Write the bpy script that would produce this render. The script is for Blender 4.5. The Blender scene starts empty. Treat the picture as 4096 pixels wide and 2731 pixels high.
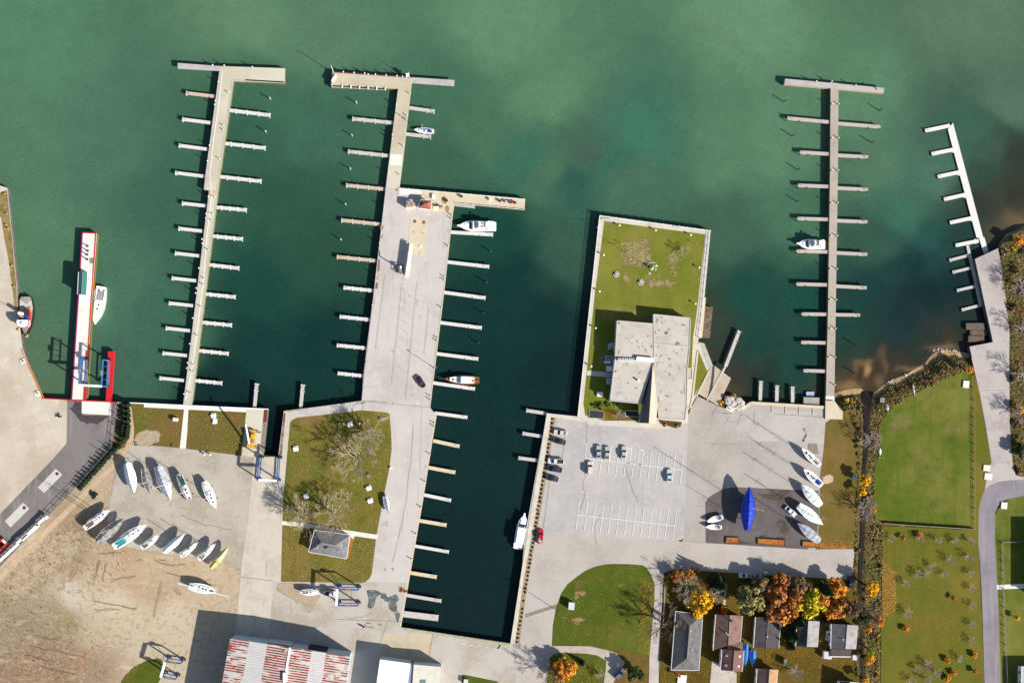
import bpy, bmesh, math, random
import numpy as np
from mathutils import Vector, Matrix
from mathutils.geometry import tessellate_polygon
random.seed(7)
R = math.radians
scene = bpy.context.scene
COL = scene.collection

# ---------------------------------------------------------------- camera, sky, sun, exposure
S = 0.088            # metres per photo pixel on the ground
NX, NY, H = 1780.0, 1650.0, 400.0   # photo pixel straight below the camera; flying height
cam = bpy.data.cameras.new('camera'); cam_o = bpy.data.objects.new('camera', cam); COL.objects.link(cam_o)
cam_o.location = (0, 0, H)
cam.sensor_width = 36; cam.lens = 36*H/(4096*S)
cam.shift_x = (2048-NX)/4096; cam.shift_y = (NY-1365.5)/4096
cam.clip_start = 1; cam.clip_end = 20000
scene.camera = cam_o
EL = R(31); AZ = math.atan2(-0.539, 0.842)
tosun = Vector((math.cos(AZ)*math.cos(EL), math.sin(AZ)*math.cos(EL), math.sin(EL)))
w = bpy.data.worlds.new('World'); scene.world = w; w.use_nodes = True
nt = w.node_tree; nt.nodes.clear()
sky = nt.nodes.new('ShaderNodeTexSky'); sky.sky_type = 'NISHITA'; sky.sun_disc = False
sky.sun_elevation = EL; sky.sun_rotation = R(90)-AZ
bg = nt.nodes.new('ShaderNodeBackground'); bg.inputs[1].default_value = 0.075
wo = nt.nodes.new('ShaderNodeOutputWorld')
nt.links.new(sky.outputs[0], bg.inputs[0]); nt.links.new(bg.outputs[0], wo.inputs[0])
sun = bpy.data.lights.new('sun', 'SUN'); sun.energy = 4.6; sun.angle = R(0.5); sun.color = (1.0, 0.95, 0.87)
sun_o = bpy.data.objects.new('sun', sun); COL.objects.link(sun_o)
sun_o.rotation_euler = tosun.to_track_quat('Z', 'Y').to_euler(); sun_o.location = (100, -80, 300)
vs = scene.view_settings
vs.view_transform = 'Standard'; vs.look = 'None'; vs.exposure = 0.9; vs.gamma = 1; vs.use_curve_mapping = False
G = 1.62             # picture value of a flat white surface in full sun at that exposure

# ---------------------------------------------------------------- helpers
def lin(v):
    v /= 255.0
    return v/12.92 if v <= 0.04045 else ((v+0.055)/1.055)**2.4
def A(r, g, b): return (min(lin(r)/G, .85), min(lin(g)/G, .85), min(lin(b)/G, .85))   # albedo of a sunlit picture colour
def P(x, y, z=0.0):
    k = (H-z)/H*S
    return Vector(((x-NX)*k, (NY-y)*k, z))
def C(x0, y0, sc, *pts): return [(x0+a*sc, y0+b*sc) for a, b in pts]

MATS = {}
def mat(name, base, layers=(), rough=.85, spec=.25, metal=0.0, bump=None, coord='P', wave=None, attr=None, gate=None):
    """layers: (colour, noise scale per metre, low, high[, detail]) mixed over the base one after another"""
    if name in MATS: return MATS[name]
    m = bpy.data.materials.new(name); m.use_nodes = True; t = m.node_tree; N = t.nodes; Lk = t.links
    p = N['Principled BSDF']; p.inputs['Roughness'].default_value = rough
    p.inputs['Specular IOR Level'].default_value = spec; p.inputs['Metallic'].default_value = metal
    if coord == 'P': src = N.new('ShaderNodeNewGeometry').outputs['Position']
    else: src = N.new('ShaderNodeTexCoord').outputs['Object']
    if attr:
        a = N.new('ShaderNodeAttribute'); a.attribute_name = attr; cur = a.outputs['Color']
    else:
        c = N.new('ShaderNodeRGB'); c.outputs[0].default_value = (*base, 1); cur = c.outputs[0]
    def mix(fac, cur, col, mode='MIX'):
        x = N.new('ShaderNodeMix'); x.data_type = 'RGBA'; x.blend_type = mode
        Lk.new(fac, x.inputs[0]); Lk.new(cur, x.inputs[6]); x.inputs[7].default_value = (*col, 1)
        return x.outputs[2]
    for i, l in enumerate(layers):
        col, sc, lo, hi = l[:4]; det = l[4] if len(l) > 4 else 4
        n = N.new('ShaderNodeTexNoise'); n.inputs['Detail'].default_value = det; n.inputs['Roughness'].default_value = .62
        mp = N.new('ShaderNodeMapping'); mp.inputs['Location'].default_value = (i*37.3, i*11.7, i*5.1)
        if isinstance(sc, tuple):
            mp.inputs['Rotation'].default_value = (0, 0, sc[2]) if len(sc) > 2 else (0, 0, 0)
            mp.inputs['Scale'].default_value = (sc[0], sc[1], 1); n.inputs['Scale'].default_value = 1
        else: n.inputs['Scale'].default_value = sc
        Lk.new(src, mp.inputs[0]); Lk.new(mp.outputs[0], n.inputs['Vector'])
        r = N.new('ShaderNodeMapRange'); r.interpolation_type = 'SMOOTHSTEP'
        r.inputs[1].default_value = lo; r.inputs[2].default_value = hi
        Lk.new(n.outputs[0], r.inputs[0]); cur = mix(r.outputs[0], cur, col)
    if wave:   # (axis, scale, colour, low, high)
        ax, sc, col, lo, hi = wave
        wv = N.new('ShaderNodeTexWave'); wv.bands_direction = ax; wv.inputs['Scale'].default_value = sc
        wv.inputs['Distortion'].default_value = 0.15 if not gate else 0; vin = src
        if gate:
            mp = N.new('ShaderNodeMapping'); mp.inputs['Rotation'].default_value = (0, 0, gate[0]); Lk.new(src, mp.inputs[0]); vin = mp.outputs[0]
        Lk.new(vin, wv.inputs[0]); r = N.new('ShaderNodeMapRange')
        r.inputs[1].default_value = lo; r.inputs[2].default_value = hi
        Lk.new(wv.outputs['Fac'], r.inputs[0]); fac = r.outputs[0]
        if gate:
            m2 = N.new('ShaderNodeMapping'); m2.inputs['Scale'].default_value = (gate[1], gate[2], 1); Lk.new(vin, m2.inputs[0])
            n = N.new('ShaderNodeTexNoise'); n.inputs['Scale'].default_value = 1; n.inputs['Detail'].default_value = 3; Lk.new(m2.outputs[0], n.inputs['Vector'])
            r2 = N.new('ShaderNodeMapRange'); r2.inputs[1].default_value = gate[3]; r2.inputs[2].default_value = gate[4]; Lk.new(n.outputs[0], r2.inputs[0])
            mm = N.new('ShaderNodeMath'); mm.operation = 'MULTIPLY'; Lk.new(fac, mm.inputs[0]); Lk.new(r2.outputs[0], mm.inputs[1]); fac = mm.outputs[0]
        cur = mix(fac, cur, col)
    Lk.new(cur, p.inputs['Base Color'])
    if bump:
        n = N.new('ShaderNodeTexNoise'); n.inputs['Scale'].default_value = bump[0]; n.inputs['Detail'].default_value = 3
        Lk.new(src, n.inputs['Vector']); b = N.new('ShaderNodeBump'); b.inputs['Strength'].default_value = bump[1]
        b.inputs['Distance'].default_value = bump[2] if len(bump) > 2 else .1
        Lk.new(n.outputs[0], b.inputs['Height']); Lk.new(b.outputs[0], p.inputs['Normal'])
    MATS[name] = m
    return m

class MB:
    """collects faces of one mesh; o is subtracted from every point"""
    def __init__(s, o=(0, 0, 0)): s.v = []; s.f = []; s.m = []; s.o = Vector(o)
    def add(s, pts, faces, mi=0):
        n = len(s.v); s.v += [Vector(p)-s.o for p in pts]
        for f in faces: s.f.append([n+i for i in f]); s.m.append(mi)
        return s
    def box(s, c, d, rz=0, mi=0, tilt=None):
        M = Matrix.Rotation(rz, 3, 'Z'); hx, hy, hz = d[0]/2, d[1]/2, d[2]/2
        if tilt is not None: M = M @ tilt
        pts = [Vector(c)+M @ Vector((a*hx, b*hy, e*hz)) for e in (-1, 1) for a, b in ((-1, -1), (1, -1), (1, 1), (-1, 1))]
        return s.add(pts, [(3, 2, 1, 0), (4, 5, 6, 7), (0, 1, 5, 4), (1, 2, 6, 5), (2, 3, 7, 6), (3, 0, 4, 7)], mi)
    def prism(s, pts, z0, z1, mi=0, ms=None, inset=0.0):
        """upright prism over xy points, top optionally drawn in"""
        n = len(pts); ms = mi if ms is None else ms
        pts = [Vector((p[0], p[1])) for p in pts]
        if sum(pts[i].x*pts[(i+1) % n].y-pts[(i+1) % n].x*pts[i].y for i in range(n)) < 0: pts.reverse()
        cx = sum((p for p in pts), Vector((0, 0)))/n
        top = [(p-(p-cx).normalized()*inset) if inset else p for p in pts]
        lo = [(p.x, p.y, z0) for p in pts]; hi = [(p.x, p.y, z1) for p in top]
        tri = tessellate_polygon([[Vector((p[0], p[1], 0)) for p in hi]])
        k = len(s.v); s.add(lo+hi, [])
        for a, b, c in tri:
            t = (hi[b][0]-hi[a][0])*(hi[c][1]-hi[a][1])-(hi[c][0]-hi[a][0])*(hi[b][1]-hi[a][1])
            s.f.append([k+n+i for i in ((a, b, c) if t > 0 else (a, c, b))]); s.m.append(mi)
            s.f.append([k+i for i in ((a, c, b) if t > 0 else (a, b, c))]); s.m.append(ms)
        for i in range(n):
            j = (i+1) % n; s.f.append([k+i, k+j, k+n+j, k+n+i]); s.m.append(ms)
        return s
    def sheet(s, pts, z, mi=0):
        pts = [Vector((p[0], p[1], z)) for p in pts]; k = len(s.v); s.add(pts, [])
        for a, b, c in tessellate_polygon([[Vector((p.x, p.y, 0)) for p in pts]]):
            t = (pts[b]-pts[a]).cross(pts[c]-pts[a]).z
            s.f.append([k+i for i in ((a, b, c) if t > 0 else (a, c, b))]); s.m.append(mi)
        return s
    def tube(s, a, b, r0, r1=None, n=6, mi=0, cap=True):
        a, b = Vector(a), Vector(b); r1 = r0 if r1 is None else r1; d = (b-a)
        if d.length < 1e-6: return s
        d.normalize(); u = d.orthogonal().normalized(); v = d.cross(u)
        pts = [p+(u*math.cos(6.2832*i/n)+v*math.sin(6.2832*i/n))*r for p, r in ((a, r0), (b, r1)) for i in range(n)]
        fs = [(i, (i+1) % n, n+(i+1) % n, n+i) for i in range(n)]
        if cap: fs += [tuple(range(n-1, -1, -1)), tuple(range(n, 2*n))]
        return s.add(pts, fs, mi)
    def ball(s, c, r, n=8, mi=0, sq=(1, 1, 1)):
        rows = max(4, n//2+1); pts = []; fs = []
        for i in range(rows+1):
            th = math.pi*i/rows
            for j in range(n):
                ph = 6.2832*j/n
                pts.append(Vector(c)+Vector((r*sq[0]*math.sin(th)*math.cos(ph), r*sq[1]*math.sin(th)*math.sin(ph), r*sq[2]*math.cos(th))))
        for i in range(rows):
            for j in range(n):
                fs.append((i*n+j, (i+1)*n+j, (i+1)*n+(j+1) % n, i*n+(j+1) % n))
        return s.add(pts, fs, mi)
    def loft(s, rings, mi=0, caps=True, closed=True):
        n = len(rings[0]); k = len(s.v)
        for r in rings: s.add(r, [])
        for a in range(len(rings)-1):
            for i in range(n if closed else n-1):
                j = (i+1) % n; s.f.append([k+a*n+i, k+a*n+j, k+(a+1)*n+j, k+(a+1)*n+i]); s.m.append(mi)
        if caps:
            s.f.append([k+i for i in range(n-1, -1, -1)]); s.m.append(mi)
            s.f.append([k+(len(rings)-1)*n+i for i in range(n)]); s.m.append(mi)
        return s
    def strip(s, pts, wd, z, mi=0, h=0.0):
        """flat band (or wall of height h) along xy points"""
        pts = [Vector((p[0], p[1], 0)) for p in pts]; L = []; Rr = []
        for i, p in enumerate(pts):
            d = (pts[min(i+1, len(pts)-1)]-pts[max(i-1, 0)]).normalized(); nrm = Vector((-d.y, d.x, 0))
            L.append(p+nrm*wd/2); Rr.append(p-nrm*wd/2)
        if h: return s.prism([*L, *reversed(Rr)], z-h, z, mi)
        return s.sheet([*L, *reversed(Rr)], z, mi)
    def build(s, name, mats, parent=None, smooth=False, loc=None):
        me = bpy.data.meshes.new(name); me.from_pydata(s.v, [], s.f)
        for m in (mats if isinstance(mats, (list, tuple)) else [mats]): me.materials.append(m)
        me.polygons.foreach_set('material_index', s.m)
        if smooth: me.polygons.foreach_set('use_smooth', [True]*len(s.f))
        me.update(); o = bpy.data.objects.new(name, me); COL.objects.link(o)
        if parent: o.parent = parent
        if loc is not None: o.location = loc
        return o

def tag(o, label=None, cat=None, group=None, kind=None):
    if label: o['label'] = label
    if cat: o['category'] = cat
    if group: o['group'] = group
    if kind: o['kind'] = kind
    return o
def thing(name, label, cat, loc=(0, 0, 0), rz=0.0, group=None):
    o = bpy.data.objects.new(name, None); o.empty_display_size = .3; COL.objects.link(o)
    o.location = loc; o.rotation_euler = (0, 0, rz)
    return tag(o, label, cat, group)
KIDS = {}
def dup(root, loc, rz=0.0, label=None, group=None, sc=None, mats=None):
    r = root.copy(); COL.objects.link(r); r.location = loc; r.rotation_euler = (0, 0, rz)
    if sc: r.scale = sc if isinstance(sc, (tuple, list)) else (sc,)*3
    if label: r['label'] = label
    if group: r['group'] = group
    key = root.name
    if key not in KIDS: KIDS[key] = [(c, [g for g in ALLO() if g.parent == c]) for c in ALLO() if c.parent == root]
    for ch, gs in KIDS[key]:
        c = ch.copy(); COL.objects.link(c); c.parent = r
        if mats and ch.name.split('.')[0] in mats:
            for sl in c.material_slots: sl.link = 'OBJECT'; sl.material = mats[ch.name.split('.')[0]]
        for g in gs:
            d = g.copy(); COL.objects.link(d); d.parent = c
    return r
def ALLO(): return list(COL.objects)
ORD = ['first', 'second', 'third', 'fourth', 'fifth', 'sixth', 'seventh', 'eighth', 'ninth', 'tenth', 'eleventh', 'twelfth', 'thirteenth', 'fourteenth', 'fifteenth', 'sixteenth', 'seventeenth', 'eighteenth', 'nineteenth', 'twentieth']
def ordinal(i):
    if i < 20: return ORD[i]
    t = ['', '', 'twenty', 'thirty', 'forty', 'fifty', 'sixty'][(i+1)//10]; r = (i+1) % 10
    return t+('-'+ORD[r-1] if r else 'th').replace('tyth', 'tieth') if r else {2: 'twentieth', 3: 'thirtieth', 4: 'fortieth', 5: 'fiftieth', 6: 'sixtieth'}[(i+1)//10]

# ---------------------------------------------------------------- materials
D = lambda *a: A(*a)
concrete = mat('concrete', A(220, 211, 203), [(A(203, 194, 186), .05, .42, .68), (A(224, 218, 214), .5, .5, .75), (A(196, 189, 184), (1.1, .05, -.07), .54, .74), (A(192, 184, 179), 2.2, .58, .8), (A(170, 163, 157), .22, .62, .78)])
pier_con = mat('pier_concrete', A(228, 220, 198), [(A(214, 204, 180), .08, .42, .68), (A(206, 194, 166), 1.0, .56, .8), (A(188, 176, 150), .3, .66, .8)])
tan_con = mat('tan_concrete', A(232, 216, 186), [(A(222, 204, 172), .2, .45, .75), (A(240, 226, 198), 1.5, .5, .75)])
bright_con = mat('bright_concrete', A(252, 248, 238), [(A(238, 230, 216), .2, .52, .78), (A(255, 252, 246), 1.5, .5, .75)])
slab_con = mat('slab_concrete', A(224, 213, 194), [(A(206, 194, 176), .12, .42, .68), (A(196, 184, 168), (.9, .12, .06), .55, .8), (A(232, 222, 204), 1.2, .5, .8)])
yard_con = mat('yard_concrete', A(202, 192, 178), [(A(184, 172, 154), .07, .42, .65), (A(170, 156, 136), .35, .56, .8), (A(214, 205, 192), 1.1, .5, .78), (A(150, 140, 128), .14, .66, .8)])
apron_con = mat('apron_concrete', A(208, 199, 188), [(A(190, 178, 160), .09, .42, .66), (A(214, 206, 196), 1.0, .5, .78), (A(178, 170, 166), (.7, .1, .1), .6, .8)])
lot_con = mat('lot_surface', A(206, 199, 193), [(A(192, 187, 184), .06, .4, .66), (A(212, 208, 204), .7, .5, .75), (A(182, 176, 172), (.5, .08, -.1), .58, .78), (A(168, 161, 156), .3, .64, .8)])
lot2_con = mat('boat_lot_surface', A(196, 187, 178), [(A(182, 172, 162), .06, .42, .66), (A(204, 196, 188), .8, .5, .78), (A(170, 162, 154), (.08, .5, .2), .6, .78)])
road_con = mat('road_surface', A(204, 194, 184), [(A(190, 180, 170), .07, .42, .68), (A(212, 203, 194), 1.1, .5, .78)])
asphalt = mat('asphalt', A(144, 136, 133), [(A(126, 118, 117), .06, .42, .66), (A(160, 152, 146), (.6, .07, .75), .5, .75), (A(126, 118, 116), 3, .6, .8)])
dark_asphalt = mat('dark_asphalt', A(116, 107, 106), [(A(98, 90, 90), .12, .4, .66), (A(134, 124, 120), .5, .55, .8), (A(84, 76, 74), 1.6, .62, .8)])
loop_asphalt = mat('loop_asphalt', A(158, 150, 156), [(A(144, 136, 144), .1, .42, .68), (A(172, 163, 166), (1.2, .06, 0), .5, .75)])
wet = mat('wet_surface', A(92, 84, 84), [(A(78, 72, 74), .6, .4, .7)], rough=.35, spec=.5)
damp = mat('damp_patch', A(158, 148, 136), [(A(140, 128, 112), .8, .4, .7)])
damp_green = mat('damp_green_patch', A(132, 142, 138), [(A(96, 102, 100), .5, .35, .6), (A(160, 166, 162), 1.2, .55, .8)], rough=.5)
stain = mat('brown_stain', A(196, 178, 152), [(A(182, 162, 132), .6, .4, .7)])
sand = mat('pale_sand', A(222, 208, 188), [(A(206, 190, 168), .06, .42, .66), (A(232, 222, 206), .14, .5, .72), (A(200, 182, 156), (.5, .05, .05), .6, .8), (A(192, 174, 150), .6, .58, .8), (A(168, 152, 120), 2.2, .64, .82)])
dirt = mat('bare_dirt', A(206, 182, 146), [(A(222, 206, 176), (.1, .35, .14), .54, .8), (A(170, 138, 102), (.14, .5, .12), .58, .8), (A(164, 134, 100), (.5, .14, .1), .6, .8), (A(186, 160, 126), .7, .5, .7), (A(226, 212, 186), 1.1, .56, .78), (A(146, 118, 88), 1.8, .6, .78), (A(122, 96, 70), .5, .68, .8)], attr='Tint')
dirt2 = mat('dark_dirt', A(162, 132, 108), [(A(146, 122, 98), .08, .4, .66), (A(122, 106, 70), .22, .56, .74), (A(176, 146, 118), (.6, .06, -.3), .5, .75), (A(112, 92, 74), 1.4, .64, .82)])
weeds = mat('weedy_dirt', A(200, 178, 148), [(A(168, 142, 108), .3, .46, .7), (A(130, 118, 76), .45, .6, .74), (A(218, 200, 172), .9, .52, .76), (A(112, 90, 66), 1.3, .63, .76)])
gravel = mat('tan_gravel', A(218, 190, 156), [(A(202, 172, 138), .4, .42, .7), (A(228, 204, 174), 2, .5, .8)])
def grass(name, a, b, c, d, e=None):
    ly = [(A(*b), .05, .36, .68), (A(*c), .22, .4, .82), (A(*d), 1.3, .52, .85)]
    if e: ly.append((A(*e), .11, .54, .8))
    ly.append((tuple(.62*v for v in A(*a)), 2.6, .52, .8))
    ly.append((tuple(.9*v for v in A(*a)), (.9, .035, .02), .45, .8)); ly.append((tuple(1.16*v for v in A(*b)), .028, .5, .74))
    return mat(name, A(*a), ly, rough=.95, spec=.05)
grass_club = grass('club_grass', (124, 132, 42), (144, 138, 64), (108, 126, 36), (144, 132, 76), (172, 150, 108))
grass_left = grass('left_grass', (116, 114, 46), (126, 96, 58), (98, 100, 38), (146, 116, 74), (142, 96, 62))
grass_mid = grass('middle_grass', (114, 116, 42), (146, 124, 62), (88, 104, 32), (146, 122, 72), (164, 120, 80))
grass_d = grass('round_lawn_grass', (86, 102, 32), (102, 108, 40), (74, 94, 26), (112, 104, 54), (140, 112, 66))
grass_field = grass('field_grass', (98, 114, 36), (130, 128, 60), (78, 102, 30), (126, 118, 62), (140, 128, 78))
grass_field2 = grass('orchard_grass', (108, 114, 40), (128, 114, 50), (92, 108, 32), (130, 112, 58), (134, 100, 42))
grass_strip = grass('strip_grass', (122, 108, 52), (142, 112, 66), (104, 102, 42), (146, 120, 76), (156, 122, 80))
grass_yard = grass('yard_grass', (100, 88, 36), (122, 92, 38), (86, 86, 30), (140, 104, 44), (88, 62, 36))
scrub_ground = mat('scrub_ground', A(106, 94, 58), [(A(84, 84, 44), .12, .42, .64), (A(150, 124, 86), .35, .5, .72), (A(76, 62, 44), .8, .56, .76), (A(160, 136, 98), 1.8, .6, .82)], rough=.95, spec=.05)
beach_sand = mat('beach_sand', A(206, 172, 130), [(A(150, 116, 82), .3, .42, .66), (A(118, 88, 62), .7, .56, .76), (A(198, 166, 126), 2, .56, .8)])
leaf_litter = mat('leaf_litter', A(196, 122, 44), [(A(158, 88, 36), .8, .42, .66), (A(222, 152, 66), 2, .52, .74), (A(90, 62, 30), 3, .6, .78)])
ditch_water = mat('ditch_water', A(44, 36, 26), [(A(70, 56, 38), .5, .5, .75)], rough=.25, spec=.4)
plank_grey = mat('grey_planks', A(228, 221, 214), [(A(212, 204, 196), .4, .45, .72), (A(228, 222, 216), 2, .5, .78)], coord='O', wave=('X', 1.1, A(170, 160, 154), .86, .96))
plank_tan = mat('tan_planks', A(226, 208, 188), [(A(210, 188, 166), .5, .45, .72), (A(238, 214, 186), 2, .5, .78)], coord='O', wave=('X', .5, A(190, 156, 130), .88, .97))
plank_cream = mat('cream_planks', A(238, 222, 186), [(A(226, 206, 168), .6, .42, .7)], coord='O')
plank_white = mat('pale_dock_boards', A(246, 242, 236), [(A(230, 224, 218), .5, .48, .74), (A(214, 194, 176), .35, .66, .78)], coord='O', wave=('X', .55, A(196, 186, 178), .9, .97))
plank_pier3 = mat('weathered_planks', A(204, 190, 176), [(A(188, 174, 160), .15, .42, .68), (A(214, 202, 190), 1, .5, .78), (A(172, 156, 142), .5, .6, .78)], wave=('Y', .8, A(176, 162, 148), .86, .97))
float_white = mat('white_float_deck', A(250, 244, 238), [(A(236, 226, 216), .8, .5, .76)])
pile_green = mat('algae_sheet_pile', A(128, 128, 78), [(A(96, 98, 54), .7, .4, .7), (A(70, 62, 42), 1.5, .55, .8)])
pile_blue = mat('grey_sheet_pile', A(120, 112, 110), [(A(90, 84, 86), .7, .4, .7)])  # plain grey sheet pile for slab sides
rust = mat('rusty_steel', A(128, 72, 54), [(A(96, 52, 42), .6, .42, .7), (A(152, 92, 66), 1.5, .55, .78)])
wood_dark = mat('dark_wood', A(96, 78, 64), [(A(70, 56, 48), 1.2, .45, .7)])
wood_pale = mat('pale_wood', A(206, 188, 160), [(A(180, 160, 132), 1.2, .45, .7)])
white_paint = mat('white_paint', (.8, .8, .79), rough=.5)
boat_white = mat('white_gelcoat', (.8, .8, .8), [((.7, .7, .69), .8, .5, .76)], coord='O', rough=.3, spec=.5)
boat_cream = mat('cream_gelcoat', (.72, .68, .56), rough=.4)
cover_white = mat('white_shrink_wrap', (.8, .81, .82), [((.66, .68, .72), 1.2, .55, .78)], coord='O', rough=.45)
cover_blue = mat('blue_tarp', A(30, 66, 214), [(A(22, 44, 172), .7, .5, .74), (A(66, 110, 236), 1.4, .62, .8)], coord='O', rough=.4)
cover_lblue = mat('pale_blue_tarp', A(58, 140, 226), [(A(120, 186, 240), .7, .5, .72)], coord='O', rough=.4)
cover_grey = mat('grey_tarp', A(168, 164, 160), [(A(120, 116, 114), .8, .45, .66), (A(196, 192, 188), 1.8, .55, .78)], coord='O')
cover_pale = mat('translucent_tarp', A(216, 218, 226), [(A(184, 188, 200), .9, .45, .68), (A(232, 234, 240), 2, .55, .78)], coord='O')
cover_yellow = mat('ochre_tarp', A(248, 226, 160), [(A(226, 170, 54), .5, .46, .6)], coord='O')
teal_cloth = mat('teal_canvas', A(60, 168, 176), coord='O')
green_cloth = mat('green_canvas', A(24, 96, 84), coord='O')
navy_cloth = mat('blue_canvas', A(58, 84, 168), coord='O')
maroon_cloth = mat('maroon_canvas', A(132, 96, 96), coord='O')
teak = mat('teak_wood', A(176, 112, 76), [(A(140, 84, 58), 1, .45, .7)], coord='O', rough=.5)
grey_deck = mat('grey_deck', A(176, 172, 166), [(A(150, 146, 142), 1.2, .45, .7)], coord='O')
hull_black = mat('black_hull', A(46, 42, 40), rough=.4)
antifoul = mat('red_antifouling', A(120, 52, 44), rough=.6)
glass = mat('dark_glass', (.012, .02, .03), rough=.08, spec=.6)
glass_blue = mat('tinted_glass', A(86, 128, 146), rough=.1, spec=.6)
alu = mat('aluminium', (.62, .62, .6), rough=.4, metal=.2)
steel_dark = mat('dark_steel', A(62, 60, 58), rough=.55)
steel_grey = mat('grey_steel', A(150, 146, 142), rough=.55)
black = mat('black_rubber', (.015, .015, .016), rough=.8)
red_paint = mat('red_paint', A(226, 44, 44), [(A(200, 34, 40), .5, .5, .75)], rough=.5)
red_edge = mat('red_edge_paint', A(214, 40, 62), rough=.5)
blue_paint = mat('blue_paint', A(38, 104, 184), rough=.45)
blue_steel = mat('pale_blue_paint', A(70, 132, 188), [(A(120, 160, 190), 1.2, .55, .75)], rough=.45)
yellow_paint = mat('yellow_paint', A(228, 180, 70), rough=.5)
orange_paint = mat('orange_paint', A(226, 140, 34), rough=.5)
line_white = mat('white_line_paint', (.72, .72, .7), [((.5, .49, .47), 1.5, .58, .75)])
line_yellow = mat('faded_yellow_paint', A(226, 200, 140))
joint = mat('joint_seal', A(168, 160, 152))
crack = mat('crack_fill', A(158, 146, 134))

def softmat(m):
    """copy of a ground material that fades out along the ragged edge of a patch (attribute Mask: distance inside the edge)"""
    k = m.name+'_soft'
    if k in MATS: return MATS[k]
    c = m.copy(); c.name = k; t = c.node_tree; N = t.nodes; out = N['Material Output']; p = N['Principled BSDF']
    a = N.new('ShaderNodeAttribute'); a.attribute_name = 'Mask'; g = N.new('ShaderNodeNewGeometry')
    n = N.new('ShaderNodeTexNoise'); n.inputs['Scale'].default_value = .55; n.inputs['Detail'].default_value = 5; n.inputs['Roughness'].default_value = .7; t.links.new(g.outputs['Position'], n.inputs['Vector'])
    m1 = N.new('ShaderNodeMath'); m1.operation = 'MULTIPLY_ADD'; t.links.new(n.outputs[0], m1.inputs[0]); m1.inputs[1].default_value = 3.4; m1.inputs[2].default_value = -1.55
    m2 = N.new('ShaderNodeMath'); m2.operation = 'ADD'; t.links.new(a.outputs['Fac'], m2.inputs[0]); t.links.new(m1.outputs[0], m2.inputs[1])
    r = N.new('ShaderNodeMapRange'); r.interpolation_type = 'SMOOTHSTEP'; r.inputs[1].default_value = -.25; r.inputs[2].default_value = .45; t.links.new(m2.outputs[0], r.inputs[0])
    tr = N.new('ShaderNodeBsdfTransparent'); mx = N.new('ShaderNodeMixShader'); t.links.new(r.outputs[0], mx.inputs[0]); t.links.new(tr.outputs[0], mx.inputs[1]); t.links.new(p.outputs[0], mx.inputs[2]); t.links.new(mx.outputs[0], out.inputs[0])
    MATS[k] = c; return c
def idw(X, Y, cps, power=1.7, soft=30.0):
    cp = np.array([[float(v) for v in q.split()] for l in cps.split('\n') for q in l.split(';') if q.strip()]); cc = np.vectorize(lin)(cp[:, 2:5]-0.0)
    Xw = X+18*np.sin(Y/61.0+1)+9*np.sin(X/23.0+Y/31.0); Yw = Y+18*np.sin(X/67.0)+9*np.sin(Y/19.0-X/29.0)
    num = np.zeros(X.shape+(3,)); den = np.zeros(X.shape)
    for (cx, cy), c in zip(cp[:, :2], cc):
        wgt = 1/((Xw-cx)**2+(Yw-cy)**2+soft**2)**power; num += wgt[..., None]*c; den += wgt
    return num/den[..., None]/G
def gridmesh(name, xs, ys, z, attr, vals, m):
    X, Y = np.meshgrid(xs, ys); nx, ny = len(xs), len(ys); k = (H-z)/H*S
    v = np.stack([(X-NX)*k, (NY-Y)*k, np.full_like(X, z)], -1).reshape(-1, 3); idx = np.arange(nx*ny).reshape(ny, nx)
    f = np.stack([idx[1:, :-1], idx[1:, 1:], idx[:-1, 1:], idx[:-1, :-1]], -1).reshape(-1, 4)
    me = bpy.data.meshes.new(name); me.from_pydata(v.tolist(), [], f.tolist())
    if vals.ndim == 3:
        a = me.color_attributes.new(attr, 'FLOAT_COLOR', 'POINT'); a.data.foreach_set('color', np.concatenate([vals.reshape(-1, 3), np.ones((nx*ny, 1))], 1).astype(np.float32).ravel())
    else:
        a = me.attributes.new(attr, 'FLOAT', 'POINT'); a.data.foreach_set('value', vals.astype(np.float32).ravel())
    me.materials.append(m); o = bpy.data.objects.new(name, me); COL.objects.link(o); return tag(o, kind='structure')
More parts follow.
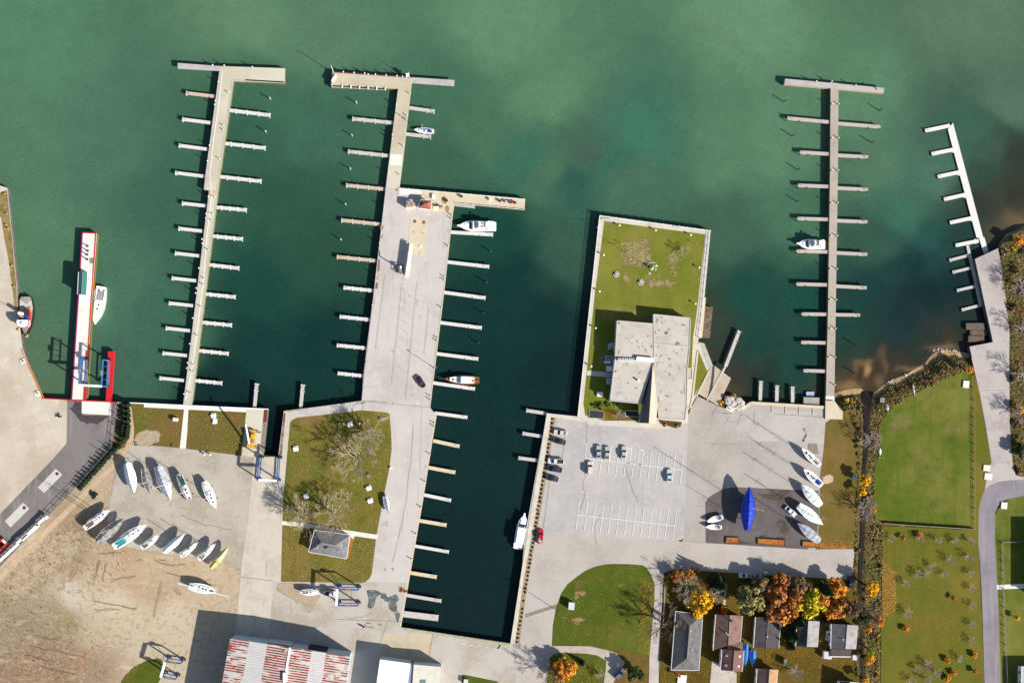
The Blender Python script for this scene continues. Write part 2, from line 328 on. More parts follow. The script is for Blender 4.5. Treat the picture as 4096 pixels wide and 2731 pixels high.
# ---------------------------------------------------------------- water
WL = -2.1
def build_water():
    pts = """100 150 86 130 101;1000 100 98 134 103;2000 100 100 139 106;3000 100 102 140 105;3900 100 92 122 96;100 600 84 124 97;400 600 78 118 93;400 1200 76 116 91;150 1000 88 126 97;500 1500 68 104 85;200 1500 86 116 89
1000 380 64 106 83;1000 520 56 98 76;1150 800 48 88 68;1050 1150 29 72 60;1050 1400 23 60 53;1250 1400 21 56 51;1250 1000 45 82 65;900 1580 19 46 44;1250 500 64 106 83;700 800 62 102 81;680 1300 64 106 85;1300 150 90 126 99
1750 400 70 112 87;1900 520 74 114 87;2200 400 96 134 101;2200 700 78 114 88;2330 600 70 100 81;2500 700 78 114 89;1750 650 62 100 77;2000 900 25 72 60;2050 1100 20 57 51;1950 1250 21 54 49;2000 1500 17 50 47;1950 1800 18 46 45;1850 2200 16 42 42;1900 2450 18 40 41;2250 1000 58 92 75;2200 1300 20 50 49;2200 1500 17 44 45;1080 1750 9 28 27
2900 900 66 100 79;2900 600 88 128 98;3100 600 92 132 101;3200 900 74 117 89;3000 1200 28 74 63;3000 1400 26 68 59;3250 1200 26 76 64;3200 1450 29 70 60;3050 1550 28 54 47;3450 400 92 132 101;3500 700 84 120 94;3500 1000 58 92 76;3550 1200 29 60 56;3420 1280 31 68 59;3650 1150 22 47 47;3750 1000 31 68 63;3750 700 78 114 93;3950 600 64 90 75;4050 700 56 62 50;3990 850 60 60 48;4050 400 84 116 93;3700 1350 40 52 44;3850 1300 33 52 47;3420 1400 47 66 51;2860 1250 53 68 53;2860 1400 50 58 48;2960 1500 46 54 44;3620 1440 52 52 42
3400 1330 26 66 59;3500 1330 24 58 55;3600 1330 26 54 53;3400 1400 32 60 53;3480 1400 36 54 47;3560 1400 36 50 43;3640 1400 38 50 43;3720 1380 40 52 46;3390 1530 80 68 50;3460 1540 80 66 48;3540 1520 74 60 46;3580 1480 60 54 44;3640 1470 62 54 42;3700 1425 64 56 44;3780 1385 72 60 46;3850 1350 38 50 43;4070 900 120 104 76;4000 930 84 78 60;2930 1545 84 70 52
3650 1050 22 52 51;3600 1250 20 48 49;3750 1150 18 44 46;3850 960 34 64 58;3950 850 42 56 47;4040 600 48 58 47;3560 1100 30 68 62;3830 1150 20 46 47;3700 950 40 84 74;3960 700 52 74 60;4080 760 52 52 40;3620 850 62 112 90;3900 560 62 102 84;3480 1180 28 66 60;2450 640 58 106 86;2560 560 66 118 94;2300 740 46 92 78;2100 640 62 112 90"""
    xs = np.concatenate([[-30000, -9000, -3000, -1200, -500], np.arange(-100, 4201, 10), [4600, 5400, 8000, 14000, 34000]])
    ys = np.concatenate([[-30000, -9000, -3000, -1200, -500], np.arange(-100, 2661, 10), [3200, 6000, 12000]])
    X, Y = np.meshgrid(xs, ys); colr = idw(X, Y, pts, 1.95, 46.0)
    Xw = X+5*np.sin(Y/17.0)+3*np.sin(X/9.0+Y/13.0); Yw = Y+5*np.sin(X/15.0)+3*np.sin(Y/8.0-X/11.0)
    for bx, by, rx, ry, am, c in ((3400, 1500, 75, 50, .55, (70, 62, 46)), (3560, 1450, 70, 45, .6, (62, 54, 42)), (3400, 1545, 60, 25, .8, (150, 118, 82)), (3440, 1455, 26, 14, .6, (136, 106, 70)), (3468, 1445, 30, 12, .65, (146, 114, 76)), (3530, 1415, 18, 34, .55, (112, 90, 60)), (3538, 1465, 10, 46, .6, (114, 92, 64)), (3520, 1530, 20, 26, .7, (130, 104, 74)), (3467, 1475, 11, 26, .9, (184, 146, 104)), (3418, 1480, 9, 32, .6, (126, 98, 66)), (3440, 1500, 12, 40, .9, (66, 54, 40)), (3500, 1475, 13, 38, .9, (66, 54, 40)), (3482, 1518, 16, 30, .85, (78, 60, 42)), (3462, 1555, 22, 26, .9, (70, 54, 38)), (3770, 1392, 60, 14, .6, (150, 122, 88)), (3640, 1476, 60, 12, .6, (150, 120, 84))):
        wgt = am*np.exp(-(((Xw-bx)/rx)**2+((Yw-by)/ry)**2)**1.3*1.1); colr = colr*(1-wgt[..., None])+wgt[..., None]*np.array([lin(v) for v in c])/G
    m = mat('harbour_water', (0, 0, 0), rough=.3, spec=.12, attr='Tint', bump=(.9, .12, .12))
    t = m.node_tree; p = t.nodes['Principled BSDF']; old = p.inputs['Base Color'].links[0].from_socket
    src = t.nodes.new('ShaderNodeNewGeometry').outputs['Position']
    for sc, lo, hi, amt in ((.03, .32, .7, (.95, 1.05)), (.16, .3, .7, (.94, 1.06)), ((.22, 1.1, .5), .3, .7, (.95, 1.05)), (2.2, .25, .75, (.82, 1.18))):
        n = t.nodes.new('ShaderNodeTexNoise'); n.inputs['Detail'].default_value = 5
        if isinstance(sc, tuple):
            mp = t.nodes.new('ShaderNodeMapping'); mp.vector_type = 'TEXTURE'; mp.inputs['Rotation'].default_value = (0, 0, sc[2]); mp.inputs['Scale'].default_value = (1/sc[0], 1/sc[1], 1)
            t.links.new(src, mp.inputs[0]); t.links.new(mp.outputs[0], n.inputs['Vector']); n.inputs['Scale'].default_value = 1
        else:
            n.inputs['Scale'].default_value = sc; t.links.new(src, n.inputs['Vector'])
        r = t.nodes.new('ShaderNodeMapRange'); r.inputs[1].default_value = lo; r.inputs[2].default_value = hi
        r.inputs[3].default_value, r.inputs[4].default_value = amt
        t.links.new(n.outputs[0], r.inputs[0])
        x = t.nodes.new('ShaderNodeVectorMath'); x.operation = 'SCALE'
        t.links.new(old, x.inputs[0]); t.links.new(r.outputs[0], x.inputs['Scale']); old = x.outputs[0]
    t.links.new(old, p.inputs['Base Color'])
    gridmesh('water', xs, ys, WL, 'Tint', colr, m)
build_water()

# ---------------------------------------------------------------- land and surfaces
def W(pts, z=0): return [P(x, y, z) for x, y in pts]
def slab(name, pts, z, depth, mats):
    return tag(MB().prism(W(pts, z), z-depth, z, 0, 1).build(name, mats), kind='structure')
LAYER = [0]
def surf(name, pts, m, z=None, soft=None):
    if soft:
        LAYER[0] += 1; z = .002*LAYER[0]; q = np.array(pts, float); st = max(4.0, soft*3); xs = np.arange(q[:, 0].min()-soft*2, q[:, 0].max()+soft*2+st, st); ys = np.arange(q[:, 1].min()-soft*2, q[:, 1].max()+soft*2+st, st)
        X, Y = np.meshgrid(xs, ys); d = np.full(X.shape, 1e9); ins = np.zeros(X.shape, bool)
        for (ax, ay), (bx, by) in zip(q, np.roll(q, -1, 0)):
            t = np.clip(((X-ax)*(bx-ax)+(Y-ay)*(by-ay))/((bx-ax)**2+(by-ay)**2+1e-9), 0, 1); d = np.minimum(d, np.hypot(X-ax-t*(bx-ax), Y-ay-t*(by-ay)))
            ins ^= ((ay > Y) != (by > Y)) & (X < (bx-ax)*(Y-ay)/(by-ay+1e-9)+ax)
        return gridmesh(name, xs, ys, z, 'Mask', np.clip(np.where(ins, d, -d)/soft, -4, 4), softmat(m))
    if z is None: LAYER[0] += 1; z = .002*LAYER[0]
    return tag(MB().sheet(W(pts), z).build(name, m), kind='structure')
def band(name, pts, wpx, m):
    LAYER[0] += 1
    return tag(MB().strip(W(pts), wpx*S, .002*LAYER[0]).build(name, m), kind='structure')

land = [(-6000, 742), (0, 742), (30, 751), (68.6, 1150), (72, 1246), (88, 1373), (92.5, 1399), (169, 1590), (287, 1599.6), (472, 1609), (576, 1612.6), (735, 1620.6), (1073, 1635),
        (1054, 1820), (1113, 1825), (1135, 1645), (1310, 1623), (1446, 1604), (1721, 1628), (1739, 1657), (1747, 1660), (1693, 2000), (1649, 2250), (1603.4, 2508), (2040.5, 2573),
        (2091.5, 2250), (2187.6, 1652), (2310, 1665), (2361, 1200), (2398, 860), (2842.6, 920.4), (2809.6, 1270), (2793.8, 1353), (2792, 1374), (2811, 1376), (2846, 1465.6), (2836, 1484), (2788, 1582),
        (2880, 1624), (2930, 1600), (2990, 1618), (2965.6, 1639), (3004, 1611), (3302, 1629), (3302, 1601.7), (3337, 1603), (3345, 1625), (3390, 1622), (3440, 1620), (3500, 1632), (3575, 1588), (3645, 1560), (3735, 1512), (3775, 1478),
        (3800, 1466), (3850, 1470), (3885, 1465), (4000, 1432), (4036, 1336), (3995, 995), (4031, 948), (4096, 915), (4400, 880), (12000, 880), (12000, 9000), (-6000, 9000)]
slab('ground', land, 0, 6, [scrub_ground, pile_blue])
def slope(name, inner, outer, m, z1=-2.3, z0=-1.8):
    b = MB()
    for (a, c), (d, e) in zip(zip(inner, inner[1:]), zip(outer, outer[1:])):
        b.add([P(*a, z0), P(*c, z0), P(*e, z1), P(*d, z1)], [(0, 1, 2, 3)])
    return tag(b.build(name, m), kind='structure')
IN0 = [(3336, 1627), (3345, 1627), (3390, 1624), (3440, 1622), (3500, 1634), (3575, 1590), (3645, 1562), (3735, 1514), (3775, 1480), (3800, 1468), (3850, 1472), (3892, 1468)]
IN1 = [(3334, 1600), (3340, 1592), (3380, 1580), (3440, 1574), (3500, 1592), (3560, 1547), (3625, 1522), (3712, 1472), (3745, 1434), (3780, 1420), (3850, 1430), (3892, 1432)]
slope('bank', IN0, IN1, scrub_ground, -1.8, .06)
slope('stream_bed', [(3448, 1628), (3468, 1630), (3486, 1630)], [(3446, 1560), (3466, 1560), (3492, 1562)], ditch_water, -2.05, .12)
def zland(x, y):
    d = 1e9
    for (ax, ay), (bx, by) in zip(IN1, IN1[1:]):
        t = max(0, min(1, ((x-ax)*(bx-ax)+(y-ay)*(by-ay))/((bx-ax)**2+(by-ay)**2))); d = min(d, math.hypot(x-ax-t*(bx-ax), y-ay-t*(by-ay)))
    return -1.8*max(0, 1-d/44) if 3330 < x < 3890 and y < 1640 else 0
slope('beach', [(3337, 1600), (3340, 1592), (3380, 1580), (3440, 1574), (3500, 1592), (3560, 1547), (3625, 1522), (3712, 1472), (3745, 1434), (3780, 1420), (3850, 1430), (3890, 1432)],
      [(3333, 1545), (3338, 1543), (3374, 1530), (3443, 1520), (3486, 1545), (3540, 1498), (3600, 1470), (3684, 1424), (3708, 1388), (3761, 1366), (3852, 1378), (3892, 1382)], beach_sand)
slope('bank', [(4000, 1180), (3995, 995), (4031, 948), (4096, 915), (4400, 880), (12000, 880)], [(3985, 1180), (3984, 985), (4012, 922), (4088, 884), (4398, 846), (12000, 840)], beach_sand)
slope('shore', [(2880, 1624), (2930, 1600), (2990, 1618)], [(2925, 1498), (2955, 1555), (3003, 1603)], beach_sand)

dirt_pts = """610 2281 202 179 146;503 2220 188 161 128;732 2311 202 177 146;854 2341 209 187 156;457 2433 219 205 177;686 2433 217 201 173;305 2357 216 203 182;381 2524 203 185 156;533 2555 209 193 165;670 2540 211 195 167;152 2433 173 151 125;76 2524 161 141 115;229 2585 159 134 111;152 2677 160 130 104;381 2677 165 141 117;30 2402 165 149 118;244 2463 164 149 112;76 2341 203 185 159;183 2296 189 167 138;305 2220 177 153 120;381 2159 193 169 138;366 2021 189 165 136;411 1976 197 177 150;320 2082 170 143 110;91 2220 213 189 160;442 2296 207 183 150;716 2677 211 195 169;854 2418 203 183 154;330 2640 171 132 101;300 2700 156 128 102;500 2480 213 197 168;560 2360 200 175 141;640 2360 196 171 137;900 2300 203 183 154;900 2600 205 189 163;0 2731 156 128 104"""
xs, ys = np.arange(-900, 1065, 15.0), np.concatenate([np.arange(1790, 2800, 12.0), [3200, 5000]])
LAYER[0] += 1; gridmesh('dirt_yard', xs, ys, .002*LAYER[0], 'Tint', idw(*np.meshgrid(xs, ys), dirt_pts, 1.9, 26.0), dirt)
surf('sand_bank', [(-6000, 742), (0, 743), (30, 752), (68.6, 1150), (72, 1246), (88, 1373), (92.5, 1399), (169, 1590), (269, 1601), (266, 1773), (204, 1843), (0, 2055), (-900, 2955), (-6000, 8000)], sand)
surf('grass_verge', [(-40, 780), (28, 762), (50, 980), (66, 1150), (70, 1240), (60, 1240), (46, 1130), (34, 1040), (18, 960), (4, 870), (-40, 850)], mat('verge_scrub', A(156, 136, 84), [(A(126, 108, 58), .3, .42, .66), (A(190, 170, 130), .6, .52, .72), (A(100, 80, 50), 1.6, .6, .78)]))
surf('weed_patch', C(0, 1950, .3188, (0, 1130), (150, 1150), (420, 830), (560, 720), (700, 560), (880, 430), (1000, 430), (1050, 530), (1190, 640), (1180, 760), (1000, 830), (860, 960), (700, 1010), (620, 1180), (420, 1260), (280, 1400), (0, 1560)), weeds, soft=34)
surf('grass_patch', C(0, 2300, .3401, (1430, 1220), (1560, 1090), (1700, 1010), (1890, 960), (1920, 1100), (1860, 1267), (1800, 1500), (1400, 1500)), grass_d, soft=6)
surf('boat_yard', [(530, 1755), (719, 1760), (965, 1790), (1050, 1800), (1040, 2060), (1000, 2318), (930, 2262), (890, 2242), (640, 2212), (392, 2172), (428, 2090), (432, 2023), (461, 1908), (484, 1840)], yard_con, soft=16)
surf('access_road', [(269, 1603), (472, 1609.5), (450, 1786), (303, 1950), (0, 2264), (-900, 3170), (-900, 2955), (0, 2055), (204, 1843), (266, 1773)], asphalt)
surf('wet_patch', [(298, 1606), (327, 1607), (327, 1658), (344, 1661.6), (433.6, 1661.6), (428, 1672), (418, 1676), (410, 1684), (395, 1688), (392, 1700), (372, 1691), (360, 1690), (344, 1695), (336, 1684), (326, 1688), (312, 1673), (303, 1660), (293, 1649), (285, 1638), (274, 1636), (284, 1630), (293, 1626.5)], wet, soft=2)
surf('launch_pad', [(327.7, 1604), (444, 1608.5), (443, 1660), (326.8, 1653.6)], bright_con)
for q in ([(223, 1873.6), (250, 1897.5), (177, 1970.8), (151.4, 1948.5)], [(92.5, 2009), (118, 2033), (43, 2108), (19, 2084)]):
    surf('concrete_pad', q, mat('pad_concrete', A(226, 222, 212), [(A(206, 200, 190), .5, .45, .7)]))
LAYER[0] += 1
for q in C(0, 1550, .3188, (715, 1078), (302, 1505)): tag(MB().sheet([P(*q)+Vector((1.0*.6*math.cos(i*.63), .6*math.sin(i*.63), 0)) for i in range(10)], .002*LAYER[0]).build('manhole_cover', steel_dark), kind='structure')
band('gravel_path', [(519, 1618), (524, 1660), (529, 1705), (522, 1760), (505, 1805), (470, 1845), (330, 1985), (160, 2150), (0, 2310), (-300, 2620)], 22, gravel)
surf('lawn', [(521.5, 1613), (575.7, 1614), (575.7, 1628.6), (735, 1636.6), (719, 1792), (640, 1784), (560, 1779), (536, 1783), (536, 1713), (528, 1643)], grass_left)
surf('lawn', [(754, 1638), (986, 1648), (966.5, 1822), (741.6, 1794)], grass_left)
surf('bare_patch', C(480, 1560, .319, (180, 560), (330, 490), (520, 520), (480, 580), (500, 690), (250, 690), (170, 690)), stain, soft=10)
surf('quay_walk', [(575.7, 1613), (987, 1632), (984.5, 1648), (754, 1638), (735, 1637), (575.7, 1628.6)], bright_con)
surf('footpath', [(737, 1630), (754, 1632), (749, 1730), (743, 1794), (719, 1792)], bright_con)
surf('slip_apron', [(987, 1631.5), (1073, 1635.5), (1054, 1821), (1019, 1827), (966.5, 1822)], pier_con)
surf('rusty_edge', [(1056, 1637), (1072, 1637), (1067, 1688), (1051, 1688)], rust)
surf('grey_edge', [(1051, 1688), (1067, 1688), (1054, 1820), (1040, 1800)], damp)
surf('slab_road', [(1113, 1826), (1135, 1646), (1163, 1646), (1160, 1690), (1132, 2000), (1124, 2325), (1095, 2323), (1074, 2547), (1060, 2900), (925, 2900), (942, 2526), (967, 2250), (993, 2060), (1017, 1827)], slab_con)
surf('rusty_edge', [(1135, 1652), (1142, 1652), (1128, 1825), (1115, 1825)], mat('stained_edge', A(168, 148, 140), [(A(128, 96, 84), .6, .45, .66)]))
surf('rusty_edge', [(1136, 1652), (1143, 1652), (1138, 1690), (1131, 1690)], rust)
surf('service_apron', [(1095, 2323), (1124, 2325), (1449, 2330), (1477, 2318), (1630, 2320), (1603.4, 2507), (2040.5, 2573), (2100, 2573), (2187, 2573), (2170, 2900), (1060, 2900), (1074, 2547)], apron_con)
surf('concrete_apron', [(1532, 2531), (1735, 2531), (1718, 2660), (1560, 2660), (1518, 2570)], mat('warm_apron', A(218, 202, 174), [(A(204, 188, 162), .2, .42, .68)]))
surf('bare_patch', C(2250, 820, .287, (860, 450), (1100, 430), (1250, 560), (1300, 760), (1180, 860), (960, 850), (800, 800), (920, 640)), mat('tan_turf', A(176, 156, 112), [(A(150, 138, 84), .8, .42, .66)]), soft=24) if 0 else None
surf('main_road', [(1446, 1605), (1720, 1629), (1746, 1661), (1692.5, 2000), (1648.5, 2250), (1634, 2330), (1477, 2325), (1450, 2330), (1487, 2294), (1506, 2141), (1540, 1960), (1567, 1797), (1559, 1656), (1530, 1647), (1444, 1640), (1310, 1657), (1188, 1669), (1161, 1688), (1163, 1645), (1310, 1624)], concrete)
surf('lawn', [(1160.6, 1688), (1172, 1677), (1188, 1669), (1310, 1657.6), (1444, 1640.4), (1530, 1647), (1552, 1650), (1559, 1658), (1565, 1740), (1567, 1797), (1556, 1880), (1540, 1960), (1506, 2141), (1487, 2294), (1477, 2313), (1462, 2326), (1449, 2330), (1124, 2325), (1132, 2000)], grass_mid)
surf('footpath', [(1129, 2083), (1211, 2089), (1372, 2117), (1511, 2138), (1507.7, 2155.7), (1418, 2143), (1414, 2160), (1402, 2160), (1398, 2141), (1200, 2106), (1127, 2098)], bright_con)
surf('planting_bed', C(1050, 1950, .319, (560, 760), (600, 830), (760, 840), (1000, 880), (1040, 905), (1085, 870), (1110, 800), (1145, 650), (1090, 600), (600, 500)), leaf_litter)
surf('damp_stain', C(1050, 1950, .319, (180, 1200), (420, 1190), (730, 1350), (690, 1420), (640, 1480), (600, 1560), (540, 1530), (520, 1450), (420, 1440), (380, 1390), (250, 1330), (180, 1290)), stain, soft=6)
surf('damp_stain', C(1050, 1950, .319, (1300, 1285), (1360, 1275), (1440, 1290), (1500, 1320), (1540, 1310), (1570, 1380), (1640, 1340), (1700, 1340), (1690, 1380), (1720, 1410), (1640, 1450), (1680, 1480), (1690, 1560), (1650, 1560), (1600, 1530), (1580, 1480), (1610, 1440), (1540, 1430), (1460, 1340), (1430, 1350), (1400, 1480), (1360, 1520), (1320, 1490), (1330, 1380)), damp_green, soft=4)
surf('damp_stain', C(1350, 2250, .3401, (660, 580), (730, 580), (740, 620), (720, 660), (750, 740), (700, 690), (690, 640)), damp_green, soft=4)
surf('quay_edge', [(1747, 1660), (1740, 1660), (1692, 1960), (1642, 2250), (1597, 2508), (1604, 2508), (1649, 2250)], tan_con)
surf('quay_edge', [(1597, 2506), (2040, 2572), (2040, 2582), (1600, 2516)], mat('mossy_edge', A(182, 180, 140), [(A(214, 204, 180), .6, .45, .7)]))
# east side
surf('parking_lot', [(2187, 1652), (2310, 1665), (2361, 1700), (2560, 1700), (2660, 1715), (2752, 1690), (2752, 1660), (2790, 1600), (2745, 2150), (2706, 2162), (2160, 2140), (2100, 2140)], lot_con)
surf('boat_lot', [(2752, 1690), (2760, 1640), (2790, 1584), (2880, 1626), (2930, 1640), (2965.6, 1639.5), (3004, 1612), (3302, 1630), (3325, 1675), (3305, 1750), (3294, 1800), (3280, 1900), (3276, 2100), (3262, 2200), (2720, 2175), (2736, 2150)], lot2_con)
surf('road', [(2060, 2560), (2100, 2140), (2160, 2138), (2706, 2160), (2730, 2168), (3262, 2196), (3420, 2195), (3405, 2320), (2660, 2300), (2652, 2390), (2617, 2400), (2619, 2335), (2593, 2280), (2570, 2259), (2456, 2254), (2378, 2265), (2307, 2306), (2244, 2372), (2211, 2502), (2207, 2576), (2207, 2580), (2185, 2731), (2170, 2900), (2060, 2900)], road_con)
surf('dark_patch', C(2100, 2150, .3706, (0, 820), (360, 705), (350, 750), (0, 860)), damp)
surf('asphalt_patch', [(2821, 2008.6), (2834, 1990), (2851, 1977), (2896, 1953), (2945.5, 1947), (3170, 1957.8), (3275, 1961), (3275, 2085.8), (3261, 2166), (3230, 2196), (3205, 2194.5), (2822.7, 2170)], dark_asphalt)
surf('paving_patch', C(2700, 1700, .3507, (705, 175), (700, 90), (720, 0), (1010, -180), (1020, -200), (1480, -160), (1730, -130), (1780, -60), (1710, 210)), mat('pale_lot', A(206, 198, 190), [(A(192, 182, 174), .1, .42, .66), (A(214, 207, 200), 1, .5, .76)]))
surf('paving_patch', C(2700, 1700, .3507, (1520, 205), (1620, 210), (1640, 330), (1560, 320), (1510, 270)), damp, soft=2)
surf('wet_patch', C(2700, 1700, .3507, (940, 780), (1150, 790), (1220, 740), (1340, 740), (1230, 800), (1240, 850), (1130, 850), (980, 820)), mat('dark_stain', A(84, 74, 66), [(A(112, 98, 84), .8, .45, .7)]), soft=4)
surf('wet_patch', C(2700, 1700, .3507, (1150, 1140), (1200, 1070), (1260, 1100), (1310, 1180), (1270, 1240), (1230, 1240), (1190, 1160)), MATS['dark_stain'], soft=4)
surf('wet_patch', C(2700, 1700, .3507, (930, 1290), (990, 1245), (1060, 1270), (1120, 1290), (1200, 1270), (1270, 1280), (1250, 1310)), MATS['dark_stain'], soft=4)
surf('wet_patch', C(2700, 1700, .3507, (560, 1330), (580, 1260), (730, 1280), (740, 1300), (830, 1340), (960, 1360), (900, 1370), (740, 1350)), MATS['dark_stain'], soft=4)
surf('wet_patch', C(2700, 1700, .3507, (1460, 30), (1490, 30), (1500, 110), (1480, 190), (1450, 190), (1470, 120)), MATS['dark_stain'], soft=4)
surf('verge', [(3302, 1690), (3325, 1675), (3340, 1640), (3370, 1632), (3430, 1640), (3448, 1800), (3442, 2000), (3425, 2195), (3262, 2196), (3276, 2100), (3280, 1900), (3294, 1800)], grass_strip)
surf('sandy_spot', C(2700, 1700, .3507, (1690, 590), (1780, 555), (1810, 590), (1800, 650), (1740, 670), (1680, 660)), gravel, soft=4)
surf('leaf_strip', C(3100, 1750, .3188, (340, 1300), (540, 1310), (740, 1330), (960, 1380), (960, 1400), (560, 1380), (340, 1370)), leaf_litter, soft=6)
surf('lawn', [(2207.5, 2576), (2211, 2502), (2224, 2430), (2244.5, 2372), (2270, 2335), (2307.5, 2305.7), (2340, 2282), (2378, 2265), (2420, 2256), (2456, 2253.8), (2520, 2255), (2570.7, 2259.3), (2585, 2268), (2593, 2279.7), (2608, 2306), (2619, 2335), (2617, 2409), (2598.5, 2620.7), (2520, 2612), (2456, 2600), (2400, 2588), (2359.4, 2580)], grass_d)
for q in (((600, 600), 75, 35), ((1035, 525), 50, 38), ((580, 905), 105, 45), ((560, 640), 50, 30)):
    pts = C(2100, 2150, .3706, *[(q[0][0]+q[1]*math.cos(i*.52)*random.uniform(.8, 1.15), q[0][1]+q[2]*math.sin(i*.52)*random.uniform(.8, 1.15)) for i in range(12)])
    surf('bare_patch', pts, mat('thin_grass', A(162, 136, 88), [(A(126, 112, 58), .9, .45, .68)]), soft=10)
surf('driveway', [(2617, 2405), (2652, 2385), (2640, 2500), (2630, 2900), (2590, 2900), (2598, 2620)], mat('drive_concrete', A(212, 202, 192), [(A(196, 186, 176), .3, .42, .7)]))
surf('house_shadow_patch', [(2640, 2520), (2690, 2510), (2686, 2660), (2684, 2680), (2633, 2680)], mat('painted_house_shade', A(128, 122, 122), [(A(112, 106, 106), .4, .42, .7)]))  # the bungalow's cast shadow, painted as a dark patch on the ground
surf('gravel_drive', [(2207, 2581), (2360, 2583), (2420, 2596), (2456, 2606), (2490, 2630), (2500, 2650), (2475, 2690), (2452, 2731), (2445, 2900), (2405, 2900), (2415, 2731), (2422, 2680), (2425, 2640), (2390, 2620), (2345, 2612), (2240, 2608), (2215, 2615), (2200, 2628)], mat('gravel_drive_surface', A(206, 194, 178), [(A(188, 174, 158), .4, .42, .7)]))
surf('lawn', [(2200, 2628), (2215, 2616), (2240, 2609), (2345, 2613), (2390, 2621), (2424, 2641), (2421, 2680), (2414, 2731), (2404, 2900), (2170, 2900)], grass_d)
surf('lawn', [(2457, 2602), (2598, 2621), (2591, 2731), (2590, 2900), (2446, 2900), (2453, 2731), (2476, 2690), (2501, 2650)], grass('brown_lawn', (120, 96, 48), (150, 116, 74), (92, 90, 34), (168, 132, 86)))
surf('yard', [(2655, 2290), (2700, 2275), (3405, 2318), (3440, 2400), (3436, 2900), (2632, 2900), (2645, 2500)], grass_yard)
for q in (((2742, 2350), (2748, 2370), (2740, 2415), (2730, 2415)), ((2900, 2350), (2907, 2350), (2901, 2425), (2890, 2425)), ((2848, 2640), (2882, 2655), (2946, 2690), (2944, 2900), (2826, 2900))):
    surf('footpath', q, MATS['drive_concrete'])
surf('small_lawn', [(1850, 2695.6), (1991, 2724), (1991, 2900), (1835, 2900)], grass_d)
# club point
surf('promenade', [(2310, 1664), (2361, 1200), (2398, 860.5), (2842, 920.8), (2809.6, 1270), (2793.8, 1353), (2792, 1374), (2800, 1376), (2835, 1484), (2787, 1582), (2752, 1640), (2752, 1690), (2660, 1715), (2361, 1700)], mat('promenade_concrete', A(226, 218, 204), [(A(208, 198, 182), .2, .45, .7), (A(236, 230, 218), 1, .5, .78)]))
surf('lawn', [(2416.5, 884.6), (2821, 937.7), (2800, 1130), (2787, 1250), (2772, 1350), (2766, 1475), (2745, 1476), (2740, 1600), (2560, 1682), (2416, 1682), (2340, 1660), (2333, 1614), (2376, 1200)], grass_club)
for q in (((860, 450), (1100, 430), (1250, 560), (1300, 760), (1180, 860), (960, 850), (800, 800), (920, 640)), ((1480, 680), (1640, 620), (1700, 800), (1680, 940), (1540, 980), (1450, 860)), ((800, 1050), (900, 930), (980, 1000), (960, 1110), (840, 1120)), ((1150, 1050), (1420, 1000), (1600, 1100), (1480, 1170), (1200, 1140))):
    surf('bare_patch', C(2250, 820, .287, *q), mat('tan_turf', A(176, 154, 112), [(A(140, 130, 72), .7, .42, .66), (A(120, 120, 50), 1.6, .5, .66)]), soft=26)
surf('grass_triangle', [(2790.5, 1395.6), (2832, 1491.8), (2774, 1584.7)], grass_club)
surf('footpath', [(2349.5, 1482), (2445.6, 1490), (2442, 1510), (2346, 1500)], MATS['promenade_concrete'])
surf('planting_bed', C(2250, 1200, .3316, (510, 1330), (920, 1330), (920, 1450), (510, 1455)), grass('bed_grass', (120, 104, 40), (150, 110, 44), (96, 96, 34), (190, 140, 60)))
surf('planting_bed', C(2250, 1200, .3316, (1150, 1440), (1440, 1470), (1420, 1530), (1330, 1535), (1180, 1490)), mat('bed_soil', A(84, 66, 36), [(A(150, 100, 48), .9, .5, .7)]))
surf('concrete_band', [(2187, 1652), (2310, 1665), (2340, 1690), (2305, 1682), (2218, 1668), (2211, 1700), (2160, 2030), (2100, 2380), (2062, 2574), (2041, 2573), (2091, 2250)], mat('quay_cap', A(232, 224, 206), [(A(214, 204, 186), .4, .45, .7)]))
surf('planting_bed', [(2203, 1668), (2222, 1670), (2213, 1730), (2165, 2030), (2110, 2330), (2078, 2575), (2059, 2575), (2092, 2330), (2146, 2030), (2196, 1730)], mat('tan_mulch', A(182, 158, 124), [(A(150, 124, 92), .8, .45, .7), (A(206, 186, 154), 2, .55, .78)]))
# right side
surf('field', [(3556, 1640.8), (3590, 1610), (3632.6, 1587), (3728, 1537.5), (3854.5, 1484), (3890, 1500), (3893, 1556.6), (3895, 1950), (3895, 2112), (3500, 2085), (3495, 1950), (3499, 1866.5), (3525.5, 1790), (3514, 1752), (3518, 1694)], grass_field)
surf('field', [(3530, 2102), (3895, 2119), (3912, 2169), (3920, 2300), (3937, 2731), (3940, 3000), (3522, 3000), (3522, 2731), (3526, 2340), (3530, 2200)], grass_field2)
surf('verge', [(3895, 1490), (3912, 1540), (3965, 1847), (3938, 1955), (3914, 2041), (3912, 2169), (3895, 2119)], grass_field2)
surf('lawn', [(4096, 1980), (4033, 1993), (3995, 2030), (3979, 2060), (3979, 2169), (3989, 2350), (4002, 2731), (4002, 3000), (12000, 3000), (12000, 1980)], grass_field)
surf('jetty_road', [(3885, 1430), (4036, 1400), (4038, 1694), (4050, 1859), (4062, 1900), (4160, 1922), (4160, 1960), (3990, 1940), (3938, 1960), (3948, 1900), (3965.5, 1847), (3944, 1715), (3919.6, 1579.6)], mat('jetty_surface', A(204, 193, 186), [(A(184, 172, 168), .08, .42, .66), (A(214, 205, 198), .8, .5, .76), (A(160, 148, 144), .25, .62, .78)]))
surf('loop_road', [(4400, 1905), (4096, 1917), (4040, 1919), (3992, 1926.5), (3960, 1938), (3938, 1957), (3922, 2000), (3914, 2041), (3912, 2169), (3919, 2250), (3925, 2350), (3937.7, 2731), (3945, 3000), (4010, 3000), (4002, 2731), (3989, 2350), (3979, 2169), (3979, 2054), (3990, 2025), (4010, 2003), (4033.6, 1993.5), (4096, 1980.7), (4400, 1965)], loop_asphalt)
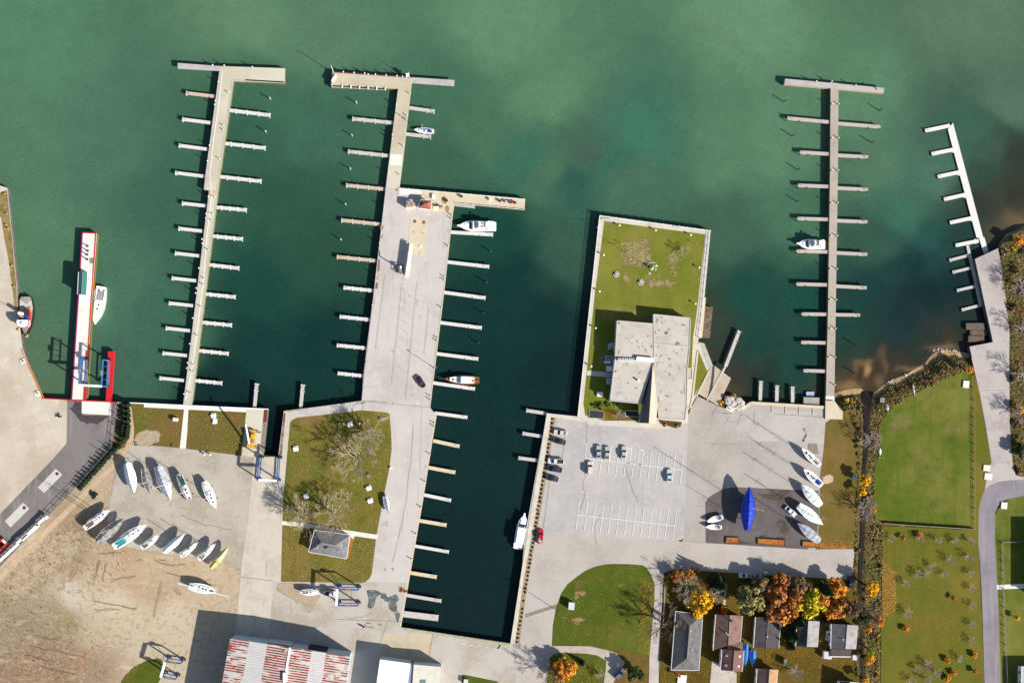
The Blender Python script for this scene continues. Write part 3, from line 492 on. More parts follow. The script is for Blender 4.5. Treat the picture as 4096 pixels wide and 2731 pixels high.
surf('footpath', [(3986, 2338), (4400, 2320), (4400, 2338), (3988, 2356)], bright_con)
surf('stream', [(3448, 1628), (3486, 1630), (3480, 1660), (3474, 1720), (3470, 1800), (3464, 1860), (3458, 1900), (3462, 2010), (3458, 2150), (3448, 2300), (3450, 2480), (3455, 2731), (3455, 2900), (3440, 2900), (3438, 2500), (3432, 2300), (3440, 2150), (3444, 2010), (3444, 1900), (3452, 1860), (3456, 1750), (3456, 1680), (3450, 1620)], ditch_water)
# markings
Z_MK = .002*LAYER[0]+.006
def marks(name, segs, wd, m):
    b = MB()
    for a, c in segs:
        a, c = P(*a), P(*c); d = (c-a).normalized(); n = Vector((-d.y, d.x, 0))*wd/2
        b.sheet([a+n, c+n, c-n, a-n], Z_MK+.004*(len(b.f) % 3))
    return tag(b.build(name, m), kind='structure')
def lp(a, b, t): return (a[0]+(b[0]-a[0])*t, a[1]+(b[1]-a[1])*t)
K = lambda *p: C(2080, 1620, .3507, *p)
seg = []
top0, top1 = K((762, 432), (1862, 565)); mid0, mid1 = K((742, 603), (1843, 735)); bot0, bot1 = K((720, 770), (1822, 903))
for i in range(13):
    t = i/12
    if i in (0, 1, 2, 3, 4, 8, 9, 10, 11, 12): seg.append((lp(top0, top1, t), lp(mid0, mid1, t)))
    seg.append((lp(mid0, mid1, t), lp(bot0, bot1, t)))
seg.append((mid0, mid1))
for q in ((1222, 488, 1272, 493, 1252, 663, 1203, 657), (1360, 504, 1411, 509, 1387, 680, 1338, 673)):
    c = K((q[0], q[1]), (q[2], q[3]), (q[4], q[5]), (q[6], q[7]))
    seg += [(c[i], c[(i+1) % 4]) for i in range(4)]
    for k in range(5): seg.append((lp(c[0], c[3], (k+1)/6), lp(c[1], c[2], max(0, k/6-.02))))
for cx, cy in ((1308, 575), (1446, 592)):
    seg += list(zip(K((cx, cy-8), (cx+10, cy), (cx+8, cy+12), (cx-6, cy+14)), K((cx+10, cy), (cx+8, cy+12), (cx-6, cy+14), (cx-2, cy+22))))
marks('parking_lines', seg, .16, line_white)
top0, top1 = K((680, 1078), (1783, 1205)); mid0, mid1 = K((660, 1248), (1760, 1373)); bot0, bot1 = K((637, 1418), (1740, 1540))
marks('parking_lines', [(lp(top0, top1, i/12), lp(bot0, bot1, i/12)) for i in range(13)]+[(mid0, mid1)], .16, line_white)
K = lambda *p: C(1250, 1080, .3954, *p)
marks('faded_stall_lines', list(zip(K(*[(890-6*i, 180+97*i) for i in range(10)]), K(*[(1000-6*i, 270+97*i) for i in range(10)]))), .1, mat('faded_line', A(206, 194, 176)))
marks('slab_joints', [tuple(K((735, 60), (640, 800))), tuple(K((910, 130), (800, 1170))), tuple(K((1060, 120), (945, 1300))), tuple(K((1180, 380), (1130, 860))), tuple(K((500, 1320), (760, 1340))), tuple(K((510, 1330), (507, 1420)))], .09, joint)
marks('slab_joints', [tuple(C(700, 2250, .3067, (1200, 0), (1190, 180))), tuple(C(700, 2250, .3067, (860, 185), (1290, 238))), tuple(C(700, 2250, .3067, (1060, 690), (1000, 1000))),
      tuple(C(1350, 2250, .3401, (590, 700), (500, 950))), tuple(C(1350, 2250, .3401, (1125, 840), (1080, 1110))), tuple(C(1350, 2250, .3401, (0, 665), (760, 690))), tuple(C(2080, 1620, .3507, (765, 180), (765, 430))), tuple(C(2080, 1620, .3507, (340, 870), (265, 1420))), tuple(C(2080, 1620, .3507, (515, 350), (485, 600))),
      tuple(C(2650, 1150, .3507, (1270, 1440), (1840, 1480))), tuple(C(2650, 1150, .3507, (1050, 1420), (1040, 1560))), ((3905, 1560), (4040, 1560)), ((3952, 1785), (4046, 1780)), ((3966, 1850), (4050, 1842)), ((2600, 2470), (2645, 2470)), ((2596, 2570), (2640, 2570))], .1, joint)
marks('road_arrows', [tuple(C(1050, 1950, .319, (1545, 1005), (1545, 1045))), tuple(C(1050, 1950, .319, (1640, 1005), (1640, 1045))), tuple(C(1050, 1950, .319, (1530, 1030), (1545, 1045))), tuple(C(1050, 1950, .319, (1560, 1030), (1545, 1045))), tuple(C(1050, 1950, .319, (1625, 1025), (1640, 1008))), tuple(C(1050, 1950, .319, (1655, 1025), (1640, 1008))),
      tuple(C(1250, 1080, .3954, (1005, 1270), (1025, 1275))), tuple(C(1250, 1080, .3954, (815, 1350), (835, 1360)))], .3, line_yellow)
marks('yard_lines', [tuple(C(300, 1750, .3507, a, b)) for a, b in (((830, 600), (1000, 640)), ((1100, 640), (1460, 690)), ((1200, 700), (1330, 790)), ((1190, 800), (1280, 820)), ((1090, 790), (1110, 730)), ((815, 690), (830, 610)))], .12, line_yellow)
def crackline(name, pts, wd, m):
    b = MB(); q = []
    for a, c in zip(pts, pts[1:]):
        for k in range(4):
            p = P(*lp(a, c, k/4)); q.append(p+Vector((random.uniform(-.35, .35), random.uniform(-.35, .35), 0)))
    q.append(P(*pts[-1])); b.strip(q, wd, Z_MK+.016); return tag(b.build(name, m), kind='structure')
for pts in (C(2080, 1620, .3507, (740, 780), (720, 930), (740, 1020), (690, 1180)), C(2080, 1620, .3507, (1210, 680), (1280, 930), (1350, 1100)), C(2650, 1150, .3507, (560, 1460), (640, 1330)), C(2650, 1150, .3507, (640, 1400), (700, 1440), (860, 1400), (900, 1450), (1010, 1490)), C(2650, 1150, .3507, (900, 1450), (860, 1568)), C(2650, 1150, .3507, (750, 1480), (700, 1568)),
            C(1350, 2250, .3401, (310, 745), (350, 710), (440, 725), (560, 730)), C(1050, 1950, .319, (1040, 2), (1060, 120), (1070, 300)), C(1350, 2250, .3401, (100, 650), (300, 640), (420, 600)), ((1655, 1700), (1640, 1900), (1610, 2100), (1570, 2250)), ((720, 2060), (820, 2100), (930, 2120)), ((2400, 2060), (2380, 2110), (2385, 2180))):
    crackline('pavement_crack', pts, .09, crack)

for pts in (C(0, 2300, .3401, (1900, 80), (1850, 280), (1805, 490)), C(0, 2300, .3401, (2045, 150), (2090, 230)), C(0, 2300, .3401, (2080, 140), (2135, 240)), C(0, 2300, .3401, (1090, 295), (1330, 340), (1600, 390)), C(0, 2300, .3401, (1120, 405), (1400, 400)), C(0, 2300, .3401, (1290, 60), (1440, 30), (1600, 10)), C(0, 2300, .3401, (1100, 0), (1090, 60)), C(0, 2300, .3401, (380, 690), (560, 750), (670, 755)),
            C(0, 1950, .3188, (1240, 900), (1190, 1150)), C(0, 1950, .3188, (1320, 950), (1290, 1170)), C(0, 1950, .3188, (1250, 820), (1520, 810)), C(0, 1950, .3188, (960, 990), (860, 1180)), C(300, 1750, .3507, (700, 1390), (780, 1400)), C(300, 1750, .3507, (900, 1400), (1080, 1450), (1260, 1440)), C(300, 1750, .3507, (960, 1385), (1040, 1395)), C(300, 1750, .3507, (240, 1500), (290, 1390)), C(0, 2300, .3401, (350, 830), (700, 900), (1000, 960)), C(0, 2300, .3401, (300, 930), (640, 1010)), C(0, 2300, .3401, (500, 1080), (900, 1160))):
    crackline('wheel_rut', pts, .13, mat('rut_soil', A(172, 144, 110)))
    crackline('wheel_rut', [(x+5, y+4) for x, y in pts], .1, MATS['rut_soil'])
# ---------------------------------------------------------------- piers
def pier(name, label, pts, z, mats, depth=5, cat='pier'):
    r = thing(name, label, cat, P(*pts[0], z)); o = r.location
    MB(o).prism(W(pts, z), z-depth, z, 0, 1).build('deck', mats, r)
    return r
def on(r, name, pts, z, m, h=.12):
    return MB(r.location).prism(W(pts, z), z-h, z).build(name, m, r)
p1 = pier('pier', 'long narrow concrete pier on the left with a T-shaped head', [(883.7, 265.4), (1140.4, 274), (1138.8, 334), (934.7, 326), (880.5, 700), (767.4, 1623), (732, 1621), (836, 762), (815, 759), (821.6, 700), (877.3, 284.5)], 0, [pier_con, pile_green])
on(p1, 'walkway', [(877.3, 284), (888, 285), (832, 700), (826, 759), (815, 759), (821.6, 700)], .03, mat('grey_walk', A(214, 202, 192), [(A(198, 186, 176), .4, .42, .7)]))
on(p1, 'walkway', [(836, 763), (843, 764), (739, 1621), (732.5, 1621)], .03, MATS['grey_walk'])
on(p1, 'edge_cap', [(1138, 334), (934, 326), (880, 700), (767, 1621), (761, 1621), (873, 700), (928, 318), (1138.8, 326)], .035, mat('edge_cap', A(208, 204, 188), [(A(190, 188, 160), .6, .42, .7)]))
b = MB(p1.location)
q = [(889, 286), (871, 440), (853, 560), (838, 700), (846, 775), (826, 950), (812, 1120), (790, 1300), (765, 1480), (742, 1600)]
b.strip(W(q), .12, .1, h=.1); b.build('service_pipe', white_paint, p1)
MB(p1.location).prism(W(C(600, 700, .3188, (765, 193), (826, 195), (824, 240), (758, 238)), .05), 0, .06).build('yellow_plate', line_yellow, p1)
wood_t = lambda r, pts, z, m, nm='wooden_arm': MB(r.location).prism(W(pts, z), z-.35, z).build(nm, m, r)
wood_t(p1, [(710, 252.6), (883, 265.4), (879, 284.5), (711.6, 275)], -.02, mat('arm_planks', A(206, 198, 196), [(A(190, 182, 180), .4, .42, .7), (A(216, 210, 208), 2, .5, .78)]))
p2 = pier('pier', 'wide paved middle pier with a T-shaped head', [(1446, 1604.5), (1454, 1500), (1503, 1100), (1549, 700), (1592, 356), (1326, 348), (1324, 340), (1329, 287.7), (1649.7, 310), (1611.4, 650), (1597.3, 751), (2101, 795), (2098, 839.8), (1819, 812.7), (1815.8, 815), (1779, 1150), (1721, 1628.5)], -.01, [concrete, pile_green])
on(p2, 'head_deck', [(1592, 356), (1326, 348), (1329, 287.7), (1649.7, 310), (1612, 622), (1559, 620)], .03, mat('head_concrete', A(218, 206, 180), [(A(204, 190, 162), .1, .42, .68), (A(228, 216, 194), 1, .5, .76)]))
on(p2, 'new_slab', C(1200, 200, .3189, (1132, 1305), (1285, 1315), (1275, 1450), (1115, 1440)), .05, bright_con)
on(p2, 'head_deck', C(1200, 650, .3189, (1110, 30), (1282, 38), (1250, 318), (1082, 315)), .03, pier_con)
on(p2, 'fuel_dock_deck', [(1597.3, 751.5), (2100, 796), (2097.5, 839), (1819, 812.7), (1813, 850), (1727, 845), (1726, 806), (1640, 780), (1595, 778)], .03, tan_con)
on(p2, 'bright_slab', C(1580, 750, .2083, (85, 20), (510, 60), (510, 140), (280, 150), (75, 145)), .05, bright_con)
on(p2, 'tan_patch', C(1200, 650, .3189, (1390, 680), (1617, 705), (1560, 1162), (1345, 1145)), .02, tan_con)
on(p2, 'east_edge', [(1816, 815), (1812, 815), (1775, 1150), (1717, 1628), (1721, 1628.5), (1779, 1150)], .05, tan_con)
on(p2, 'west_edge', [(1549, 700), (1552, 700), (1506, 1100), (1449, 1604), (1446, 1604), (1503, 1100)], .05, mat('lilac_edge', A(206, 200, 206)))
for pts in (C(1200, 650, .3189, (1000, 800), (1045, 790), (1040, 840), (1010, 850)), C(1200, 650, .3189, (1010, 890), (1040, 900), (1035, 950), (1008, 940)), C(1200, 650, .3189, (985, 1210), (1003, 1215), (995, 1360), (970, 1370)), C(1200, 650, .3189, (965, 1400), (990, 1395), (985, 1470), (958, 1470)), C(1250, 1080, .3954, (640, 130), (662, 125), (660, 190), (632, 190)), C(1250, 1080, .3954, (615, 285), (632, 280), (628, 340), (610, 345))):
    on(p2, 'rust_stain', pts, .028, stain if random.random() < .5 else mat('dark_rust_stain', A(140, 110, 92)), .01)
for x, y, rx, ry in ((950, 240, 60, 75), (1000, 405, 42, 66), (35, 45, 28, 28)):
    on(p2, 'soil_stain', C(1580, 750, .2083, *[(x+rx*math.cos(i*.6283)*random.uniform(.85, 1.15), y+ry*math.sin(i*.6283)*random.uniform(.85, 1.15)) for i in range(10)]), .045, mat('soil_stain', A(168, 142, 96), [(A(186, 164, 122), 1.5, .45, .7)]), .01)
wood_t(p2, [(1649.7, 310), (1818, 321), (1816, 345), (1647, 333)], -.03, MATS['arm_planks'])
wood_t(p2, [(1819, 814), (1900, 822), (1900, 834), (1818, 824)], -.3, MATS['arm_planks'], 'low_landing')
lidm = mat('lid_grey', A(136, 128, 112), [(A(96, 90, 80), 2, .45, .6)])
for cx, cy, r_l, h_l, m_l in ((1438, 738, 23, .04, lidm), (1552, 750, 23, .04, lidm), (1423, 873, 8, .04, lidm), (1533, 883, 8, .04, lidm), (1493, 1138, 8, .04, lidm), (1510, 1052, 14, .3, white_paint)):
    MB(p2.location).prism(W(C(1200, 650, .3189, *[(cx+r_l*math.cos(a*.628), cy+r_l*math.sin(a*.628)) for a in range(10)])), 0, h_l).build('tank_lid', m_l, p2)
for pts in (C(1200, 200, .3189, (398, 440), (1075, 480), (1078, 505), (395, 468)),):
    on(p2, 'fender_ledge', pts, .02, MATS['edge_cap'], .3)
for k in range(6): MB(p2.location).box(P(*lp(*C(1200, 200, .3189, (530, 460), (1070, 490)), k/5), .2), (.35, 1.0, .4)).build('ledge_block', white_paint, p2)
b = MB(p2.location); b.strip(W(C(1200, 200, .3189, (410, 452), (1060, 490))), .5, .045, h=.03); b.build('ledge_slot', black, p2)
MB(p2.location).prism(W(C(1200, 200, .3189, (440, 305), (452, 335), (405, 405), (390, 385)), .6), 0, .6).build('white_barrier', white_paint, p2)
b = MB(p2.location); b.strip(W([(1329, 289), (1648, 311)]), .35, .06, h=.06); b.build('red_edge', mat('maroon_edge', A(128, 72, 72)), p2)
b = MB(p1.location); b.strip(W(C(600, 200, .3188, (1195, 378), (1680, 406))), .45, .045, h=.03); b.build('ledge_slot', black, p1)
p3 = pier('pier', 'long straight plank pier on the right with a T-shaped head', [(3322.6, 330), (3354.5, 334), (3351.6, 700), (3343, 1250), (3337.5, 1603), (3303, 1602), (3312, 1250), (3320, 700)], 0, [plank_pier3, pile_green], 3.5)
b = MB(p3.location).prism(W([(3140.9, 315.4), (3536, 352), (3534.6, 372.7), (3137.7, 337.7)], .02), -1.6, .02, 0, 1); b.build('head_deck', [MATS['arm_planks'], wood_pale], p3)
on(p3, 'landing', [(3303, 1583), (3337.5, 1584), (3337.5, 1604), (3303, 1603)], .05, bright_con)
pier('pier_root', 'concrete root block where the right plank pier meets the shore', [(3302, 1601), (3338.5, 1603), (3352, 1622), (3359, 1634), (3371, 1645), (3370, 1677), (3301, 1675)], .6, [tan_con, pile_green], 4)
p4 = pier('floating_dock', 'bright white floating dock with comb fingers at the right shore', [(3791.4, 518.6), (3812, 491.5), (3933, 950), (3936.8, 947), (3954, 1006), (3936, 1016), (3916, 952), (3906, 950)], -1.5, [float_white, pile_green], .9, 'dock')
for x, y in ((3812, 604), (3838, 696), (3864, 786), (3888, 878), (3902, 968)):
    MB(p4.location).prism(W([(x, y-14), (x+4, y+8), (x-12, y+4), (x-16, y-2)], -1.48), -1.7, -1.48).build('gusset', mat('pale_bracket', A(214, 224, 220)), p4)
p5 = pier('floating_dock', 'narrow grey floating dock beside the broken concrete jetty', [(3864, 982), (3876, 980), (3895, 1060), (3930, 1222), (3918, 1228), (3886, 1080)], -1.5, [plank_grey, pile_green], .8, 'dock')
jet = pier('jetty', 'old cracked concrete jetty along the right shore', [(3900, 1036), (3993, 993), (4006, 1070), (4022, 1180), (4038.5, 1336), (4037, 1432), (3889, 1432), (3878, 1386), (3972, 1368)], .25, [MATS['jetty_surface'], pile_blue], 4, 'jetty')
for pts, lb in (([(3865, 1292), (3940, 1292), (3940, 1318), (3865, 1318)], 'upper'), ([(3882, 1319), (3950, 1319), (3950, 1341), (3882, 1341)], 'middle'), ([(3874, 1343), (3937, 1343), (3937, 1368), (3874, 1368)], 'lower')):
    tag(MB(P(*pts[0], -1)).prism(W(pts, -.9), -3, -.9 if lb != 'middle' else -1.2, 0, 1).build('concrete_block', [mat('old_block', A(120, 104, 92), [(A(96, 82, 74), .6, .42, .7), (A(150, 126, 96), 1.2, .55, .75)]), pile_blue], loc=P(*pts[0], -1)), lb+' brown concrete block sitting in water beside the jetty', 'block', 'blocks beside the jetty')
# red and white lift pier
lp_ = pier('lift_pier', 'white concrete pier with red edges on the far left', [(328.5, 930), (332, 929), (384, 931.5), (388, 935), (372, 1150), (356, 1400), (344.4, 1600), (285.4, 1600), (314, 1178)], .1, [bright_con, pile_green])
for nm, m, q in (('red_edge', mat('magenta_edge', A(176, 26, 110)), [(330, 930), (315, 1178), (287, 1600)]), ('red_edge', red_edge, [(329, 930.5), (386, 933)]), ('red_edge', mat('orange_red_edge', A(226, 66, 40)), [(384, 934), (369, 1150), (353, 1400)])):
    b = MB(lp_.location); b.strip(W(q), .42, .2, h=.2); b.build(nm, m, lp_)
on(lp_, 'red_strip', C(0, 1150, .3188, (1075, 790), (1112, 790), (1080, 1410), (1040, 1410)), .15, red_paint)
on(lp_, 'grey_patch', C(0, 700, .3189, (1125, 1040), (1185, 1040), (1178, 1110), (1122, 1105)), .13, damp)
b = MB(lp_.location); b.strip(W([(391, 940), (374, 1180), (350, 1592)]), .35, -.1, h=.3)
b.build('fender_strip', mat('mossy_fender', A(150, 138, 62)), lp_)
rf = pier('lift_finger', 'red steel finger on the right of the blue boat lift', C(0, 1150, .3188, (1355, 800), (1435, 800), (1415, 1100), (1395, 1440), (1325, 1430), (1345, 1100)), .1, [red_paint, red_edge], 1.2, 'dock')
b = MB(); b.strip(W([(168, 1592.5), (287, 1599), (345, 1601), (472, 1609)]), .35, .18, h=.3)
tag(b.build('quay_beam', [red_paint]), 'red steel beam along the quay below the lift pier', 'beam')
b = MB(); b.strip(W([(472, 1609), (576, 1613), (737, 1621), (986, 1632), (1073, 1636)]), .3, .17, h=.3)
tag(b.build('quay_beam', [white_paint]), 'thin pale cap beam along the quay by the left lawns', 'beam')
b = MB(); b.strip(W([(1135, 1645), (1310, 1623), (1446, 1604)]), .3, .17, h=.3)
tag(b.build('quay_beam', [MATS['edge_cap']]), 'thin cap beam along the slanting quay left of the middle pier', 'beam')
b = MB(); b.strip(W([(3004, 1611), (3301, 1629)]), 1.0, .25, h=.4); b.strip(W([(3004, 1611), (2966, 1639)]), 1.0, .25, h=.4)
for i in range(4): q = lp((3088, 1622), (3252, 1634), i/3); b.prism(W([(q[0]-2, q[1]), (q[0]+2, q[1]), (q[0], q[1]+27), (q[0]-3, q[1]+27)]), .15, .26)
tag(b.build('quay_wall', [tan_con]), 'cream capped wall along the quay above three short docks', 'wall')
b = MB(); b.strip(W([(2794, 1375), (2811, 1377), (2845, 1466)]), 1.3, .1, h=3); b.strip(W([(2798, 1378), (2838, 1478)]), 1.2, .08, h=.3)
tag(b.build('wing_wall', [mat('wing_concrete', A(206, 200, 190), [(A(186, 178, 168), .5, .42, .7)])]), 'slanting concrete wing wall beside the ribbed boat ramp', 'wall')
b = MB(); b.strip(W([(2836, 1482), (2786, 1585)]), .5, .3, h=.4); tag(b.build('curb', [tan_con]), 'straight curb between grass triangle and boat ramp', 'curb')
b = MB(); b.strip(W(C(2250, 1200, .3316, (1630, 620), (1570, 1160), (1545, 1290), (1495, 1310), (1485, 1430))), .6, .3, h=.4); tag(b.build('curb', [tan_con]), 'cream curb along the right side of the club walkway', 'curb')
# ribbed boat ramp
rm = thing('boat_ramp', 'ribbed concrete boat ramp sloping into the water', 'ramp', P(2840, 1540)); b = MB(rm.location); b2 = MB(rm.location)
def rpt(u, v): # u across, v down
    a = lp((2793, 1574), (2874, 1621), u); c = lp((2857, 1443), (2930, 1500), u); q = lp(a, c, v)
    return P(*q, .17-2.5*v**1.4)
n = 22
for i in range(n):
    for (u0, u1) in ((0, .44), (.56, 1)):
        v0, v1 = i/n, (i+.62)/n
        b.add([rpt(u0, v0), rpt(u1, v0), rpt(u1, v1), rpt(u0, v1)], [(0, 1, 2, 3)])
        v0, v1 = (i+.62)/n, (i+1)/n
        dz = Vector((0, 0, -.06)); b2.add([rpt(u0, v0)+dz, rpt(u1, v0)+dz, rpt(u1, v1)+dz, rpt(u0, v1)+dz], [(0, 1, 2, 3)])
b.build('rib', mat('rib_concrete', A(240, 228, 208), [(A(222, 206, 180), .3, .45, .7)]), rm); b2.build('groove', mat('groove_brown', A(150, 122, 84)), rm)  # grooves coloured browner and darker than the ribs
b = MB(rm.location)
for i in range(n): b.add([rpt(.44, i/n), rpt(.56, i/n), rpt(.56, (i+1)/n), rpt(.44, (i+1)/n)], [(0, 1, 2, 3)])
b.build('centre_strip', damp, rm)

# ---------------------------------------------------------------- finger docks
def finger(a, c, wpx, z, m, label, group, posts=2, name='finger_dock', outer=0, pm=None):
    """a is the outer end when outer=0"""
    pa, pc = P(*a, z), P(*c, z); d = pc-pa; Ln = d.length; rz = math.atan2(d.y, d.x); wd = wpx*S
    t = thing(name, label, 'dock', (pa+pc)/2, rz, group)
    MB().box((0, 0, -.12), (Ln, wd-.1, .24)).build('deck', m, t)
    for s in (-1, 1):
        MB().box((0, s*(wd/2-.03), -.2), (Ln, .1, .42)).build('edge_beam', m, t)
    for i in range(posts):
        x = -Ln/2+.2+i*Ln*.27
        for s in (-1, 1):
            MB().tube((x*(1 if outer == 0 else -1), s*(wd/2+.06), -4), (x*(1 if outer == 0 else -1), s*(wd/2+.06), .4), .11, .09, 6).build('post', pm or white_paint, t)
    MB().tube((-Ln/2*.8 if outer == 0 else Ln/2*.8, 0, 0), (-Ln/2*.8 if outer == 0 else Ln/2*.8, 0, .7), .07).build('cleat_post', steel_dark, t)
    return t
def fingers(rows, wpx, z, m, side, of, group, word='grey', **k):
    n = len(rows)
    for i, (x0, y0, x1, y1) in enumerate(rows):
        kk = dict(k); mm = m[i] if isinstance(m, list) else m; ww = wpx[i] if isinstance(wpx, list) else wpx
        wd = word[i] if isinstance(word, list) else word
        finger((x0, y0), (x1, y1), ww, z, mm, f'{wd} finger dock, {ordinal(i)} from open water, {side} of {of}', group, **kk)
ZF = -.6
fingers([(743.5, 372, 861, 386.5), (728.5, 477, 845, 492), (714.8, 581.6, 831, 597.5), (700.4, 691, 820, 706), (727.5, 813, 826, 824), (713, 913.6, 813, 925), (699.5, 1012.4, 800, 1024), (686.7, 1112, 787, 1123.3), (675, 1212, 774, 1223), (662.8, 1312, 762, 1323), (650, 1412, 749, 1422.3), (637.6, 1511.8, 737, 1521.6)],
        12.5, ZF, [plank_tan]+[plank_white]*11, 'left side', 'the left concrete pier', 'finger docks on the left concrete pier', ['tan']+['pale']*11, posts=1)
fingers([(914, 440.7, 1081.4, 461.4), (895, 573, 1062, 592.8), (879, 706.4, 1045.7, 725.5), (864.6, 829, 986.7, 840.3), (848.7, 943.9, 971.4, 956.6), (834.3, 1058.6, 957, 1073), (820, 1175.5, 942, 1188.3), (804, 1288.7, 927.4, 1300.8), (792.9, 1401.9, 914, 1414.6), (778.5, 1521.4, 888.5, 1532.6)],
        13, ZF, plank_white, 'right side', 'the left concrete pier', 'finger docks on the left concrete pier', 'pale', outer=1, posts=4)
fingers([(1408.9, 475, 1576, 492.4), (1392, 605.6, 1558.8, 624), (1384.3, 741, 1544.4, 757.5), (1364.9, 880.6, 1525.9, 898), (1347.3, 1027, 1508.7, 1043.8), (1373.8, 1150, 1497, 1163), (1358.7, 1265.8, 1483, 1279.5), (1346.9, 1380.5, 1470, 1393), (1350.8, 1492.4, 1456, 1504)],
        13, ZF, [plank_grey]*2+[plank_tan]*3+[plank_white]*4, 'left side', 'the wide middle pier', 'finger docks on the wide middle pier', ['grey']*2+['tan']*3+['pale']*4, posts=4)
fingers([(1637, 431, 1738.3, 446.2), (1624, 536.4, 1724.6, 547.6), (1803, 928.5, 1972, 938.7), (1788, 1047.5, 1956.8, 1067), (1773, 1168.6, 1942, 1191.9), (1757, 1289.3, 1927.3, 1311.3), (1743, 1413.6, 1913, 1435.9), (1730, 1530.5, 1899.6, 1555.3)],
        13, ZF, [plank_grey]*2+[plank_white]*6, 'right side', 'the wide middle pier', 'finger docks on the wide middle pier', ['grey']*2+['pale']*6, outer=1, posts=2)
fingers([(1738, 1651.6, 1869.4, 1669.3), (1733, 1762, 1837.8, 1785), (1713, 1869, 1821, 1889.2), (1696, 1978.3, 1804.2, 2001), (1676, 2081, 1786, 2099.9), (1658, 2182.4, 1795.6, 2206.7), (1639, 2289.2, 1746.8, 2307.2), (1622, 2378.5, 1765, 2402.8), (1609, 2453.6, 1753, 2471)],
        [13, 14, 14, 13, 14, 12, 14, 13, 24], ZF, [plank_white, plank_cream, plank_cream, plank_white, plank_cream, plank_white, plank_cream, plank_grey, plank_grey], 'left bank', 'the boat channel', 'docks on the left bank of the channel', ['pale', 'cream', 'cream', 'pale', 'cream', 'pale', 'cream', 'grey', 'wide grey'], outer=1, posts=1)
fingers([(2105, 1641.2, 2190, 1654), (2090, 1732.4, 2177, 1747), (2073.6, 1830.6, 2161, 1842.6)], 13, ZF, plank_grey, 'right bank', 'the boat channel', 'docks on the right bank of the channel', 'short', posts=1)
fingers([(3149.8, 473, 3323, 489), (3199.8, 609, 3322, 616.6), (3192, 741.4, 3320, 746.6), (3190, 874, 3318, 878), (3186.8, 1004.4, 3317, 1007.6), (3185.7, 1136, 3315, 1139.4), (3206.8, 1255.8, 3312, 1257.4), (3205, 1369, 3310, 1371.2), (3214.2, 1482, 3308, 1484.7)],
        13, -.35, mat('dock_planks', A(216, 202, 192), [(A(198, 184, 174), .4, .42, .7), (A(226, 216, 208), 1.5, .5, .78)], coord='O', wave=('X', .6, A(186, 172, 162), .9, .97)), 'left side', 'the right plank pier', 'finger docks on the right plank pier', 'weathered', posts=2, pm=wood_dark)
fingers([(3353, 494, 3521.8, 508), (3351.3, 621.4, 3472.4, 628.4), (3350, 752, 3472, 759), (3347, 882.4, 3469.8, 888.3), (3346, 1011, 3469, 1018), (3343, 1144.2, 3466.6, 1151.4), (3342, 1258.3, 3440.5, 1260.6)],
        13, -.35, MATS['dock_planks'], 'right side', 'the right plank pier', 'finger docks on the right plank pier', 'weathered', outer=1, posts=2, pm=wood_dark)
fingers([(3700.5, 523.4, 3800, 502.5), (3726.6, 616, 3820, 597), (3751, 706.8, 3845, 687), (3776, 797.7, 3870, 776.6), (3800, 891, 3895, 870.4), (3822.8, 981.7, 3915, 963)], 14, -1.47, float_white, 'left side', 'the white floating dock', 'fingers of the white floating dock', 'white', posts=1, pm=wood_pale)
fingers([(3798, 1041.4, 3884, 1019), (3810.5, 1089.4, 3890, 1070), (3828, 1162, 3907, 1144), (3847, 1239.6, 3925, 1220)], 11, -1.47, plank_grey, 'left side', 'the grey floating dock', 'fingers of the grey floating dock', 'small grey', posts=1)
for (a, c, lb) in (((1027, 1532.6), (1017.8, 1631), 'grey dock reaching up from the quay left of the boat slip'), ((1211.6, 1536.7), (1202, 1636), 'grey dock reaching up from the slanting quay right of the slip'),
                   ((3044.5, 1522.8), (3040.3, 1613), 'leftmost of three short docks below the right plank pier'), ((3109, 1540.5), (3106.7, 1619), 'middle one of three short docks below the right plank pier'), ((3171, 1545.3), (3170.5, 1624), 'rightmost of three short docks below the right plank pier'),
                   ((2958.6, 1322), (2903, 1465), 'long slanting launch dock above the ribbed ramp')):
    finger(a, c, 13, ZF, plank_grey, lb, 'docks along the shore', posts=2)
tag(MB(P(2864, 1530)).prism(W([(2899, 1463), (2906, 1467), (2834, 1603), (2827, 1598)], .25), .05, .25).build('gangway', plank_grey, loc=P(2864, 1530)), 'narrow gangway from shore down to the slanting launch dock', 'gangway')
for pts, z, m, nm, lb in (([(2815, 1190), (2824, 1190), (2809, 1351), (2795, 1351)], -.2, plank_cream, 'landing_dock', 'cream landing strip along the right side of the club point'),
                      ([(2822, 1225.4), (2851.6, 1228), (2839.4, 1352.4), (2808.5, 1350)], -.5, mat('mossy_boards', A(132, 112, 90), [(A(98, 82, 66), .8, .42, .66), (A(186, 168, 148), 1.6, .55, .72)]), 'old_dock', 'old mossy brown dock beside the club point'),
                      ([(3225, 1566), (3256.7, 1566), (3256.7, 1587), (3225, 1587)], -1.3, mat('pale_blue_float', A(188, 200, 220)), 'float', 'pale blue square float at the foot of the right pier'),
                      ([(3215, 1587.5), (3278, 1590), (3277, 1623), (3214, 1621)], -.4, mat('block_grey', A(190, 180, 172), [(A(168, 158, 150), .5, .42, .7)]), 'landing_dock', 'grey landing platform at the foot of the right pier')):
    tag(MB(P(*pts[0], z)).prism(W(pts, z), z-.5 if nm == 'float' else z-3.5, z, 0, 1).build(nm, [m, pile_blue], loc=P(*pts[0], z)), lb, 'dock')

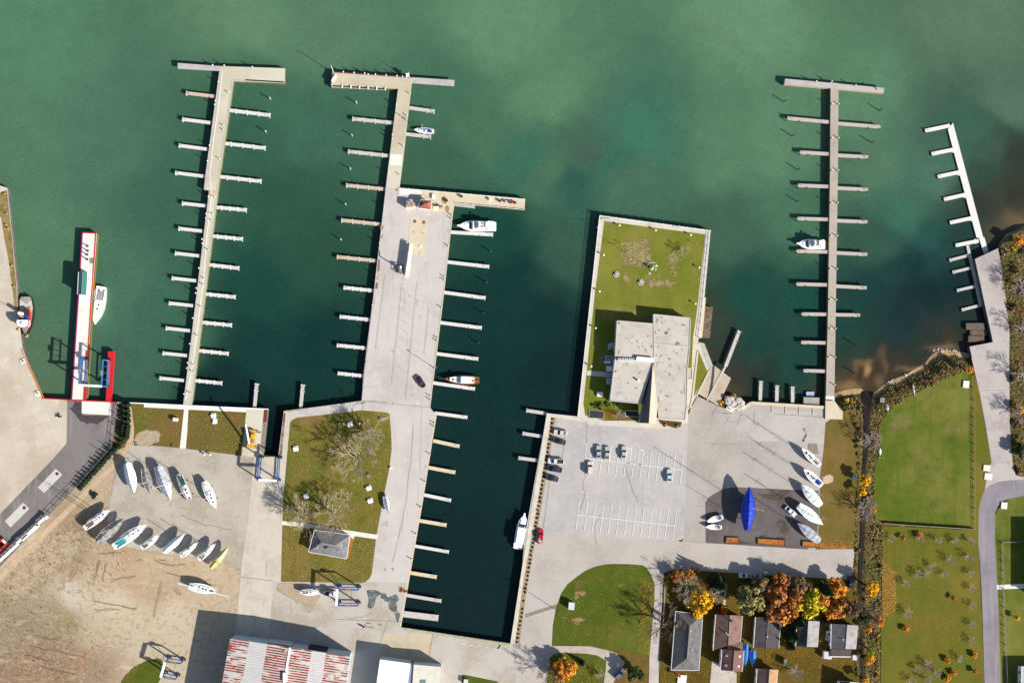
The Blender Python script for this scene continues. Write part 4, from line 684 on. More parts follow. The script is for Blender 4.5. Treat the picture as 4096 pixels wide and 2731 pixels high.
# ---------------------------------------------------------------- dock pedestals, lamps, piles
ped0 = thing('dock_pedestal', 'x', 'pedestal', (0, 0, 0))
MB().prism([(.15*math.cos(a*.785), .15*math.sin(a*.785)) for a in range(8)], 0, 1.0).build('column', white_paint, ped0)
MB().ball((0, 0, 1.08), .2, 8, sq=(1, 1, .7)).build('lamp_head', mat('lamp_white', (.8, .8, .76), rough=.4), ped0)
MB().box((0, 0, .06), (.5, .5, .12)).build('foot', steel_grey, ped0)
used = [False]
def peds(pts, z, text, group):
    pts = sorted(pts, key=lambda p: p[1])
    for i, p in enumerate(pts):
        lb = f'white dock pedestal, {ordinal(i)} from the top {text}'; loc = P(p[0], p[1], z)
        if not used[0]:
            used[0] = True; ped0.location = loc; tag(ped0, lb, 'pedestal', group)
        else: dup(ped0, loc, 0, lb, group)
F1 = lambda *p: C(600, 200, .3188, *p); F2 = lambda *p: C(600, 700, .3188, *p); F3 = lambda *p: C(600, 1150, .3188, *p)
peds(F1((862, 410), (825, 645), (818, 693), (752, 1203), (727, 1398))+F2((738, 274), (710, 489), (706, 545), (657, 807), (662, 860), (617, 1170), (585, 1420), (577, 1482))+F3((540, 384), (503, 704), (476, 942), (467, 1010), (431, 1332)), .03, 'on the left edge of the left pier', 'white pedestals on the left pier')
peds(F1((988, 540), (930, 955), (930, 1012), (878, 1370))+F2((820, 283), (795, 497), (785, 578), (738, 943), (688, 1304), (680, 1382))+F3((648, 245), (600, 605), (555, 972), (548, 1060), (515, 1327)), .03, 'on the right edge of the left pier', 'white pedestals on the left pier')
G1 = lambda *p: C(1200, 200, .3189, *p); G2 = lambda *p: C(1200, 650, .3189, *p); G3 = lambda *p: C(1250, 1080, .3954, *p)
peds(G1((1212, 692), (1160, 1068), (1158, 1120))+G2((1108, 135), (1057, 557), (1018, 917), (1000, 1010), (957, 1412))+G3((607, 357), (577, 637), (545, 938), (515, 1212), (502, 1322)), .03, 'on the left edge of the middle pier', 'white pedestals on the middle pier')
peds(G1((1380, 555), (1345, 828), (1335, 883), (1298, 1208))+G2((1252, 155), (1908, 665), (1903, 708), (1862, 1048), (1812, 1433), (1810, 1473))+G3((1305, 378), (1265, 688), (1260, 718), (1230, 988), (1192, 1272), (1190, 1308)), .03, 'on the right edge of the middle pier', 'white pedestals on the middle pier')
peds(C(1100, 1500, .319, (1997, 600), (1997, 642), (1943, 988), (1883, 1333))+C(1550, 1950, .3189, (420, 242), (358, 577), (303, 893)), .1, 'along the left bank of the channel', 'white pedestals on the channel bank')
Q1 = lambda *p: C(3050, 250, .3188, *p); Q2 = lambda *p: C(3050, 700, .3507, *p); Q3 = lambda *p: C(3050, 1200, .3188, *p)
peds(Q1((950, 527), (948, 952), (942, 1357))+Q2((850, 322), (846, 695), (842, 1072), (834, 1424))+Q3((912, 357), (905, 718), (900, 1062)), .03, 'on the right edge of the plank pier', 'white pedestals on the plank pier')
peds(Q1((868, 525), (865, 950), (862, 1357))+Q2((780, 318), (777, 693), (768, 1070), (766, 1420))+Q3((845, 358), (830, 714)), .03, 'on the left edge of the plank pier', 'white pedestals on the plank pier')
for i, p in enumerate(F1((790, 197), (935, 203), (1287, 222))+G1((545, 283), (680, 293), (812, 300), (855, 314), (947, 313), (1080, 323), (1217, 332), (1285, 342))+Q1((668, 243), (862, 246), (1160, 292), (1437, 335))):
    of = 'left pier' if i < 3 else ('middle pier' if i < 11 else 'plank pier'); k = i if i < 3 else (i-3 if i < 11 else i-11)
    dup(ped0, P(*p, .03), 0, f'white pedestal, {ordinal(k)} from the left on the head of the {of}', f'white pedestals on the {of}')
pil0 = None
def piles(pts, h, m, text, group):
    global pil0
    for i, p in enumerate(sorted(pts, key=lambda q: q[1])):
        r = thing('mooring_pile', f'mooring pile, {ordinal(i)} from the top of the row {text}', 'pile', P(*p, WL), 0, group)
        MB().tube((0, 0, -3), (0, 0, h), .2, .17, 8).build('shaft', m, r); MB().tube((0, 0, h), (0, 0, h+.3), .22, .05, 8).build('cap', white_paint if m is wood_pale else wood_dark, r)
piles(F1((1515, 625), (1462, 1038)), 2.6, wood_pale, 'right of the left pier', 'mooring piles right of the left pier')
piles(G1((712, 675), (657, 1085), (637, 1503))+G2((577, 535), (519, 975)), 2.6, wood_pale, 'left of the middle pier', 'mooring piles left of the middle pier')
piles(C(1500, 650, .319, (1448, 1118), (1397, 1506))+G3((1760, 126), (1727, 437), (1679, 738)), 2.6, steel_grey, 'right of the middle pier', 'mooring piles right of the middle pier')
piles(Q1((268, 496), (368, 925), (440, 1348))+Q2((392, 305)), 2.8, wood_dark, 'left of the plank pier', 'dark mooring piles by the plank pier')
piles(Q1((1465, 607), (1365, 1010))+Q3((1142, 556), (1148, 915)), 2.8, wood_dark, 'right of the plank pier', 'dark mooring piles by the plank pier')
# globe lamps on the club lawn
lamp0 = None
U = lambda *p: C(2250, 820, .287, *p)
V = lambda *p: C(2250, 1200, .3316, *p)
LAMPS = [(U((785, 293))[0], 'near the top left corner'), (U((1288, 360))[0], 'in the middle of the top edge'), (U((1775, 425))[0], 'near the top right corner'), (U((565, 703))[0], 'upper one along the left walkway'), (U((508, 1208))[0], 'second one along the left walkway'), (U((1893, 878))[0], 'upper one along the right walkway'), (U((1840, 1378))[0], 'lower one along the right walkway'), (V((393, 340))[0], 'in the shade left of the clubhouse'), (V((340, 800))[0], 'by the left walkway beside the clubhouse')]
for i, (p, t) in enumerate(LAMPS):
    lb = f'white globe lamp on the club lawn, {t}'
    if lamp0 is None:
        lamp0 = thing('globe_lamp', lb, 'lamp', P(*p), 0, 'globe lamps on the club lawn')
        MB().tube((0, 0, 0), (0, 0, 1.2), .07, .06, 8).build('post', steel_dark, lamp0); MB().ball((0, 0, 1.4), .36, 10).build('globe', MATS['lamp_white'], lamp0, True); MB().tube((0, 0, 0), (0, 0, .12), .2, .2, 8).build('base', steel_grey, lamp0)
    else: dup(lamp0, P(*p), 0, lb)
# pipe railing of the club point
def railing(name, label, pts, n, z=0, h=.95, m=None, post=.07):
    r = thing(name, label, 'railing', P(*pts[0], z)); b = MB(r.location); m = m or white_paint
    for a, c in zip(pts, pts[1:]):
        for hh in (h, h*.55): b.tube(P(*a, z+hh), P(*c, z+hh), .06, n=5)
    b.build('rail', m, r); ln = [math.dist(a, c) for a, c in zip(pts, pts[1:])]; tot = sum(ln)
    for i in range(n+1):
        d = tot*i/n; k = 0
        while k < len(ln)-1 and d > ln[k]: d -= ln[k]; k += 1
        q = P(*lp(pts[k], pts[k+1], min(1, d/ln[k])), z)
        MB(r.location).tube(q, q+Vector((0, 0, h+.1)), post, n=6).build('post', m, r)
    return r
railing('railing', 'white pipe railing along the top edge of the club point', [(2399, 863), (2841, 923)], 14, 0, 1.0, post=.1)
railing('railing', 'white pipe railing along the left edge of the club point', [(2397.5, 866), (2361, 1200), (2311, 1663)], 26, 0, .8)
railing('railing', 'white pipe railing along the right edge of the club point', [(2840.5, 926), (2809, 1265), (2797, 1352)], 14, 0, 1.0)
railing('railing', 'low white railing along the upper edge of the fuel dock', [(1599, 752.5), (2099, 797)], 14, 0, .5, post=.1)
railing('railing', 'low white railing along the lower edge of the fuel dock', [(1822, 812), (2096, 838.5)], 8, 0, .5, post=.1)
for pts, lb in ((C(2250, 820, .287, (545, 180), (668, 190), (665, 215), (545, 205)), 'long pale bench in the top left corner of the club walkway'), (C(2250, 820, .287, (1540, 288), (1640, 300), (1638, 325), (1545, 312)), 'long pale bench on the top walkway of the club')):
    r = thing('bench', lb, 'bench', P(*pts[0], 0)); MB(r.location).prism(W(pts), .38, .45).build('seat', mat('bench_grey', A(206, 206, 214)), r)
    for k in (0, 1): MB(r.location).prism(W([lp(pts[0], pts[1], .1+.7*k), lp(pts[0], pts[1], .2+.7*k), lp(pts[3], pts[2], .2+.7*k), lp(pts[3], pts[2], .1+.7*k)]), 0, .38).build('leg', steel_grey, r)
# float fenders on the left bank
for i in range(23):
    p = lp((85, 1400), (170, 1588), i/22) if i > 2 else lp((86, 1398), (95, 1425), i/3)
    o = MB().ball((0, 0, 0), .42, 8, sq=(1, 1, .8)).build('float_fender', mat('fender_orange', A(226, 140, 46), [(A(150, 84, 40), 2, .5, .7)], coord='O'), None, True, P(p[0]+2, p[1], -.15))
    tag(o, f'orange float fender, {ordinal(i)} from the top along the left bank', 'fender', 'orange fenders along the left bank')
yb = None
for i, p in enumerate(C(0, 700, .3189, (70, 236), (95, 490), (85, 626), (110, 672), (155, 1140), (182, 1402))+C(0, 1150, .3188, (205, 272), (240, 540))):
    lb = f'yellow mooring bollard, {ordinal(i)} from the top along the left bank'
    if yb is None:
        yb = thing('bollard', lb, 'bollard', P(*p), 0, 'yellow bollards on the left bank')
        MB().tube((0, 0, 0), (0, 0, .55), .22, .2, 8).build('post', yellow_paint, yb); MB().tube((0, 0, .55), (0, 0, .7), .3, .28, 8).build('cap', yellow_paint, yb)
    else: dup(yb, P(*p), 0, lb)
for i, q in enumerate(C(0, 1150, .3188, (250, 905), (310, 890), (328, 945), (262, 962))[:1]+C(0, 1550, .3188, (430, 55))):
    pts = [(q[0], q[1]), (q[0]+18, q[1]-6), (q[0]+25, q[1]+11), (q[0]+6, q[1]+17)]
    r = thing('mooring_block', ('upper' if i == 0 else 'lower')+' white concrete mooring block beside the orange fenders', 'block', P(*q, 0), 0, 'mooring blocks on the left bank')
    MB(r.location).prism(W(pts), 0, .3).build('slab', bright_con, r); MB(r.location).tube(P(q[0]+12, q[1]+5, .3), P(q[0]+12, q[1]+5, .7), .25, n=8).build('bitt', steel_dark, r)
# ---------------------------------------------------------------- boats
def fsail(t, sw=.55, mx=.45):
    if t < mx: return sw+(1-sw)*math.sin(1.5708*t/mx)
    return max(.015, 1-((t-mx)/(1-mx))**2.1)
def fmotor(t, sw=.88, mx=.5):
    if t < mx: return sw+(1-sw)*math.sin(1.5708*t/mx)
    return max(.02, 1-((t-mx)/(1-mx))**2.3)
def hull(L, B, f, zd, dep, sheer=.25, n=16, rake=.0):
    rings = []
    for i in range(n+1):
        t = i/n; x = -L/2+L*t; bb = B/2*f(t); zs = zd+sheer*(2*t-.7)**2*.8; d = dep*(1-.55*max(0, (t-.75)/.25)**1.5)
        xr = lambda q: x-rake*q*t**3
        rings.append([Vector((xr(0), bb, zs)), Vector((xr(.5), bb*.97, zs-.35*d)), Vector((xr(.8), bb*.78, zs-.75*d)), Vector((xr(1), bb*.06, zs-d)),
                      Vector((xr(1), -bb*.06, zs-d)), Vector((xr(.8), -bb*.78, zs-.75*d)), Vector((xr(.5), -bb*.97, zs-.35*d)), Vector((xr(0), -bb, zs))])
    b = MB(); b.loft(rings, 0, True, False)
    return b
def outline(L, B, f, t0, t1, k, n=10):
    up = [(-L/2+L*(t0+(t1-t0)*i/n), B/2*f(t0+(t1-t0)*i/n)*k) for i in range(n+1)]
    return up+[(x, -y) for x, y in reversed(up)]
def deckmesh(L, B, f, zd, sheer=.25, n=16, ins=.96, lift=-.03, camber=.1, t0=0, t1=1):
    b = MB()
    for i in range(n):
        q = []
        for t in (t0+(t1-t0)*i/n, t0+(t1-t0)*(i+1)/n):
            x = -L/2+L*t; bb = B/2*f(t)*ins; zs = zd+sheer*(2*t-.7)**2*.8+lift
            q.append([(x, bb, zs), (x, 0, zs+camber), (x, -bb, zs)])
        for j in (0, 1): b.add([q[0][j], q[0][j+1], q[1][j+1], q[1][j]], [(0, 1, 2, 3)])
    return b
def frame(stern, bow, zd, zb, name, label, group):
    ps, pb = P(*stern, zd), P(*bow, zd); d = pb-ps; c = (ps+pb)/2
    return thing(name, label, 'boat', (c.x, c.y, zb), math.atan2(d.y, d.x), group), d.length
GY = 'sailboats stored on land'
def cradle(t, L, B, h, what):
    c = thing('boat_cradle', 'steel cradle under the '+what, 'cradle', t.location, t.rotation_euler.z, 'cradles under stored boats')
    for x in (-L*.25, L*.18): MB().box((x, 0, .1), (.25, B*.7, .2)).build('beam', wood_dark, c)
    for x in (-L*.25, L*.18):
        for s in (-1, 1): MB().tube((x, s*B*.45, 0), (x, s*B*.3, h), .07).build('stand', steel_dark, c)
def sailboat(stern, bow, beam_px, label, what, zd=2.5, zb=0, dep=1.5, mast=None, cover=None, canvas=None, hullm=None, deckm=None, hatches=3, cabin=True, boom=True, group=GY, ridge=1.15, land=True, sw=.6, mast_t=.55, trim=None, hgt=None):
    t, L = frame(stern, bow, zd, zb, 'sailboat', label, group); B = beam_px*S; z = zd-zb; f = lambda q: fsail(q, sw)
    hm = hullm or boat_white; dm = deckm or boat_white
    hull(L, B, f, z, dep).build('hull', hm, t, True)
    if land:
        MB().prism([(-L*.12, .12), (L*.16, .12), (L*.16, -.12), (-L*.12, -.12)], .25, z-dep+.1).build('keel', antifoul, t)
        cradle(t, L, B, z-dep*.7, what)
    if cover:
        b = MB(); n = 14; rows = []
        for i in range(n+1):
            q = i/n; x = -L/2+L*q; bb = B/2*f(q)*1.03+.05; zs = z+.25*(2*q-.7)**2*.8-.25; rz_ = z+ridge*(1-.45*abs(2*q-1)**2.2)+(.07*math.sin(i*2.3))
            if i == n: x += .15; rz_ = z+ridge*.35
            rows.append([(x, bb, zs), (x, bb*.55, zs*.42+rz_*.58-.06), (x, 0, rz_), (x, -bb*.55, zs*.42+rz_*.58-.06), (x, -bb, zs)])
        b.loft([[Vector(p) for p in r] for r in rows], 0, True, False); b.build('tarp', cover, t)
        b = MB()
        for i in (4, 7, 10):
            for a, c in zip(rows[i], rows[i][1:]): b.tube(Vector(a)+Vector((0, 0, .03)), Vector(c)+Vector((0, 0, .03)), .03, n=4)
        b.build('rope', steel_grey, t)
    else:
        deckmesh(L, B, f, z).build('deck', dm, t)
        b = MB()
        for s in (-1, 1):
            pts = [(-L/2+L*i/14, s*B/2*f(i/14)*.985, z+.25*(2*i/14-.7)**2*.8+.05) for i in range(15)]
            for a, c in zip(pts, pts[1:]): b.tube(a, c, .05, n=4)
        b.build('toe_rail', trim or alu, t)
        if cabin:
            cb = MB().prism(outline(L, B, f, .36, .76, .62), z-.05, z+.42, inset=.12); cab = cb.build('cabin', hm if hm is boat_white else boat_white, t)
            b = MB()
            for s in (-1, 1):
                for q in (.44, .54, .64):
                    y = s*(B/2*f(q)*.6-.02); b.box((-L/2+L*q, y, z+.22), (L*.06, .06, .16))
            b.build('window', glass, cab)
            for k in range(hatches): MB().box((-L/2+L*(.48+.11*k+(.04 if k == 2 else 0)), 0 if k else .2, z+.46), (.55, .55, .08)).build('hatch', glass, t)
        ck = MB().prism(outline(L, B, f, .06, .34, .58), z-.02, z+.02+.08).build('cockpit', canvas or grey_deck, t)
        b = MB()
        for s in (-1, 1): b.box((-L/2+L*.2, s*B*.5*f(.2)*.66, z+.14), (L*.28, .12, .3))
        b.box((-L/2+L*.35, 0, z+.14), (.12, B*.5, .3)); b.build('coaming', boat_white, t)
        MB().tube((-L*.36, 0, z+.1), (-L*.36, 0, z+.8), .25, .25, 8).build('helm', steel_grey, t)
    if mast:
        x = -L/2+L*mast_t; b = MB(); b.tube((x, 0, z-.2), (x, 0, z+mast), .11, .07, 8); mo = b.build('mast', alu, t)
        b = MB()
        for hh in (.5, .78): b.tube((x, -B*.28, z+mast*hh), (x, B*.28, z+mast*hh), .04, n=4)
        b.build('spreader', alu, mo)
        b = MB(); b.tube((x, 0, z+mast), (L/2-.1, 0, z+.3), .018, n=3); b.tube((x, 0, z+mast), (-L/2+.1, 0, z+.3), .018, n=3)
        for s in (-1, 1): b.tube((x, 0, z+mast*.95), (x-.2, s*B*.46, z), .018, n=3)
        b.build('rigging', steel_grey, mo)
        if boom and not cover: MB().tube((x, 0, z+1.1), (-L/2+L*.08, 0, z+1.15), .13, .1, 8).build('boom', canvas or alu, t)
    return t
X1 = lambda *p: C(300, 1750, .3507, *p)
s = lambda a, c, bm, *r, **k: sailboat(X1(a)[0], X1(c)[0], bm*.3507, *r, **k)
s((590, 290), (679, 620), 122, 'white shrink-wrapped sailboat at the left end of the upper yard row', 'leftmost upper yard sailboat', cover=cover_white, ridge=1.7, zd=2.9)
s((785, 345), (862, 640), 108, 'sailboat under a grey wrinkled tarp in the upper yard row', 'grey tarped upper yard sailboat', cover=cover_grey, mast=13, ridge=.7)
s((945, 325), (1092, 712), 142, 'large sailboat under a pale translucent tarp, middle of the upper yard row', 'pale tarped upper yard sailboat', cover=cover_pale, mast=15, ridge=1.5, zd=2.8)
s((1183, 412), (1350, 778), 106, 'dark hulled sailboat with open decks and green canvas, upper yard row', 'dark hulled upper yard sailboat', mast=13, hullm=hull_black, deckm=mat('worn_deck', A(196, 186, 174), coord='O'), canvas=green_cloth, hatches=3)
s((1473, 500), (1616, 815), 112, 'white sailboat with dark hatches at the right end of the upper yard row', 'rightmost upper yard sailboat', mast=14, canvas=boat_cream)
s((108, 1035), (404, 816), 96, 'white sailboat with maroon cockpit canvas at the left end of the lower row', 'leftmost lower yard sailboat', mast=13, canvas=maroon_cloth)
s((250, 1187), (556, 922), 124, 'flat grey tarped sailboat with its white mast up, lower yard row', 'grey tarped lower yard sailboat', cover=cover_grey, mast=14, ridge=.9)
s((440, 1250), (825, 985), 128, 'long white sailboat with teal canvas and a bowsprit, lower yard row', 'long teal canvas sailboat', mast=15, canvas=teal_cloth)
s((760, 1260), (965, 1110), 84, 'small white sailboat with maroon and blue cockpit, lower yard row', 'small maroon cockpit sailboat', mast=10, canvas=maroon_cloth, hatches=2)
s((1012, 1303), (1246, 1096), 86, 'sailboat under a smooth white cover in the middle of the lower row', 'white covered lower yard sailboat', cover=cover_white, ridge=1.0)
s((1207, 1360), (1411, 1186), 70, 'small white sailboat with pale cockpit, third from the right, lower row', 'third lower yard sailboat from the right', mast=9, hatches=1, canvas=boat_cream)
s((1412, 1395), (1606, 1205), 74, 'small white sailboat beside the ochre one, lower yard row', 'sailboat beside the ochre one', mast=10, hatches=1, canvas=cover_grey)
sailboat((844, 2271), (912, 2189), 27, 'sailboat under an ochre yellow cover at the right end of the lower row', 'ochre covered sailboat', cover=cover_yellow, mast=10, ridge=.8)
t = sailboat((756.7, 2343), (872, 2367), 40, 'white sailboat with its mast lying along the deck on bare dirt', 'sailboat on the bare dirt', canvas=boat_cream, mast=None, hatches=4)
MB().tube((-9, .4, 3.6), (9.2, -.6, 3.7), .14, .1, 8).build('mast', white_paint, t)
sailboat((1203, 2366), (1286, 2371), 27, 'small white boat parked behind the white pickup near the lift', 'small boat behind the pickup', zd=1.9, dep=1.2, canvas=grey_deck, hatches=1)
X2 = lambda *p: C(2700, 1700, .3507, *p)
r_ = lambda a, c, bm, *r, **k: sailboat(X2(a)[0], X2(c)[0], bm*.3507, *r, **k)
r_((1655, 462), (1444, 264), 84, 'topmost white sailboat in the right hand boat row', 'topmost right row sailboat', mast=13, sw=.66)
r_((1676, 690), (1465, 500), 96, 'white sailboat with blue cockpit cushions, second in the right boat row', 'second right row sailboat', mast=13, canvas=navy_cloth, sw=.7)
r_((1664, 915), (1438, 675), 116, 'white shrink-wrapped sailboat, third in the right boat row', 'third right row sailboat', cover=cover_white, mast=14, ridge=1.0, sw=.6)
r_((1408, 915), (1686, 1132), 118, 'white shrink-wrapped sailboat facing backwards, fourth in the right boat row', 'fourth right row sailboat', cover=cover_white, mast=14, ridge=1.0, sw=.6)
r_((1650, 1325), (1400, 1118), 104, 'pale tarped sailboat at the lower end of the right boat row', 'lowest right row sailboat', cover=cover_pale, mast=13, ridge=.8, sw=.7)
t = r_((822, 1196), (846, 702), 152, 'big two-masted yacht wrapped in bright blue tarp on dark asphalt', 'big blue tarped yacht', cover=cover_blue, mast=19, ridge=1.5, zd=4.3, dep=2.2, sw=.4)
MB().tube((-5.2, 0, 4), (-5.2, 0, 15), .1, .07, 8).build('mizzen_mast', alu, t)
MB().prism([(-3, .3), (4, .3), (4, -.3), (-3, -.3)], .2, 2.6).build('keel_skirt', cover_blue, t)
r_((548, 1045), (362, 1098), 72, 'small white open boat with a blue cover on the dark asphalt', 'small blue covered open boat', zd=1.2, dep=.8, cabin=False, canvas=cover_lblue)
r_((533, 1163), (348, 1158), 64, 'small white dinghy with grey cockpit beside the blue covered one', 'small grey cockpit dinghy', zd=1.2, dep=.8, cabin=False, canvas=cover_grey)
sailboat((1543, 1983), (1556, 2050), 27, 'small motorboat under a pale tarp at the lawn edge', 'small tarped motorboat', zd=1.5, dep=1.0, cover=cover_pale, ridge=.5, sw=.85)
sailboat((2985, 2572), (2981, 2660), 23, 'small boat under a blue tarp touching the brown house', 'blue tarped boat at the house', zd=1.6, dep=1.0, cover=cover_lblue, ridge=.9, sw=.85)
sailboat((3014, 2601), (3010, 2662), 26, 'blue tarped boat standing alone right of the brown house', 'lone blue tarped boat', zd=1.6, dep=1.0, cover=cover_lblue, ridge=.7, sw=.8)
sailboat((1736, 526.5), (1656, 519.5), 26, 'small white sailboat moored near the head of the middle pier', '', zd=WL+.9, zb=WL, dep=1.3, mast=9, canvas=navy_cloth, group='boats afloat', land=False, hatches=1, mast_t=.58)
sailboat((407, 1146), (380, 1298), 55, 'large white sailboat moored along the red edged pier', '', zd=WL+1.5, zb=WL, dep=2, mast=None, canvas=grey_deck, group='boats afloat', land=False, hatches=2, sw=.72)
def motoryacht(stern, bow, beam, label, zd=WL+1.6, fly=True, pulpit=True, flip=0):
    t, L = frame(stern, bow, zd, WL, 'motor_yacht', label, 'boats afloat'); B = beam*S; z = zd-WL; f = fmotor
    hull(L, B, f, z, 2.3, .4).build('hull', boat_white, t, True)
    deckmesh(L, B, f, z, .4).build('deck', boat_white, t)
    if pulpit: MB().prism([(L/2-.8, .4), (L/2+.35, .3), (L/2+.55, 0), (L/2+.35, -.3), (L/2-.8, -.4)], z+.45, z+.6).build('bow_pulpit', boat_white, t)
    fd = MB().prism(outline(L, B, f, .5, .86, .7), z, z+.55, inset=.35).build('foredeck_trunk', boat_white, t)
    MB().prism([(-L/2+L*.64, B*.3), (-L/2+L*.7, B*.28), (-L/2+L*.7, -B*.28), (-L/2+L*.64, -B*.3)], z+.5, z+.6).build('windscreen', glass, fd)
    cb = MB().prism(outline(L, B, f, .1, .62, .8), z, z+1.5, inset=.25).build('cabin', boat_white, t)
    b = MB(); xa = -L/2+L*.62; xb = -L/2+L*.53
    b.add([(xa-.15, B*.33, z+.75), (xa-.15, -B*.33, z+.75), (xb, -B*.27, z+1.62), (xb, B*.27, z+1.62)], [(0, 1, 2, 3)]).build('windscreen', glass_blue, cb)
    b = MB()
    for s_ in (-1, 1): b.box((-L/2+L*.36, s_*(B*.5*.8-.1), z+1.0), (L*.3, .06, .4))
    b.build('side_window', glass, cb)
    if fly:
        fb = MB().prism(outline(L, B, f, .14, .5, .66), z+1.5, z+2.1, inset=.1).build('flybridge', boat_white, t)
        MB().prism(outline(L, B, f, .18, .44, .5), z+2.08, z+2.14).build('flybridge_floor', boat_cream, fb)
        b = MB(); b.box((-L/2+L*.46, 0, z+2.3), (.1, B*.5, .4), tilt=Matrix.Rotation(.5, 3, 'Y')); b.build('wind_shield', glass, fb)
        for s_ in (-1, 1): MB().box((-L/2+L*.33, s_*.5, z+2.3), (.5, .25, .4)).build('helm_seat', steel_dark, fb)
        b = MB(); b.tube((-L/2+L*.2, B*.36, z+1.5), (-L/2+L*.17, B*.33, z+3.1), .12); b.tube((-L/2+L*.2, -B*.36, z+1.5), (-L/2+L*.17, -B*.33, z+3.1), .12); b.box((-L/2+L*.17, 0, z+3.1), (.5, B*.68, .12)); b.build('radar_arch', boat_white, t)
    MB().prism([(-L/2-.7, B*.38), (-L/2+.2, B*.42), (-L/2+.2, -B*.42), (-L/2-.7, -B*.38)], z-.9, z-.75).build('swim_platform', boat_white, t)
    MB().prism(outline(L, B, f, .02, .1, .8), z, z+.06).build('aft_deck', grey_deck, t)
    b = MB()
    for s_ in (-1, 1):
        pts = [(-L/2+L*q, s_*B/2*f(q)*.94, z+.4*(2*q-.7)**2*.8+.6) for q in (.45, .6, .72, .82, .9, .97)]
        for a, c in zip(pts, pts[1:]): b.tube(a, c, .03, n=4)
    b.build('bow_rail', alu, t)
    return t
motoryacht((1977, 905), (1834, 903.5), 45, 'big white motor yacht moored right of the middle pier', pulpit=True)
motoryacht((3299, 978.5), (3190, 975), 42, 'white motor yacht with bow pulpit moored left of the plank pier')
motoryacht((2073, 2188), (2098, 2056), 46, 'white motor yacht moored bow up along the right bank of the channel', fly=False)
# wooden trawler
t, L = frame((1917, 1521.5), (1778, 1515), WL+1.3, WL, 'wooden_cruiser', 'varnished wooden cruiser with a long white cabin roof, moored in the channel', 'boats afloat'); B = 40*S; z = 1.3; f = lambda q: fsail(q, .6, .4)
hull(L, B, f, z, 1.9, .5).build('hull', teak, t, True); deckmesh(L, B, f, z, .5).build('deck', teak, t)
b = MB()
for s_ in (-1, 1):
    pts = [(-L/2+L*i/14, s_*B/2*f(i/14)*.98, z+.5*(2*i/14-.7)**2*.8+.2) for i in range(15)]
    for a, c in zip(pts, pts[1:]): b.tube(a, c, .07, n=4)
b.build('rail', mat('dark_teak', A(120, 72, 50)), t)
cb = MB().prism(outline(L, B, f, .14, .86, .72, 16), z, z+1.0, inset=.15).build('cabin', boat_white, t)
MB().box((L*.07, 0, z+1.25), (1.1, B*.62, .5), tilt=Matrix.Rotation(.25, 3, 'Y')).build('windscreen', glass_blue, cb)
MB().tube((L*.25, .1, z+1), (L*.25, .1, z+1.15), .35, n=10).build('hatch', glass, cb); MB().box((-L*.32, .2, z+1.05), (.8, .9, .1)).build('hatch', orange_paint, cb)
ck = MB().prism(outline(L, B, f, .02, .13, .7), z, z+.1).build('cockpit', wood_dark, t); MB().tube((-L*.45, 0, z), (-L*.45, 0, z+.7), .3).build('stern_post', wood_dark, t)
b = MB(); b.tube((L/2-.3, 0, z+.4), (L/2+2.2, .1, z+.8), .07); b.build('bowsprit', wood_dark, t)
# tug
t, L = frame((105, 1187), (107, 1346), WL+1.6, WL, 'tugboat', 'black hulled harbour tug with white wheelhouse moored at the left bank', 'boats afloat'); B = 62*S; z = 1.6; f = lambda q: (fmotor(q, .8, .35) if q > .06 else .62+q*3)
hull(L, B, f, z, 2.6, .6).build('hull', hull_black, t, True); deckmesh(L, B, f, z, .6).build('deck', grey_deck, t)
b = MB()
for s_ in (-1, 1):
    pts = [(-L/2+L*i/16, s_*B/2*f(i/16), z+.6*(2*i/16-.7)**2*.8+.25) for i in range(17)]
    for a, c in zip(pts, pts[1:]): b.tube(a, c, .16, n=5)
b.build('bulwark', black, t)
MB().prism(outline(L, B, f, .0, .33, .9), z+.02, z+.12).build('towing_deck', mat('pale_deck', A(226, 218, 208), [(A(196, 186, 176), .8, .45, .7)], coord='O'), t)
hs = MB().prism([(-L*.16, B*.3), (L*.28, B*.3), (L*.28, -B*.3), (-L*.16, -B*.3)], z, z+1.9).build('deck_house', red_paint, t)
MB().prism([(-L*.16, B*.31), (L*.0, B*.31), (L*.0, -B*.16), (-L*.16, -B*.16)], z+1.9, z+2.0).build('house_top', steel_dark, hs)
MB().prism([(L*.0, B*.31), (L*.1, B*.31), (L*.1, -B*.14), (L*.0, -B*.14)], z+1.9, z+2.0).build('house_top', navy_cloth, hs)
wh = MB().prism([(L*.1, B*.36), (L*.2, B*.38), (L*.27, B*.26), (L*.3, 0), (L*.27, -B*.26), (L*.2, -B*.38), (L*.1, -B*.36)], z+1.9, z+4.2, inset=.1).build('wheelhouse', boat_white, t)
MB().prism([(L*.1, B*.39), (L*.2, B*.41), (L*.28, B*.28), (L*.31, 0), (L*.28, -B*.28), (L*.2, -B*.41), (L*.1, -B*.39)], z+3.1, z+3.7).build('window', glass, wh)
MB().ball((L*.19, .1, z+4.3), .75, 10, sq=(1, 1, .5)).build('radar_dome', boat_white, wh, True)
MB().tube((-L*.06, -B*.16, z+1.9), (-L*.06, -B*.16, z+4.4), .7, .6, 10).build('funnel', white_paint, hs)
MB().tube((L*.03, 0, z+2), (L*.03, 0, z+7), .12, .08).build('mast', alu, t)
for q in (-.2, -.14): MB().tube((L*q, B*.3, z), (L*q, B*.3, z+.9), .25).build('bitt', yellow_paint, t)
MB().ball((L*.47, 0, z+.5), .75, 10, sq=(1, 1, .7)).build('bow_fender', mat('rope_fender', A(222, 178, 112)), t)
MB().ball((L*.3, -B*.5, z+.3), .55, 8).build('side_fender', yellow_paint, t)
